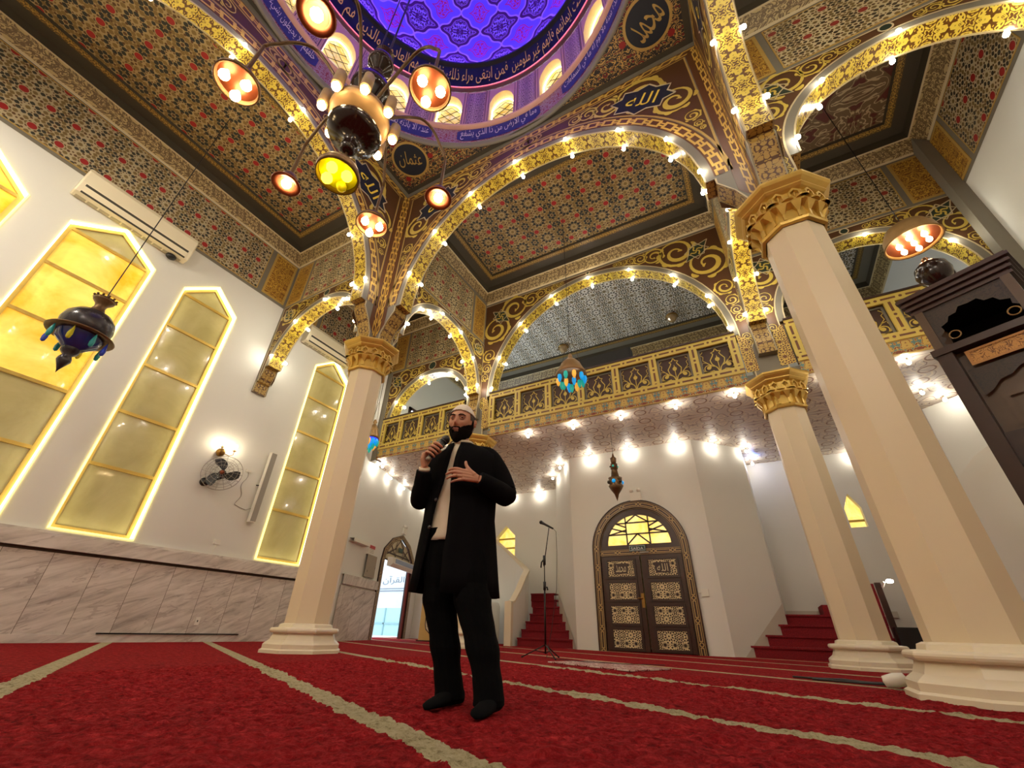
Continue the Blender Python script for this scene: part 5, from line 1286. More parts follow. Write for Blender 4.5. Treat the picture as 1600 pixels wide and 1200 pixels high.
def bell_lantern(x, y, z, label, zt, r=0.30):
    A = thing('hanging_lantern', label, 'lantern', (x, y, z)); c_ = (x, y, 0)
    m = MB(); m.lathe([(0.015, z+0.52), (0.03, z+0.50), (0.05, z+0.44), (0.03, z+0.40), (r*0.35, z+0.36), (r*0.62, z+0.27), (r*0.80, z+0.15), (r*1.0, z+0.04), (r, z), (r*0.93, z+0.03), (0, z+0.06)], 32, c_); obj('bell_shade', m, 'bronze_pale', A, 'full')
    k = 0
    for rr, n_, dz in ((r*0.85, 10, 0), (r*0.5, 6, -0.09), (0.001, 1, -0.17)):
        for i in range(n_):
            a = 2*PI*i/n_+rr; px, py = x+rr*cos(a), y+rr*sin(a); k += 1
            m = MB(); zz = z-0.02+dz; m.lathe([(0, zz-0.19), (0.026, zz-0.15), (0.044, zz-0.08), (0.036, zz-0.02), (0.010, zz)], 8, (px, py, 0)); obj('glass_drop', m, ('bead_amber', 'bead_blue', 'bead_teal')[k % 3], A, 'full')
    m = MB()
    for q in range(3):
        a = 2*PI*q/3; m.tube([(x+r*0.7*cos(a), y+r*0.7*sin(a), z+0.2), (x, y, z+1.05)], 0.004, 4)
    obj('chains', m, 'bronze', A); m = MB(); m.tube([(x, y, z+1.0), (x, y, zt)], 0.006, 5); obj('cord', m, 'black_metal', A)
bell_lantern(-2.38, 6.55, 4.62, 'bell shaped lantern with blue, green and amber glass drops in front of the gallery balustrade', CEIL)
A = thing('hanging_lantern', 'slim tiered brass lantern with blue glass above the carved double door', 'lantern', (-2.44, 9.25, 3.0)); x, y = -2.44, 9.25; c_ = (x, y, 0)
m = MB(); m.lathe([(0.01, 3.98), (0.03, 3.90), (0.075, 3.86), (0.06, 3.76), (0.04, 3.72)], 20, c_); obj('top_cap', m, 'bronze', A, 'full')
m = MB(); m.lathe([(0.075, 3.72), (0.085, 3.72), (0.075, 3.66), (0.085, 3.60), (0.06, 3.59), (0.07, 3.56), (0.10, 3.40), (0.155, 3.39), (0.145, 3.35), (0.145, 3.22), (0.165, 3.20), (0.12, 3.12), (0.05, 3.02), (0.025, 2.94), (0, 2.86)], 20, c_); obj('lantern_body', m, 'bronze', A, 'full')
for zz, r_, mt in ((3.66, 0.082, 'bead_teal'), (3.29, 0.149, 'bead_blue')):
    for k in range(6):
        a = PI/3*k-PI/2; m = MB(); m.ball((x+r_*cos(a), y+r_*sin(a), zz), 0.045 if r_ > 0.1 else 0.026, 8, sx=1 if r_ > 0.1 else 1); obj('glass_cabochon', m, mt if k % 2 == 0 else 'bead_dark', A, 'full')
m = MB(); m.tube([(x, y, 3.97), (x, y, GZ)], 0.005, 5); obj('cord', m, 'black_metal', A)
bell_lantern(-7.66, 6.65, 4.30, 'small lantern with cobalt blue glass, half hidden by the left column', CEIL, 0.17)
m = MB(); m.lathe([(0.15, 4.30), (0.165, 4.27), (0.14, 4.18), (0.03, 4.12)], 24, (-7.66, 6.65, 0)); o = obj('glass_bowl', m, 'bead_cobalt', bpy.data.objects['hanging_lantern.003'], 'full')
# shallow copper dish lamp at right
x, y, z = 3.05, 6.45, 5.38
A = thing('hanging_lantern', 'shallow copper dish lamp with a cluster of lit bulbs, upper right above the pulpit', 'lantern', (x, y, z)); c_ = (x, y, 0)
m = MB(); m.lathe([(0.03, z+0.42), (0.08, z+0.40), (0.15, z+0.32), (0.25, z+0.28), (0.31, z+0.16), (0.33, z+0.03), (0.345, z), (0.32, z), (0.30, z+0.05)], 36, c_); obj('dome_shade', m, 'bronze_pale', A, 'full')
m = MB(); m.lathe([(0.0, z+0.05), (0.20, z+0.05), (0.31, z+0.03)], 36, c_); obj('reflector', m, 'copper', A, 'full')
for k in range(6):
    a = PI/3*k; glass_bulb(A, (x+0.17*cos(a), y+0.17*sin(a), z-0.01), 0.038, 'bulb_warm')
glass_bulb(A, (x, y, z-0.01), 0.035, 'bulb_small')
m = MB(); m.tube([(x, y, z+0.40), (x, y, CEIL)], 0.007, 5); obj('cord', m, 'black_metal', A)
# ceiling rosette lamps over the gallery
for x, y, lab in ((-0.70, 11.88, 'right one of two small crystal ceiling lamps over the gallery'), (-4.58, 11.92, 'left one of two small crystal ceiling lamps over the gallery')):
    A = thing('ceiling_lamp', lab, 'ceiling lamp', (x, y, CEIL-0.2), 'crystal ceiling lamps over the gallery'); m = MB(); m.lathe([(0.02, CEIL), (0.17, CEIL-0.04), (0.20, CEIL-0.09), (0.16, CEIL-0.10)], 20, (x, y, 0)); obj('ring', m, 'brass', A, 'full')
    m = MB(); m.lathe([(0.16, CEIL-0.10), (0.15, CEIL-0.20), (0.09, CEIL-0.27), (0, CEIL-0.30)], 12, (x, y, 0)); obj('crystal_bowl', m, 'crystal', A)
# black loudspeaker bar standing on the gallery rail
m = MB(); m.box((-3.33, 8.60, 5.55), (-1.58, 8.85, 6.38)); A = thing('loudspeaker', 'long black loudspeaker cabinet standing behind the gallery hand rail', 'loudspeaker', (-2.45, 8.7, 4.75)); obj('cabinet', m, 'dark_band_black', A)
m = MB(); m.box((-3.28, 8.59, 5.6), (-1.63, 8.60, 6.33)); obj('grille', m, 'dark_band_black', A)
m = MB(); m.box((-3.2, 8.62, 4.75), (-3.1, 8.8, 5.55)); m.box((-1.8, 8.62, 4.75), (-1.7, 8.8, 5.55)); obj('stand', m, 'black_metal', A)

# ------------------------------------------------------------------ things on the left wall
def split_ac(y0, y1, z0, z1, dpt, label, x=XW):
    A = thing('air_conditioner', label, 'air conditioner', (x, (y0+y1)/2, z0)); prof = [(0, z0+0.04), (0.05, z0), (dpt*0.75, z0+0.02), (dpt, z0+0.22), (dpt*0.98, z1-0.10), (dpt*0.8, z1), (0, z1)]
    m = MB(); R_ = []
    for yy in (y0, y0+0.02, y1-0.02, y1):
        k = 0.96 if yy in (y0, y1) else 1; R_.append([(x+a*k, yy, (z0+z1)/2+(b_-(z0+z1)/2)*k) for a, b_ in prof])
    m.loft(R_); obj('housing', m, 'ac_cream', A)
    def slat(n0, a0, b0, a1, b1, mt, ya, yb):
        d = Vector((a1-a0, 0, b1-b0)).normalized(); nn = Vector((d.z, 0, -d.x))*0.004
        q = MB(); q.face([(x+a0+nn.x, ya, b0+nn.z), (x+a1+nn.x, ya, b1+nn.z), (x+a1+nn.x, yb, b1+nn.z), (x+a0+nn.x, yb, b0+nn.z)]); return obj(n0, q, mt, A)
    slat('air_outlet', dpt*0.76, z0+0.02, dpt*0.97, z0+0.20, 'ac_dark', y0+0.08, y1-0.08)
    slat('louvre', dpt*0.82, z0+0.05, dpt*0.93, z0+0.155, 'ac_cream', y0+0.08, y1-0.08)
    q = MB(); n_ = 10
    for i in range(n_):
        ya = y0+0.06+(y1-y0-0.12)*i/n_; q.face([(x+0.06, ya, z0-0.003), (x+dpt*0.45, ya, z0+0.004), (x+dpt*0.45, ya+(y1-y0)/n_*0.8, z0+0.004), (x+0.06, ya+(y1-y0)/n_*0.8, z0-0.003)])
    obj('bottom_grille', q, 'ac_grille', A)
split_ac(0.25, 2.18, 6.98, 7.58, 0.30, 'long cream wall air conditioner above the left windows')
split_ac(5.20, 6.75, 6.90, 7.45, 0.30, 'cream wall air conditioner above the far window, seen through the left aisle arch')
m = MB(); m.ball((XW+0.10, 1.93, 6.95), 0.07, 12, sy=1.4); o = obj('pipe_outlet', m, 'black_plastic', None, 'full'); tag(o, 'black pipe outlet poking out below the long air conditioner', 'pipe outlet')
# round wall fan
fx, fy, fz = -9.28, 4.42, 2.98
A = thing('wall_fan', 'round black wall fan with wire cage on the left wall', 'fan', (XW, fy, fz))
ax = Vector((0.80, -0.50, 0.05)).normalized(); e1 = ax.cross(Vector((0, 0, 1))).normalized(); e2 = ax.cross(e1).normalized(); fc = Vector((fx, fy, fz))
m = MB()
for r, off in ((0.36, 0), (0.28, 0.07), (0.20, 0.10), (0.12, 0.12), (0.36, -0.03), (0.28, -0.10), (0.20, -0.12)):
    m.tube([fc+e1*r*cos(a*PI/18)+e2*r*sin(a*PI/18)+ax*off for a in range(37)], 0.0035, 4, caps=False)
for k in range(16):
    a = 2*PI*k/16
    for sg in (1, -1): m.tube([fc+(e1*cos(a)+e2*sin(a))*r+ax*o_*sg for r, o_ in ((0.36, 0), (0.28, 0.07), (0.20, 0.10), (0.07, 0.125))], 0.0025, 4, caps=False)
obj('wire_cage', m, 'grey_metal', A)
m = MB(); m.tube([fc-ax*0.22, fc-ax*0.20, fc-ax*0.03, fc], [0.03, 0.075, 0.07, 0.04], 14); obj('motor', m, 'black_plastic', A, 'full')
m = MB(); m.tube([fc+ax*0.0, fc+ax*0.05, fc+ax*0.06], [0.045, 0.04, 0.01], 12); obj('hub', m, 'copper', A, 'full')
for k in range(3):
    m = MB(); a0 = 2*PI*k/3+0.55; rows = []
    for i in range(8):
        r = 0.05+0.27*i/7; wd = 0.25+0.75*sin(PI*min(1, i/7*0.75+0.2)); row = []
        for j in range(5):
            a = a0+(j/4-0.5)*wd*1.05+0.5*i/7; row.append(fc+(e1*cos(a)+e2*sin(a))*r+ax*(0.03*(j/4-0.5)))
        rows.append(row)
    for R0, R1 in zip(rows, rows[1:]):
        for j in range(4): m.face([R0[j], R0[j+1], R1[j+1], R1[j]])
    obj('fan_blade', m, 'black_plastic', A, 'full')
m = MB(); m.tube([(XW, fy-0.14, fz-0.20), (XW+0.12, fy-0.10, fz-0.20), fc-ax*0.12+Vector((0, 0, -0.08))], 0.022, 8); m.tube([(XW, fy-0.14, fz-0.20), (XW+0.05, fy-0.14, fz-0.20)], 0.085, 14); obj('wall_bracket', m, 'black_plastic', A, 'full')
# brass double sconce
A = thing('wall_sconce', 'brass wall sconce with two lit candle bulbs above the fan', 'sconce', (XW, 4.35, 3.42))
m = MB(); m.ball((XW+0.08, 4.33, 3.42), 0.085, 16, sz=1.1); obj('brass_ball', m, 'brass', A, 'full')
for dy in (-0.06, 0.20):
    m = MB(); m.tube([(XW+0.10, 4.34, 3.42), (XW+0.15, 4.34+dy*0.7, 3.38), (XW+0.17, 4.34+dy, 3.42), (XW+0.17, 4.34+dy, 3.50)], 0.009, 7); m.lathe([(0.01, 3.49), (0.04, 3.505), (0.012, 3.515), (0.012, 3.55)], 12, (XW+0.17, 4.34+dy, 0)); ar = obj('sconce_arm', m, 'brass', A, 'full')
    glass_bulb(ar, (XW+0.17, 4.34+dy, 3.60), 0.035, 'bulb_sconce', (0, 0, 1))
# grey line-array bar
A = thing('column_loudspeaker', 'tall slim grey column loudspeaker mounted between the fan and far window', 'loudspeaker', (XW, 5.5, 2.2))
m = MB(); v = [(XW+0.09, 5.30, 2.20), (XW+0.09, 5.42, 2.20), (XW+0.17, 5.42, 2.20), (XW+0.17, 5.30, 2.20)]; m.box((XW+0.06, 5.36, 2.20), (XW+0.16, 5.50, 3.78)); obj('cabinet', m, 'white_plastic', A)
m = MB(); m.box((XW+0.160, 5.37, 2.22), (XW+0.166, 5.49, 3.76)); obj('grille', m, 'grey_metal', A)
m = MB(); m.tube([(XW+0.01, 5.33, 3.0), (XW+0.08, 5.38, 3.0)], 0.012, 6); obj('bracket', m, 'black_metal', A)
m = MB(); m.tube([(XW+0.01, 5.05+0.04*sin(i*0.9), 3.25-0.75*i/12) for i in range(13)]+[(XW+0.01, 5.15, 2.46), (XW+0.02, 5.28, 2.44), (XW+0.06, 5.38, 2.5)], 0.006, 5); o = obj('cable', m, 'grey_metal'); tag(o, 'thin wavy cable hanging from a plate towards the column loudspeaker', 'cable')
m = MB(); m.box((XW, 5.0, 3.22), (XW+0.015, 5.12, 3.28)); o = obj('cable_plate', m, 'white_plastic'); tag(o, 'small white cable plate on the wall between fan and column loudspeaker', 'wall plate')
m = MB(); m.box((XW+0.033, 5.05, 0.27), (XW+0.045, 5.13, 0.40)); A = tag(obj('power_outlet', m, 'white_plastic'), 'white power outlet low on the marble wainscot', 'power outlet'); m = MB(); m.box((XW+0.045, 5.08, 0.32), (XW+0.047, 5.10, 0.35)); obj('socket_hole', m, 'black_plastic', A)
m = MB(); m.box((XW, 4.89, 1.68), (XW+0.02, 5.01, 1.77)); A = tag(obj('switch_box', m, 'white_plastic'), 'small white switch box above the marble ledge', 'switch'); m = MB(); m.tube([(XW+0.01, 4.92, 1.48), (XW+0.01, 4.95, 1.68)], 0.006, 5); obj('conduit', m, 'white_plastic', A)
m = MB(); m.box((XW+0.046, 3.62, 0.115), (XW+0.066, 5.95, 0.135)); o = obj('floor_rail', m, 'black_metal'); tag(o, 'long thin dark rail low along the foot of the marble wall', 'rail')

# ------------------------------------------------------------------ street door, its surroundings and outside
DO2 = bpy.data.objects.new('door_2', None); COL.objects.link(DO2); DO2.location = SK(dc, 0); DO2['kind'] = 'structure'; WORLD['door_2'] = tuple(DO2.location)
m = MB(); inn = [(dc+(s-dc)*0.86, z if z < 0.01 else (z-0.0)*0.955) for s, z in door_out]; m.band(SK, door_out, inn, 0.04, w=0.16)
for p, q in zip(door_out, door_out[1:]): m.face([SK(*p, 0.04), SK(*q, 0.04), SK(*q, -0.15), SK(*p, -0.15)])
obj('door_frame', m, 'door_frame_inlay', DO2)
m = MB(); fp = [(s, max(z, 2.12)) for s, z in inn[1:-1]]; m.tess(SK, fp, -0.03); fo = obj('fanlight', m, 'pane_pale', DO2)
m = MB()
for a in ((-0.95, 2.35, 0.95, 2.35), (-0.3, 2.12, -0.3, 2.75), (0.3, 2.12, 0.3, 2.75), (-0.95, 2.3, -0.3, 2.55), (0.95, 2.3, 0.3, 2.55), (-0.7, 2.6, -0.3, 2.3), (0.7, 2.6, 0.3, 2.3), (-0.3, 2.6, 0, 2.85), (0.3, 2.6, 0, 2.85), (-1.1, 2.14, 1.1, 2.14)): m.ribbon(SK, [(dc+a[0], a[1]), (dc+a[2], a[3])], 0.045, -0.01)
obj('fanlight_bars', m, 'door_wood', fo)
for s0, s1 in ((dc-dw*0.86, dc-dw*0.74), (dc+dw*0.70, dc+dw*0.86)):
    m = MB(); m.band(SK, [(s0, 0), (s0, 2.12)], [(s1, 0), (s1, 2.12)], -0.02, w=0.16); obj('jamb', m, 'outside_white' if s0 < dc else 'outside_red', DO2)
m = MB(); q0 = SK(dc+dw*0.69, 0, -0.06); q1 = q0+Vector((-0.62, 0.78, 0))*0.75
for a_, b2 in ((q0, q1), (q0+SK.e*0.05, q1+SK.e*0.05)): m.face([a_, b2, b2+Vector((0, 0, 2.1)), a_+Vector((0, 0, 2.1))])
obj('door_leaf', m, 'outside_red', DO2)
A = thing('air_curtain', 'long white air curtain unit mounted over the street doorway', 'air curtain', tuple(SK(dc, 2.1)))
m = MB(); pr = [(0.05, 2.20), (0.05, 1.95), (0.16, 1.93), (0.25, 2.02), (0.22, 2.20)]; m.loft([[SK(s_, z, d_) for d_, z in pr] for s_ in (dc-dw*0.72, dc+dw*0.93)]); obj('housing', m, 'white_plastic', A)
m = MB(); m.band(SK, [(dc-dw*0.60, 2.04), (dc+dw*0.88, 2.04)], [(dc-dw*0.60, 2.17), (dc+dw*0.88, 2.17)], 0.253, edge=False); obj('intake_grille', m, 'grille_blue', A)
m = MB(); m.band(SK, [(3.22, 2.46), (3.56, 2.46)], [(3.22, 2.60), (3.56, 2.60)], 0.03); o = obj('exit_sign', m, 'sign_green'); tag(o, 'small dark sign inside the fanlight of the street doorway', 'sign')
m = MB(); m.band(SK, [(1.05, 1.51), (1.66, 1.51)], [(1.05, 2.08), (1.66, 2.08)], 0.07); o = obj('electrical_cabinet', m, 'cabinet_grey'); tag(o, 'grey metal electrical cabinet on the wall left of the street doorway', 'electrical cabinet')
for s_, z in ((1.15, 1.63), (1.60, 1.75)):
    m = MB(); m.band(SK, [(s_, z), (s_+0.03, z)], [(s_, z+0.05), (s_+0.03, z+0.05)], 0.08); obj('lock', m, 'black_metal', o)
m = MB(); m.band(SK, [(1.19, 2.12), (1.56, 2.12)], [(1.19, 2.36), (1.56, 2.36)], 0.008); o = obj('notice', m, 'white_plastic'); tag(o, 'small white warning notice with a red heading above the electrical cabinet', 'notice')
m = MB(); m.band(SK, [(1.20, 2.26), (1.55, 2.26)], [(1.20, 2.35), (1.55, 2.35)], 0.010); obj('red_heading', m, 'red_sign', o)
m = MB()
for z in (2.23, 2.19, 2.15): m.band(SK, [(1.25, z), (1.50, z)], [(1.25, z+0.012), (1.50, z+0.012)], 0.010)
obj('text_lines', m, 'grey_metal', o)
m = MB(); m.band(SK, [(0.0, 2.25), (0.95, 2.25)], [(0.0, 2.33), (0.95, 2.33)], 0.14); o = obj('wall_shelf', m, 'white_plastic'); tag(o, 'narrow white shelf fixed high on the wall beside the left column', 'shelf')
# lectern board
lx, ly = -8.62, 10.95
A = thing('notice_board', 'light wooden standing board with an eight-cornered plaque, left of the man', 'board', (lx, ly, 0)); FLc = Frame((lx-0.38, ly), (lx+0.38, ly), 1)
m = MB(); m.box((lx-0.38, ly, 0.03), (lx+0.38, ly+0.05, 1.05)); obj('board', m, 'lectern_wood', A)
m = MB(); m.box((lx-0.44, ly-0.02, 0), (lx+0.44, ly+0.30, 0.03)); obj('foot', m, 'door_wood', A)
pq = [(0.38, 0.20), (0.52, 0.30), (0.56, 0.42), (0.56, 0.68), (0.52, 0.80), (0.38, 0.92), (0.24, 0.80), (0.20, 0.68), (0.20, 0.42), (0.24, 0.30)]
m = MB(); m.ribbon(FLc, pq+[pq[0], pq[1]], 0.03, 0.006); obj('plaque_border', m, 'brown_dark', A)
m = MB(); m.tess(FLc, pq, 0.003); obj('plaque', m, 'inlay_cream', A, merge=False)
m = MB()
for z in (0.36, 0.44, 0.54, 0.62, 0.74): m.band(FLc, [(0.27, z), (0.49, z)], [(0.27, z+0.014), (0.49, z+0.014)], 0.007)
obj('text_lines', m, 'brown_dark', A)
# outside
m = MB(); m.face([(-11.6, 13.3, -0.02), (-24, 13.3, -0.02), (-24, 26, -0.02), (-11.6, 26, -0.02)]); m.face([(-10.3, 9.5, -0.02), (-11.6, 13.3, -0.02), (-24, 13.3, -0.02), (-24, 9.5, -0.02)]); struct('floor_outside', m, 'outside_white')
m = MB(); m.box((-19, 17.5, 0), (-12, 17.7, 3.2)); o = obj('street_wall', m, 'outside_white'); tag(o, 'sunlit white wall across the street seen through the open doorway', 'wall')
m = MB(); m.box((-17.2, 15.9, 0.0), (-13.0, 15.96, 1.05)); A = tag(obj('gate', m, 'outside_gate'), 'pale green metal gate outside the open doorway', 'gate')
m = MB(); 
for x in (-17.1, -16.1, -15.1, -14.1, -13.1): m.box((x-0.03, 15.86, 0), (x+0.03, 15.90, 1.05))
m.box((-17.2, 15.86, 0.42), (-13, 15.90, 0.48)); obj('gate_frame', m, 'outside_gate2', A)
m = MB(); m.box((-17.05, 16.01, 0), (-16.99, 16.05, 1.7)); m.box((-14.2, 16.01, 0), (-14.14, 16.05, 1.7)); m.box((-17.0, 16.0, 1.62), (-14.2, 16.06, 2.42)); A = tag(obj('banner', m, 'banner_white'), 'pale banner with large dark lettering outside the open doorway', 'banner')
m = MB(); FB2 = Frame((-17.0, 15.99), (-14.2, 15.99), 1); text_on(m, shape_ar('القرآن ناجح'), lambda x, y: FB2(0.15+x, 1.95+y, 0), width=2.5, height=0.42); obj('lettering', m, 'banner_ink', A, merge=False)
m = MB(); m.box((-16.9, 15.98, 1.72), (-14.3, 15.985, 1.76)); m.box((-16.9, 15.98, 1.82), (-14.3, 15.985, 1.85)); obj('text_lines', m, 'banner_ink', A)

# ------------------------------------------------------------------ microphone stand and cable
mx, my = -2.98, 6.5
A = thing('microphone_stand', 'black microphone stand with boom and round tripod feet', 'microphone stand', (mx, my, 0))
m = MB(); m.tube([(mx, my, 0.06), (mx, my, 0.95)], 0.013, 10); obj('lower_tube', m, 'black_metal', A, 'full')
m = MB(); m.tube([(mx, my, 0.95), (mx, my, 1.32)], 0.008, 10); obj('upper_tube', m, 'black_metal', A, 'full')
m = MB(); m.tube([(mx, my, 0.88), (mx, my, 1.0)], 0.022, 10); m.tube([(mx, my, 0.92), (mx+0.05, my-0.02, 0.92), (mx+0.06, my-0.02, 0.88)], 0.012, 6); obj('height_clamp', m, 'black_plastic', A, 'full')
m = MB(); m.tube([(mx, my, 1.24), (mx, my, 1.38)], 0.022, 10); m.tube([(mx, my, 1.33), (mx-0.045, my-0.01, 1.28), (mx-0.055, my-0.01, 1.20)], 0.012, 6); obj('boom_clamp', m, 'black_plastic', A, 'full')
m = MB(); m.tube([(mx-0.01, my, 1.22), (mx+0.09, my, 1.80)], 0.008, 8); obj('boom', m, 'black_metal', A, 'full')
for k, a in enumerate((200, 318, 80)):
    m = MB(); a = rad(a); m.tube([(mx, my, 0.17), (mx+0.34*cos(a), my+0.34*sin(a), 0.012)], 0.009, 6); m.tube([(mx, my, 0.07), (mx+0.17*cos(a), my+0.17*sin(a), 0.10)], 0.006, 6); m.ball((mx+0.34*cos(a), my+0.34*sin(a), 0.014), 0.014, 8); obj('leg', m, 'black_metal', A, 'full')
B = thing('microphone', 'black wired microphone clipped on top of the tall stand', 'microphone', (mx+0.09, my, 1.80))
d = Vector((1, 0.05, -0.55)).normalized(); hp = Vector((mx-0.05, my, 1.90))
m = MB(); m.ball(hp, 0.032, 14); obj('mesh_head', m, 'black_metal', B, 'full')
m = MB(); m.tube([hp+d*0.02, hp+d*0.06, hp+d*0.24], [0.026, 0.019, 0.014], 12); obj('handle', m, 'black_plastic', B, 'full')
e_ = hp+d*0.24; m = MB(); m.tube([e_, e_+Vector((0.05, 0, -0.05)), (mx+0.22, my, 1.45), (mx+0.20, my, 0.9), (mx+0.10, my, 0.35), (mx+0.04, my-0.05, 0.02), (mx+0.3, my-0.3, 0.02), (mx+0.8, my-0.5, 0.02), (mx+1.3, my-0.45, 0.02), (mx+1.7, my-0.2, 0.02)], 0.004, 6); obj('cable', m, 'black_plastic', B, 'full')
m = MB(); m.tube([(0.05, 5.75, 0.015), (0.25, 5.62, 0.02), (0.45, 5.7, 0.02), (0.62, 5.5, 0.02), (0.85, 5.55, 0.02), (1.0, 5.42, 0.02), (0.5, 5.42, 0.02), (0.2, 5.5, 0.02)], 0.010, 6); o = obj('floor_cable', m, 'black_plastic', None, 'full'); tag(o, 'black cable lying on the carpet beside the big right column', 'cable')
m = MB(); m.lathe([(0, 0.12), (0.045, 0.10), (0.052, 0.03), (0.04, -0.05), (0, -0.06)], 16, M=Matrix.Translation((0.76, 5.30, 0.055)) @ Matrix.Rotation(rad(80), 4, 'Y')); o = obj('spot_lamp', m, 'white_plastic', None, 'full'); tag(o, 'small white floor lamp lying by the foot of the big right column', 'floor lamp')
# right rear: dark post, black cabinet, lit lamp
m = MB(); m.box((1.86, 11.02, 0), (1.95, 11.10, 1.30)); o = obj('barrier_post', m, 'dark_wood'); tag(o, 'dark wooden post between the two right columns', 'post')
m = MB(); m.box((1.88, 10.80, 0), (2.40, 11.0, 0.56)); o = obj('cabinet', m, 'black_plastic'); tag(o, 'low black box on the floor between the two right columns', 'box')
A = thing('emergency_light', 'lit white emergency lamp between the two right columns', 'emergency light', (2.02, 11.0, 1.25)); m = MB(); m.tube([(1.96, 11.02, 1.22), (2.0, 10.95, 1.30)], 0.02, 8); obj('arm', m, 'white_plastic', A); m = MB(); m.ball((2.08, 10.92, 1.31), 0.06, 12, sz=0.6); obj('lamp_head', m, 'spill_light', A, 'full')

# ------------------------------------------------------------------ pulpit at right
PX, PY = 2.33, 5.85; ea = Vector((0.85, -0.527, 0)); na = Vector((-0.527, -0.85, 0))
def PF(s, z, d=0): return Vector((PX, PY, 0))+ea*s+na*d+Vector((0, 0, z))
class _F:
    sg = 1
    def __call__(s, a, z, d=0): return PF(a, z, d)
PFr = _F(); WB = 1.25; DB = -1.1
A = thing('pulpit', 'tall dark carved wooden pulpit with stepped canopy at the right edge', 'pulpit', (PX, PY, 0))
def pbox(mb, s0, s1, z0, z1, d0, d1):
    c_ = [PF(s, z, d) for z in (z0, z1) for s, d in ((s0, d0), (s1, d0), (s1, d1), (s0, d1))]
    for q in ((0, 1, 5, 4), (1, 2, 6, 5), (2, 3, 7, 6), (3, 0, 4, 7), (4, 5, 6, 7), (3, 2, 1, 0)): mb.face([c_[i] for i in q])
m = MB(); pbox(m, 0.03, WB-0.03, 0, 2.2, DB, -0.05); obj('body', m, 'dark_wood', A)
m = MB(); pbox(m, 0.0, WB, 3.18, 3.26, DB, 0.04); obj('platform', m, 'dark_wood', A)
m = MB(); pbox(m, 0.02, 0.16, 0, 3.18, -0.12, 0.02); obj('corner_post', m, 'dark_wood', A); m = MB(); pbox(m, WB-0.16, WB-0.02, 0, 3.18, -0.12, 0.02); obj('corner_post', m, 'dark_wood', A)
m = MB(); pbox(m, 0.03, 0.15, 0, 3.18, DB, DB+0.12); obj('rear_post', m, 'dark_wood', A)
m = MB(); pbox(m, 0.16, WB-0.16, 2.2, 3.18, -0.16, -0.10); obj('front_board', m, 'wood_mid', A)
m = MB(); m.tess(PFr, [(0.26, 2.98), (WB-0.1, 2.98), (WB-0.1, 3.12), (0.26, 3.12)], -0.02); cg = obj('carved_gilt_panel', m, 'carved_gold', A, merge=False)
m = MB(); rect_band(m, PFr, 0.24, 2.96, WB-0.08, 3.14, 0.025, -0.01); obj('panel_frame', m, 'carved_gold_edge', cg)
m = MB(); m.tess(PFr, [(0.18, 2.94), (0.20, 2.62), (0.28, 2.66), (0.36, 2.74), (0.46, 2.76), (0.54, 2.82), (0.66, 2.84), (0.78, 2.82), (0.86, 2.76), (0.98, 2.74), (1.05, 2.66), (1.10, 2.62), (1.10, 2.94)], -0.05); obj('scalloped_valance', m, 'carved_wood', A, merge=False)
m = MB(); rect_band(m, PFr, 0.30, 2.25, 1.05, 2.60, 0.05, -0.06); obj('panel_moulding', m, 'wood_mid', A)
m = MB(); rect_band(m, PFr, 0.30, 1.40, 1.05, 2.10, 0.05, 0.0); obj('panel_moulding', m, 'wood_mid', A)
# canopy chamber: posts, scalloped dark opening
WC = 0.92
for s0_, d0_ in ((0.04, -0.10), (WC-0.12, -0.10), (0.04, -0.72)):
    m = MB(); pbox(m, s0_, s0_+0.08, 3.26, 3.80, d0_, d0_+0.10); obj('canopy_post', m, 'wood_mid', A)
open_ = [(0.17, 3.27), (0.14, 3.33), (0.18, 3.37), (0.15, 3.42), (0.20, 3.47), (0.19, 3.53), (0.26, 3.56), (0.29, 3.62), (0.36, 3.63), (0.40, 3.69), (0.48, 3.68), (0.56, 3.69), (0.60, 3.63), (0.67, 3.62), (0.70, 3.56), (0.77, 3.53), (0.76, 3.47), (0.81, 3.42), (0.78, 3.37), (0.82, 3.33), (0.79, 3.27)]
m = MB(); m.tess(PFr, [(0.04, 3.26)]+open_+[(WC-0.04, 3.26), (WC-0.04, 3.82), (0.04, 3.82)], -0.02); obj('scalloped_arch', m, 'carved_wood', A, merge=False)
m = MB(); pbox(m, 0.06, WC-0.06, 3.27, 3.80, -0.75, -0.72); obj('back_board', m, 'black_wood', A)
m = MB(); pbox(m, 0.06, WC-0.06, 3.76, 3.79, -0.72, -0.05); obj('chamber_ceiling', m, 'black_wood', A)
for s_, z in ((0.26, 3.37), (0.74, 3.37)):
    m = MB(); m.tube([PF(s_+0.048*cos(a*PI/10), z+0.048*sin(a*PI/10), 0.0) for a in range(21)], 0.007, 6); obj('ring', m, 'bronze_pale', A, 'full')
m = MB()
for i, z0 in enumerate((3.80, 3.865, 3.93, 3.995)):
    e2 = 0.02*i-0.01; pbox(m, -e2, WC+e2, z0, z0+0.038, -0.78-e2, 0.01+e2); pbox(m, 0.02-e2, WC+e2-0.02, z0+0.038, z0+0.065, -0.76, -0.01+e2)
obj('stepped_canopy', m, 'canopy_wood', A)
fcn = PF(0.36, 0, -0.30)
m = MB(); m.lathe([(0.0, 4.05), (0.11, 4.06), (0.09, 4.12), (0.065, 4.18), (0.09, 4.22), (0.155, 4.30), (0.18, 4.40), (0.16, 4.50), (0.10, 4.56), (0.06, 4.60), (0.03, 4.66), (0, 4.68)], 28, (fcn.x, fcn.y, 0)); obj('finial', m, 'chandelier_wood', A, 'full')

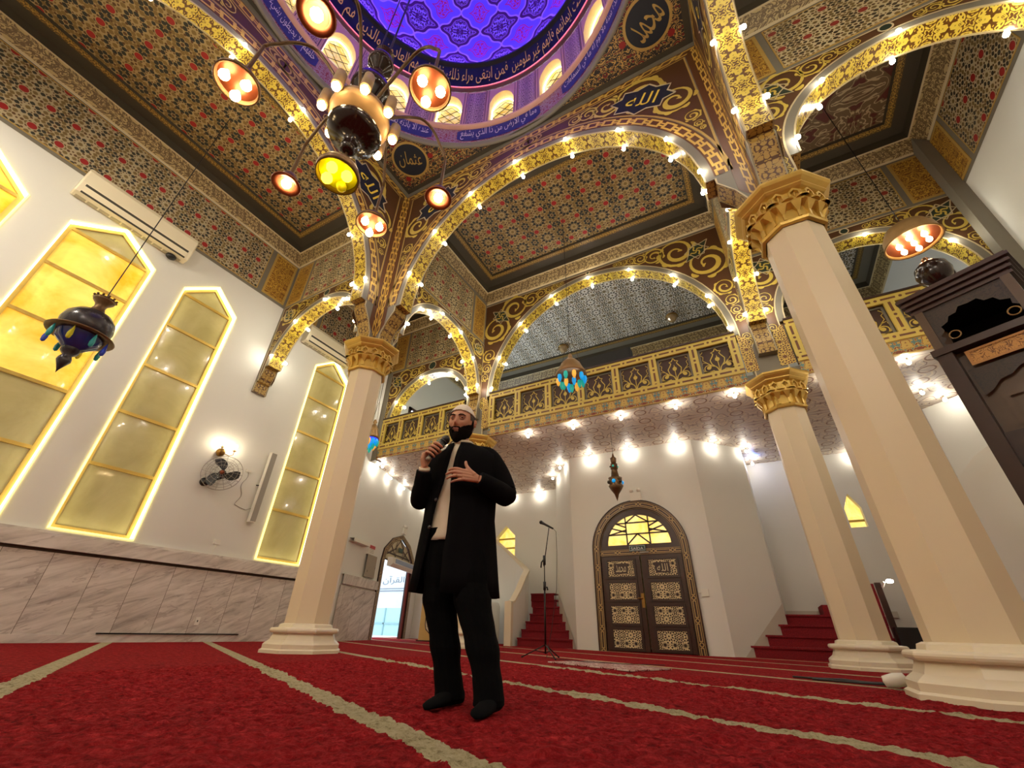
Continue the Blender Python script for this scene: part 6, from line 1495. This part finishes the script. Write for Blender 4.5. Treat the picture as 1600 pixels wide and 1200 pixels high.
# daylight windows of the gallery
Wn = bpy.data.objects.new('window_7', None); COL.objects.link(Wn); Wn.location = (-9.33, 10.6, 5.6); Wn['kind'] = 'structure'; WORLD['window_7'] = (-9.33, 10.6, 5.6)
m = MB(); m.box((-9.335, 9.5, 5.0), (-9.315, 11.6, 6.75)); obj('pane', m, 'daylight', Wn)
m = MB(); 
for a_ in ((9.4, 4.9, 9.5, 6.85), (11.6, 4.9, 11.7, 6.85), (9.4, 6.75, 11.7, 6.85), (9.4, 4.9, 11.7, 5.0), (10.5, 4.9, 10.6, 6.85)): m.box((-9.335, a_[0], a_[1]), (-9.28, a_[2], a_[3]))
obj('window_frame', m, 'dark_wood', Wn)
Wn = bpy.data.objects.new('window_8', None); COL.objects.link(Wn); Wn.location = (4.88, 10.3, 7.0); Wn['kind'] = 'structure'; WORLD['window_8'] = (4.88, 10.3, 7.0)
m = MB(); m.face([(4.87, 9.75, 6.2), (4.87, 10.75, 6.2), (4.87, 10.75, 7.0), (4.87, 10.25, 7.5), (4.87, 9.75, 7.0)]); obj('pane', m, 'screen_blue', Wn)
m = MB(); m.tube([(4.86, 9.75, 6.2), (4.86, 10.75, 6.2), (4.86, 10.75, 7.0), (4.86, 10.25, 7.5), (4.86, 9.75, 7.0), (4.86, 9.75, 6.2)], 0.05, 6); obj('window_frame', m, 'dark_wood', Wn)

m = MB(); rz_ = Matrix.Translation((-1.85, 5.75, 0)) @ Matrix.Rotation(rad(-25), 4, 'Z'); m.box((-0.65, -0.35, 0.004), (0.65, 0.35, 0.016), M=rz_); o = obj('prayer_rug', m, 'rug_red'); tag(o, 'small red and white patterned rug on the carpet by the microphone stand', 'rug')

for x, y, z, lab in ((-7.7, -1.9, 6.4, 'added unseen bell lantern over a fill light in the left aisle behind the camera'), (3.05, -1.9, 6.4, 'added unseen bell lantern over a fill light in the right aisle behind the camera'), (-2.3, -3.4, 6.6, 'added unseen bell lantern over a fill light before the prayer wall behind the camera')):
    bell_lantern(x, y, z+0.25, lab, CEIL)  # made-up fixtures dressing the added fill lights
# ------------------------------------------------------------------ the standing man
BP = Vector((-1.56, 2.21, 0)); FW_ = Vector((0.35, -0.937, 0)).normalized(); LW = Vector((-FW_.y, FW_.x, 0))
def WP(a, f, z): return BP+LW*a+FW_*f+Vector((0, 0, z))
MAN = thing('person', 'bearded man in white cap and long black coat, speaking into a microphone, hand raised', 'person', tuple(BP))
def ell(ca, cf, z, ra, rf, n=28, t0=0.0, t1=2*PI, p=2.3, tilt=0.0, closed=True):
    pts = []; N_ = n if closed else n+1
    for i in range(N_):
        t_ = t0+(t1-t0)*i/n; c_, s_ = cos(t_), sin(t_)
        x = abs(c_)**(2/p)*(1 if c_ > 0 else -1); y = abs(s_)**(2/p)*(1 if s_ > 0 else -1)
        pts.append(WP(ca+ra*x, cf+rf*y, z+tilt*ra*x))
    return pts
def limb(mb, pts, rs, n=16):
    """smooth tapered tube through body-frame points"""
    P_ = [Vector(p) for p in pts]; out = []; rr = []
    for i in range(len(P_)-1):
        p0, p1, p2, p3 = P_[max(0, i-1)], P_[i], P_[i+1], P_[min(len(P_)-1, i+2)]
        for k in range(5):
            t_ = k/5; out.append(0.5*((2*p1)+(-p0+p2)*t_+(2*p0-5*p1+4*p2-p3)*t_*t_+(-p0+3*p1-3*p2+p3)*t_**3)); s_ = t_*t_*(3-2*t_); rr.append(rs[i]*(1-s_)+rs[i+1]*s_)
    out.append(P_[-1]); rr.append(rs[-1])
    mb.tube([WP(*p) for p in out], rr, n)
# head: sculpted radial surface
HC = (-0.064, 0.040, 1.575); HS = 1.14
HR = Matrix.Rotation(rad(6), 4, 'Z') @ Matrix.Rotation(rad(-7), 4, 'X') @ Matrix.Rotation(rad(4), 4, 'Y')
def g2(x, z, cx, cz, sx_, sz_): return math.exp(-((x-cx)/sx_)**2-((z-cz)/sz_)**2)
def head_pt(th, ph, off=0.0):
    """th: longitude, 0 = nose direction, positive to his left; ph latitude"""
    x, y, z = sin(th)*cos(ph), cos(th)*cos(ph), sin(ph)
    X, Y, Z = 0.076*x, 0.094*y, 0.118*z
    if Z < 0: k = (-Z/0.118); X *= 1-0.30*k; Y = Y*(1-0.10*k)+0.012*k*(1 if y > 0 else -0.5)
    if y < 0: Y *= 1.02
    if y > 0:
        Y -= 0.006*math.exp(-(X/0.05)**2)
        Y += 0.026*math.exp(-(X/0.0095)**2)*math.exp(-((Z+0.022)/0.013)**2)+0.015*math.exp(-(X/0.009)**2)*math.exp(-((Z+0.0)/0.022)**2)
        Y += 0.008*(g2(X, Z, 0.012, -0.030, 0.007, 0.007)+g2(X, Z, -0.012, -0.030, 0.007, 0.007))
        Y -= 0.013*(g2(X, Z, 0.031, 0.012, 0.015, 0.011)+g2(X, Z, -0.031, 0.012, 0.015, 0.011))
        Y += 0.006*(g2(X, Z, 0.028, 0.033, 0.024, 0.009)+g2(X, Z, -0.028, 0.033, 0.024, 0.009))
        Y += 0.005*(g2(X, Z, 0.042, -0.018, 0.018, 0.016)+g2(X, Z, -0.042, -0.018, 0.018, 0.016))
        Y += 0.007*g2(X, Z, 0, -0.056, 0.022, 0.014)+0.010*g2(X, Z, 0, -0.095, 0.024, 0.020)
    v = Vector((X, Y, Z)); v += v.normalized()*off
    v = (HR @ v)*HS; return WP(HC[0]+v.x, HC[1]+v.y, HC[2]+v.z)
def head_local(x, y, z):
    v = (HR @ Vector((x, y, z)))*HS; return WP(HC[0]+v.x, HC[1]+v.y, HC[2]+v.z)
body = MB(); NT_, NP_ = 96, 64
for i in range(NT_):
    for j in range(NP_):
        t0, t1 = 2*PI*i/NT_, 2*PI*(i+1)/NT_; p0, p1 = -PI/2+PI*j/NP_, -PI/2+PI*(j+1)/NP_
        q = [head_pt(t0, p0), head_pt(t1, p0), head_pt(t1, p1), head_pt(t0, p1)]
        if j == 0: q = [q[0], q[2], q[3]]
        elif j == NP_-1: q = q[:3]
        body.face(q)
for sg in (1, -1):      # ears
    for k, (dx, dz, r) in enumerate(((0, 0.0, 0.012), (0.004, 0.016, 0.010), (0.003, -0.014, 0.009), (0.007, 0.006, 0.009))):
        c_ = head_local(sg*(0.077+dx), -0.010-0.002*k, 0.0+dz); body.ball(tuple(c_), r*HS, 12)
limb(body, [(-0.065, -0.005, 1.36), (-0.068, 0.005, 1.42), (-0.07, 0.015, 1.52)], [0.066, 0.056, 0.056])
body.loft([ell(-0.035, -0.01, 0.86, 0.155, 0.105), ell(-0.035, 0, 1.0, 0.15, 0.10), ell(-0.03, 0, 1.2, 0.175, 0.11), ell(-0.03, 0, 1.32, 0.18, 0.095), ell(-0.04, 0, 1.38, 0.10, 0.07)])
SHR, ELR, WRR = (-0.215, -0.01, 1.325), (-0.285, 0.03, 1.055), (-0.238, 0.185, 1.215)
SHL, ELL_, WRL = (0.160, -0.01, 1.315), (0.262, -0.01, 1.075), (0.118, 0.185, 1.130)
limb(body, [SHR, ELR, WRR], [0.045, 0.040, 0.027]); limb(body, [SHL, ELL_, WRL], [0.045, 0.040, 0.027])
limb(body, [(-0.11, 0, 0.88), (-0.085, 0.02, 0.46), (-0.012, 0.03, 0.09)], [0.080, 0.055, 0.036]); limb(body, [(0.05, 0, 0.88), (0.12, 0.09, 0.46), (0.235, 0.19, 0.09)], [0.080, 0.055, 0.036])
def finger(pts, rs): limb(body, pts, rs, 10)
# left hand: back of the hand towards us, fingers pointing across the chest, thumb up
palm = [(0.118, 0.185, 1.130), (0.085, 0.200, 1.140), (0.050, 0.212, 1.148), (0.022, 0.218, 1.150)]
for dz, r in ((0.024, 0.014), (0.008, 0.015), (-0.009, 0.015), (-0.026, 0.013)):
    limb(body, [(0.112, 0.186, 1.130+dz*0.35), (0.070, 0.206, 1.142+dz*0.9), (0.022, 0.218, 1.150+dz*1.05)], [0.016, r, r*0.82], 10)
finger([(0.022, 0.218, 1.176), (-0.018, 0.224, 1.186), (-0.050, 0.218, 1.186), (-0.072, 0.206, 1.182)], [0.0105, 0.0095, 0.0085, 0.0070])
finger([(0.022, 0.219, 1.158), (-0.026, 0.228, 1.164), (-0.060, 0.222, 1.161), (-0.086, 0.208, 1.155)], [0.0110, 0.0098, 0.0088, 0.0072])
finger([(0.024, 0.217, 1.139), (-0.024, 0.226, 1.140), (-0.058, 0.219, 1.135), (-0.080, 0.205, 1.128)], [0.0105, 0.0095, 0.0085, 0.0070])
finger([(0.030, 0.212, 1.120), (-0.006, 0.220, 1.115), (-0.034, 0.214, 1.110), (-0.052, 0.204, 1.106)], [0.0095, 0.0085, 0.0075, 0.0062])
finger([(0.092, 0.200, 1.150), (0.060, 0.208, 1.180), (0.038, 0.205, 1.212), (0.030, 0.198, 1.240)], [0.0170, 0.0135, 0.0105, 0.0085])
# right hand wrapped round the microphone
MB0, MB1 = Vector((-0.205, 0.215, 1.262)), Vector((-0.118, 0.185, 1.400)); mdir = (MB1-MB0).normalized()
def mic_at(t_): return MB0+(MB1-MB0)*t_
perp1 = mdir.cross(Vector((0, 1, 0))).normalized(); perp2 = mdir.cross(perp1).normalized()
kn = [Vector((-0.238, 0.185, 1.215)), Vector((-0.250, 0.195, 1.262)), Vector((-0.238, 0.190, 1.310))]
for dq in (-0.012, 0.004, 0.020):
    limb(body, [kn[0], kn[1]+perp2*dq*0.6, kn[2]+perp2*dq+mdir*dq], [0.020, 0.018, 0.014], 10)
for k, t_ in enumerate((0.60, 0.44, 0.28, 0.13)):
    c_ = mic_at(t_); a0 = [rad(x) for x in (200, 150, 95, 35, -20)]; R_ = [0.040, 0.034, 0.029, 0.027, 0.026]
    side = -perp1 if perp1.x > 0 else perp1      # towards his right
    fr = Vector((0, 1, 0)); fr = (fr-mdir*fr.dot(mdir)).normalized()
    pts = [c_+side*0.040-fr*0.012+mdir*0.004, c_+side*0.036+fr*0.014, c_+side*0.010+fr*0.031, c_-side*0.018+fr*0.024, c_-side*0.027+fr*0.004]
    finger([tuple(p) for p in pts], [0.0115, 0.0105, 0.0098, 0.0090, 0.0072] if k < 3 else [0.0100, 0.0092, 0.0085, 0.0078, 0.0064])
    limb(body, [kn[1], tuple(pts[0])], [0.016, 0.012], 10)
c_ = mic_at(0.50); finger([tuple(kn[0]+Vector((0.004, -0.006, 0.02))), tuple(mic_at(0.22)-fr*0.030+side*0.012), tuple(mic_at(0.42)-fr*0.030-side*0.006), tuple(mic_at(0.56)-fr*0.022-side*0.018)], [0.017, 0.0125, 0.0105, 0.0085])
for hx_, tx in (((0.045, -0.01), (-0.045, 0.19)), ((0.262, 0.15), (0.222, 0.345))):
    limb(body, [(hx_[0], hx_[1], 0.07), ((hx_[0]+tx[0])/2, (hx_[1]+tx[1])/2, 0.038), (tx[0], tx[1], 0.018)], [0.024, 0.022, 0.013], 12)
bo = obj('body', body, 'skin', MAN, 'full', merge=False)
rm = bo.modifiers.new('remesh', 'REMESH'); rm.mode = 'VOXEL'; rm.voxel_size = 0.0034; rm.use_smooth_shade = True
sm_ = bo.modifiers.new('smooth', 'SMOOTH'); sm_.factor = 0.5; sm_.iterations = 2
# face details
for sg in (1, -1):
    e = MB(); e.ball(tuple(head_local(sg*0.031, 0.0755, 0.0115)), 0.0112, 14); eo = obj('eye', e, 'eye_white', bo, 'full')
    e = MB(); e.ball(tuple(head_local(sg*0.031+0.0018, 0.0846, 0.0110)), 0.0058, 10); obj('iris', e, 'iris', eo, 'full')
    e = MB()
    for zz, yy in ((0.0172, 0.0865), (0.0058, 0.0850)):      # lids
        e.tube([head_local(sg*(0.031+dx), yy-abs(dx)*0.28-(0.002 if dx*sg > 0 else 0), zz-(abs(dx)/0.014)**2*(0.006 if zz > 0.01 else -0.006)) for dx in (-0.015, -0.009, 0, 0.009, 0.015)], [0.0018, 0.0036, 0.0044, 0.0036, 0.0018], 7)
    obj('eyelid', e, 'skin', bo, 'full')
    e = MB(); e.tube([head_local(sg*x, y, z) for x, y, z in ((0.010, 0.0935, 0.0265), (0.022, 0.0940, 0.0310), (0.036, 0.0880, 0.0320), (0.050, 0.0750, 0.0255))], [0.0030, 0.0046, 0.0042, 0.0018], 7); obj('eyebrow', e, 'beard_black', bo, 'full')
def patch(mask, off, mat, name, nt=120, np_=90, p0=-PI/2, p1=PI/2):
    mb = MB()
    for i in range(nt):
        for j in range(np_):
            t0, t1 = -PI+2*PI*i/nt, -PI+2*PI*(i+1)/nt; a0, a1 = p0+(p1-p0)*j/np_, p0+(p1-p0)*(j+1)/np_
            tm, am = (t0+t1)/2, (a0+a1)/2
            if mask(tm, am): mb.face([head_pt(t0, a0, off(t0, a0)), head_pt(t1, a0, off(t1, a0)), head_pt(t1, a1, off(t1, a1)), head_pt(t0, a1, off(t0, a1))])
    return obj(name, mb, mat, bo, 'full')
def beard_mask(t_, p):
    z = 0.118*sin(p); a = abs(t_); x = 0.076*sin(t_)*cos(p)
    if a > rad(100): return False
    if -0.068 < z < -0.049 and a < rad(14): return False      # mouth
    if a > rad(76): return -0.11 < z < 0.014
    top = -0.039 if a < rad(20) else -0.046+(a-rad(20))/rad(56)*0.032
    return z < top
def beard_off(t_, p):
    z = 0.118*sin(p); a = abs(t_)
    e = 0.004+0.020*math.exp(-((z+0.105)/0.040)**2)*max(0, cos(min(a, PI/2)))+0.006*math.exp(-((z+0.07)/0.05)**2)
    if -0.072 < z < -0.043 and a < rad(20): e = 0.002
    if z > -0.045 and a > rad(24): e *= 0.5
    return e+0.0012*sin(t_*61)*sin(p*73)
patch(beard_mask, beard_off, 'beard_black', 'beard')
m = MB(); m.tube([head_local(x, y, z) for x, y, z in ((-0.020, 0.0890, -0.0575), (-0.010, 0.0975, -0.0535), (0, 0.0995, -0.0550), (0.010, 0.0975, -0.0535), (0.020, 0.0890, -0.0575))], [0.0015, 0.0034, 0.0036, 0.0034, 0.0015], 8)
m.tube([head_local(x, y, z) for x, y, z in ((-0.018, 0.0890, -0.0610), (0, 0.0990, -0.0640), (0.018, 0.0890, -0.0610))], [0.0015, 0.0046, 0.0015], 8); obj('lips', m, 'lip', bo, 'full')
def cap_edge(t_): return 0.062-0.030*(1-cos(t_))/2*1.5
patch(lambda t_, p: 0.118*sin(p) > cap_edge(t_), lambda t_, p: 0.007, 'cap_white', 'cap', 120, 90)
patch(lambda t_, p: abs(t_) > rad(62) and cap_edge(t_)-0.001 >= 0.118*sin(p)-0.002 > 0.008-(0.05 if abs(t_) > rad(112) else 0), lambda t_, p: 0.0025, 'hair_short', 'hair')

# clothes ---------------------------------------------------------
def grid(mb, rings, close=False):
    n = len(rings[0])
    for A_, B_ in zip(rings, rings[1:]):
        for k in range(n if close else n-1): mb.face([A_[k], A_[(k+1) % n], B_[(k+1) % n], B_[k]])
# shirt
sh = MB(); R_ = []
for z, ca, ra, rf in ((0.790, -0.035, 0.185, 0.136), (0.82, -0.035, 0.182, 0.134), (0.90, -0.035, 0.178, 0.128), (1.0, -0.035, 0.178, 0.122), (1.1, -0.03, 0.182, 0.121), (1.2, -0.03, 0.19, 0.121), (1.3, -0.03, 0.19, 0.112), (1.36, -0.04, 0.15, 0.095), (1.40, -0.055, 0.090, 0.080), (1.425, -0.062, 0.070, 0.072)):
    R_.append([p+FW_*0.004*sin(k*1.9+z*40)+Vector((0, 0, 0.004*sin(k*1.3))) for k, p in enumerate(ell(ca, 0.0, z, ra, rf, 40))])
sh.loft(R_); so = obj('shirt', sh, 'shirt_cream', MAN, 'full')
m = MB(); m.tube([WP(-0.062+0.070*cos(a), 0.004+0.070*sin(a), 1.425+0.010*cos(a)) for a in [2*PI*k/24 for k in range(25)]], 0.013, 8); obj('collar', m, 'shirt_cream', so, 'full')

# trousers
tr = MB()
def leg(pts):
    rings = []
    P_ = [Vector(p[:3]) for p in pts]
    for i in range(len(pts)-1):
        for k in range(8):
            t_ = k/8; q = P_[i]*(1-t_)+P_[i+1]*t_; ra = pts[i][3]*(1-t_)+pts[i+1][3]*t_; rf = pts[i][4]*(1-t_)+pts[i+1][4]*t_
            w = 0.0025*sin(q.z*31)+0.002*sin(q.z*53+1)
            rings.append(ell(q.x, q.y, q.z, ra+w, rf+w, 24))
    rings.append(ell(*pts[-1], 24)); tr.loft(rings)
leg([(-0.115, 0.0, 0.86, 0.105, 0.115), (-0.115, 0.01, 0.66, 0.108, 0.11), (-0.100, 0.02, 0.46, 0.092, 0.095), (-0.052, 0.02, 0.29, 0.080, 0.088), (-0.020, 0.015, 0.14, 0.072, 0.082), (0.000, 0.015, 0.055, 0.073, 0.088), (0.002, 0.018, 0.030, 0.072, 0.088)])
leg([(0.055, 0.0, 0.86, 0.110, 0.115), (0.075, 0.04, 0.66, 0.112, 0.11), (0.108, 0.09, 0.46, 0.100, 0.098), (0.175, 0.13, 0.29, 0.086, 0.090), (0.222, 0.165, 0.14, 0.072, 0.082), (0.240, 0.185, 0.055, 0.072, 0.086), (0.240, 0.188, 0.030, 0.070, 0.084)])
tr.loft([ell(-0.03, 0, 0.62, 0.175, 0.11), ell(-0.03, 0, 0.74, 0.185, 0.125), ell(-0.03, 0, 0.90, 0.175, 0.125)])
to = obj('trousers', tr, 'trousers_black', MAN, 'full', merge=False)
for hx_, tx in (((0.050, -0.045), (-0.058, 0.215)), ((0.275, 0.115), (0.222, 0.375))):
    s_ = MB(); hv, tv = Vector((*hx_, 0)), Vector((*tx, 0)); d_ = (tv-hv); n_ = Vector((-d_.y, d_.x, 0)).normalized(); rings = []
    for q, wd, ht in ((0.0, 0.022, 0.05), (0.06, 0.034, 0.075), (0.2, 0.040, 0.09), (0.4, 0.040, 0.080), (0.62, 0.047, 0.055), (0.82, 0.048, 0.038), (0.94, 0.036, 0.028), (1.0, 0.015, 0.016)):
        c_ = hv+d_*q; rings.append([WP(c_.x+n_.x*wd*cos(a), c_.y+n_.y*wd*cos(a), 0.004+max(0, ht*(0.5+0.5*sin(a)))) for a in [2*PI*k/16 for k in range(16)]])
    s_.loft(rings); obj('sock', s_, 'sock_black', MAN, 'full')
# coat: open front, the right edge (viewer's left) swings outward lower down
co = MB(); rows = []
prof = [(0.505, -0.030, 0.262, 0.180, -0.215, -0.060), (0.60, -0.032, 0.252, 0.175, -0.205, -0.062), (0.72, -0.035, 0.240, 0.168, -0.190, -0.065), (0.82, -0.036, 0.230, 0.160, -0.182, -0.058), (0.92, -0.036, 0.222, 0.152, -0.170, -0.060), (1.02, -0.034, 0.222, 0.146, -0.154, -0.062),
        (1.12, -0.032, 0.228, 0.144, -0.124, -0.070), (1.22, -0.030, 0.236, 0.142, -0.108, -0.066), (1.29, -0.030, 0.240, 0.134, -0.098, -0.060), (1.335, -0.032, 0.228, 0.122, -0.094, -0.055), (1.37, -0.036, 0.190, 0.106, -0.092, -0.050), (1.395, -0.045, 0.140, 0.094, -0.092, -0.046), (1.415, -0.055, 0.100, 0.088, -0.092, -0.044)]
for z, ca, ra, rf, er, el in prof:
    tl = math.acos(max(-1, min(1, ((el-ca)/ra)))) if abs(el-ca) < ra else 0; trr = math.acos(max(-1, min(1, (er-ca)/ra)))
    # walk from his left front edge round the back to the right front edge
    row = []
    for k in range(41):
        t_ = tl-(tl+2*PI-trr)*k/40
        x, y = cos(t_), sin(t_); fold = 0.006*sin(k*1.7)*(1 if z < 0.9 else 0.3)
        row.append(WP(ca+(ra+fold)*x, (rf+fold)*y, z+(0.0 if z > 0.6 else -0.012*cos(t_)+0.0)))
    rows.append(row)
grid(co, rows); ct = obj('coat', co, 'coat_black', MAN, 'full')
sd = ct.modifiers.new('solid', 'SOLIDIFY'); sd.thickness = 0.010; sd.offset = 0
# shoulders and sleeves
sl = MB()
limb(sl, [(-0.10, -0.005, 1.375), (-0.185, -0.008, 1.338), (-0.240, 0.0, 1.25), (-0.272, 0.018, 1.14), (-0.288, 0.040, 1.050), (-0.275, 0.085, 1.075), (-0.255, 0.135, 1.135), (-0.242, 0.172, 1.195)], [0.060, 0.078, 0.073, 0.068, 0.066, 0.062, 0.054, 0.048], 20); obj('sleeve', sl, 'coat_black', ct, 'full')
sl = MB()
limb(sl, [(0.04, -0.005, 1.365), (0.125, -0.008, 1.328), (0.185, -0.005, 1.25), (0.232, -0.005, 1.16), (0.258, 0.010, 1.080), (0.220, 0.075, 1.085), (0.165, 0.140, 1.110), (0.120, 0.182, 1.128)], [0.060, 0.078, 0.074, 0.072, 0.070, 0.065, 0.056, 0.048], 20); obj('sleeve', sl, 'coat_black', ct, 'full')
m = MB(); m.tube([WP(-0.242, 0.172, 1.195), WP(-0.239, 0.182, 1.212)], [0.036, 0.035], 16); obj('shirt_cuff', m, 'shirt_cream', so, 'full')
# stand collar of the coat and lapel edges
m = MB(); R1 = []; R2 = []
for k in range(33):
    t_ = rad(62)-(rad(62)+2*PI-rad(118))*k/32
    R1.append(WP(-0.058+0.086*cos(t_), -0.002+0.084*sin(t_), 1.395)); R2.append(WP(-0.062+0.078*cos(t_), -0.004+0.078*sin(t_), 1.455-0.020*max(0, sin(t_))))
grid(m, [R1, R2]); cl = obj('collar', m, 'coat_black', ct, 'full'); sd = cl.modifiers.new('solid', 'SOLIDIFY'); sd.thickness = 0.010
for z, a in ((1.02, -0.155), (0.86, -0.180), (1.19, -0.055)):
    m = MB(); ca, rf, ra = -0.034, 0.150, 0.225; t_ = math.acos((a-ca)/ra); c_ = Vector((a, rf*sin(t_)+0.010, z)); m.ball(tuple(WP(*c_)), 0.011, 10, sy=0.5); obj('button', m, 'button_grey', ct, 'full')
# pale scarf end over his right shoulder
m = MB(); m.loft([[WP(a, f, z) for a, f, z in ((-0.085, 0.070, 1.425), (-0.110, 0.085, 1.400), (-0.115, 0.075, 1.395), (-0.09, 0.060, 1.420))], [WP(a, f, z) for a, f, z in ((-0.140, 0.075, 1.400), (-0.155, 0.100, 1.360), (-0.160, 0.092, 1.355), (-0.145, 0.068, 1.395))], [WP(a, f, z) for a, f, z in ((-0.195, 0.060, 1.375), (-0.210, 0.085, 1.345), (-0.214, 0.080, 1.340), (-0.20, 0.052, 1.370))]]); obj('scarf', m, 'scarf_white', MAN, 'full')
# ring
m = MB(); m.tube([WP(-0.010+0.001*cos(a), 0.2245+0.0112*cos(a), 1.1395+0.0112*sin(a)) for a in [2*PI*k/20 for k in range(21)]], 0.0018, 6); obj('ring', m, 'brass', bo, 'full')
# hand-held microphone
MC = thing('microphone', 'black handheld microphone held by the man close to his mouth', 'microphone', tuple(WP(*MB0)))
m = MB(); m.tube([WP(*MB0), WP(*mic_at(0.05)), WP(*mic_at(0.62)), WP(*mic_at(0.84))], [0.0150, 0.0165, 0.0185, 0.0245], 18); obj('handle', m, 'black_plastic', MC, 'full')
m = MB(); m.tube([WP(*(MB0-mdir*0.020)), WP(*mic_at(0.04))], [0.0150, 0.0165], 18); obj('end_cap', m, 'grey_metal', MC, 'full')
m = MB(); m.ball(tuple(WP(*mic_at(0.97))), 0.0285, 18, sz=1.05); obj('mesh_head', m, 'black_metal', MC, 'full')
m = MB(); m.tube([WP(*mic_at(0.83)), WP(*mic_at(0.88))], [0.0275, 0.0280], 18); obj('band', m, 'black_plastic', MC, 'full')
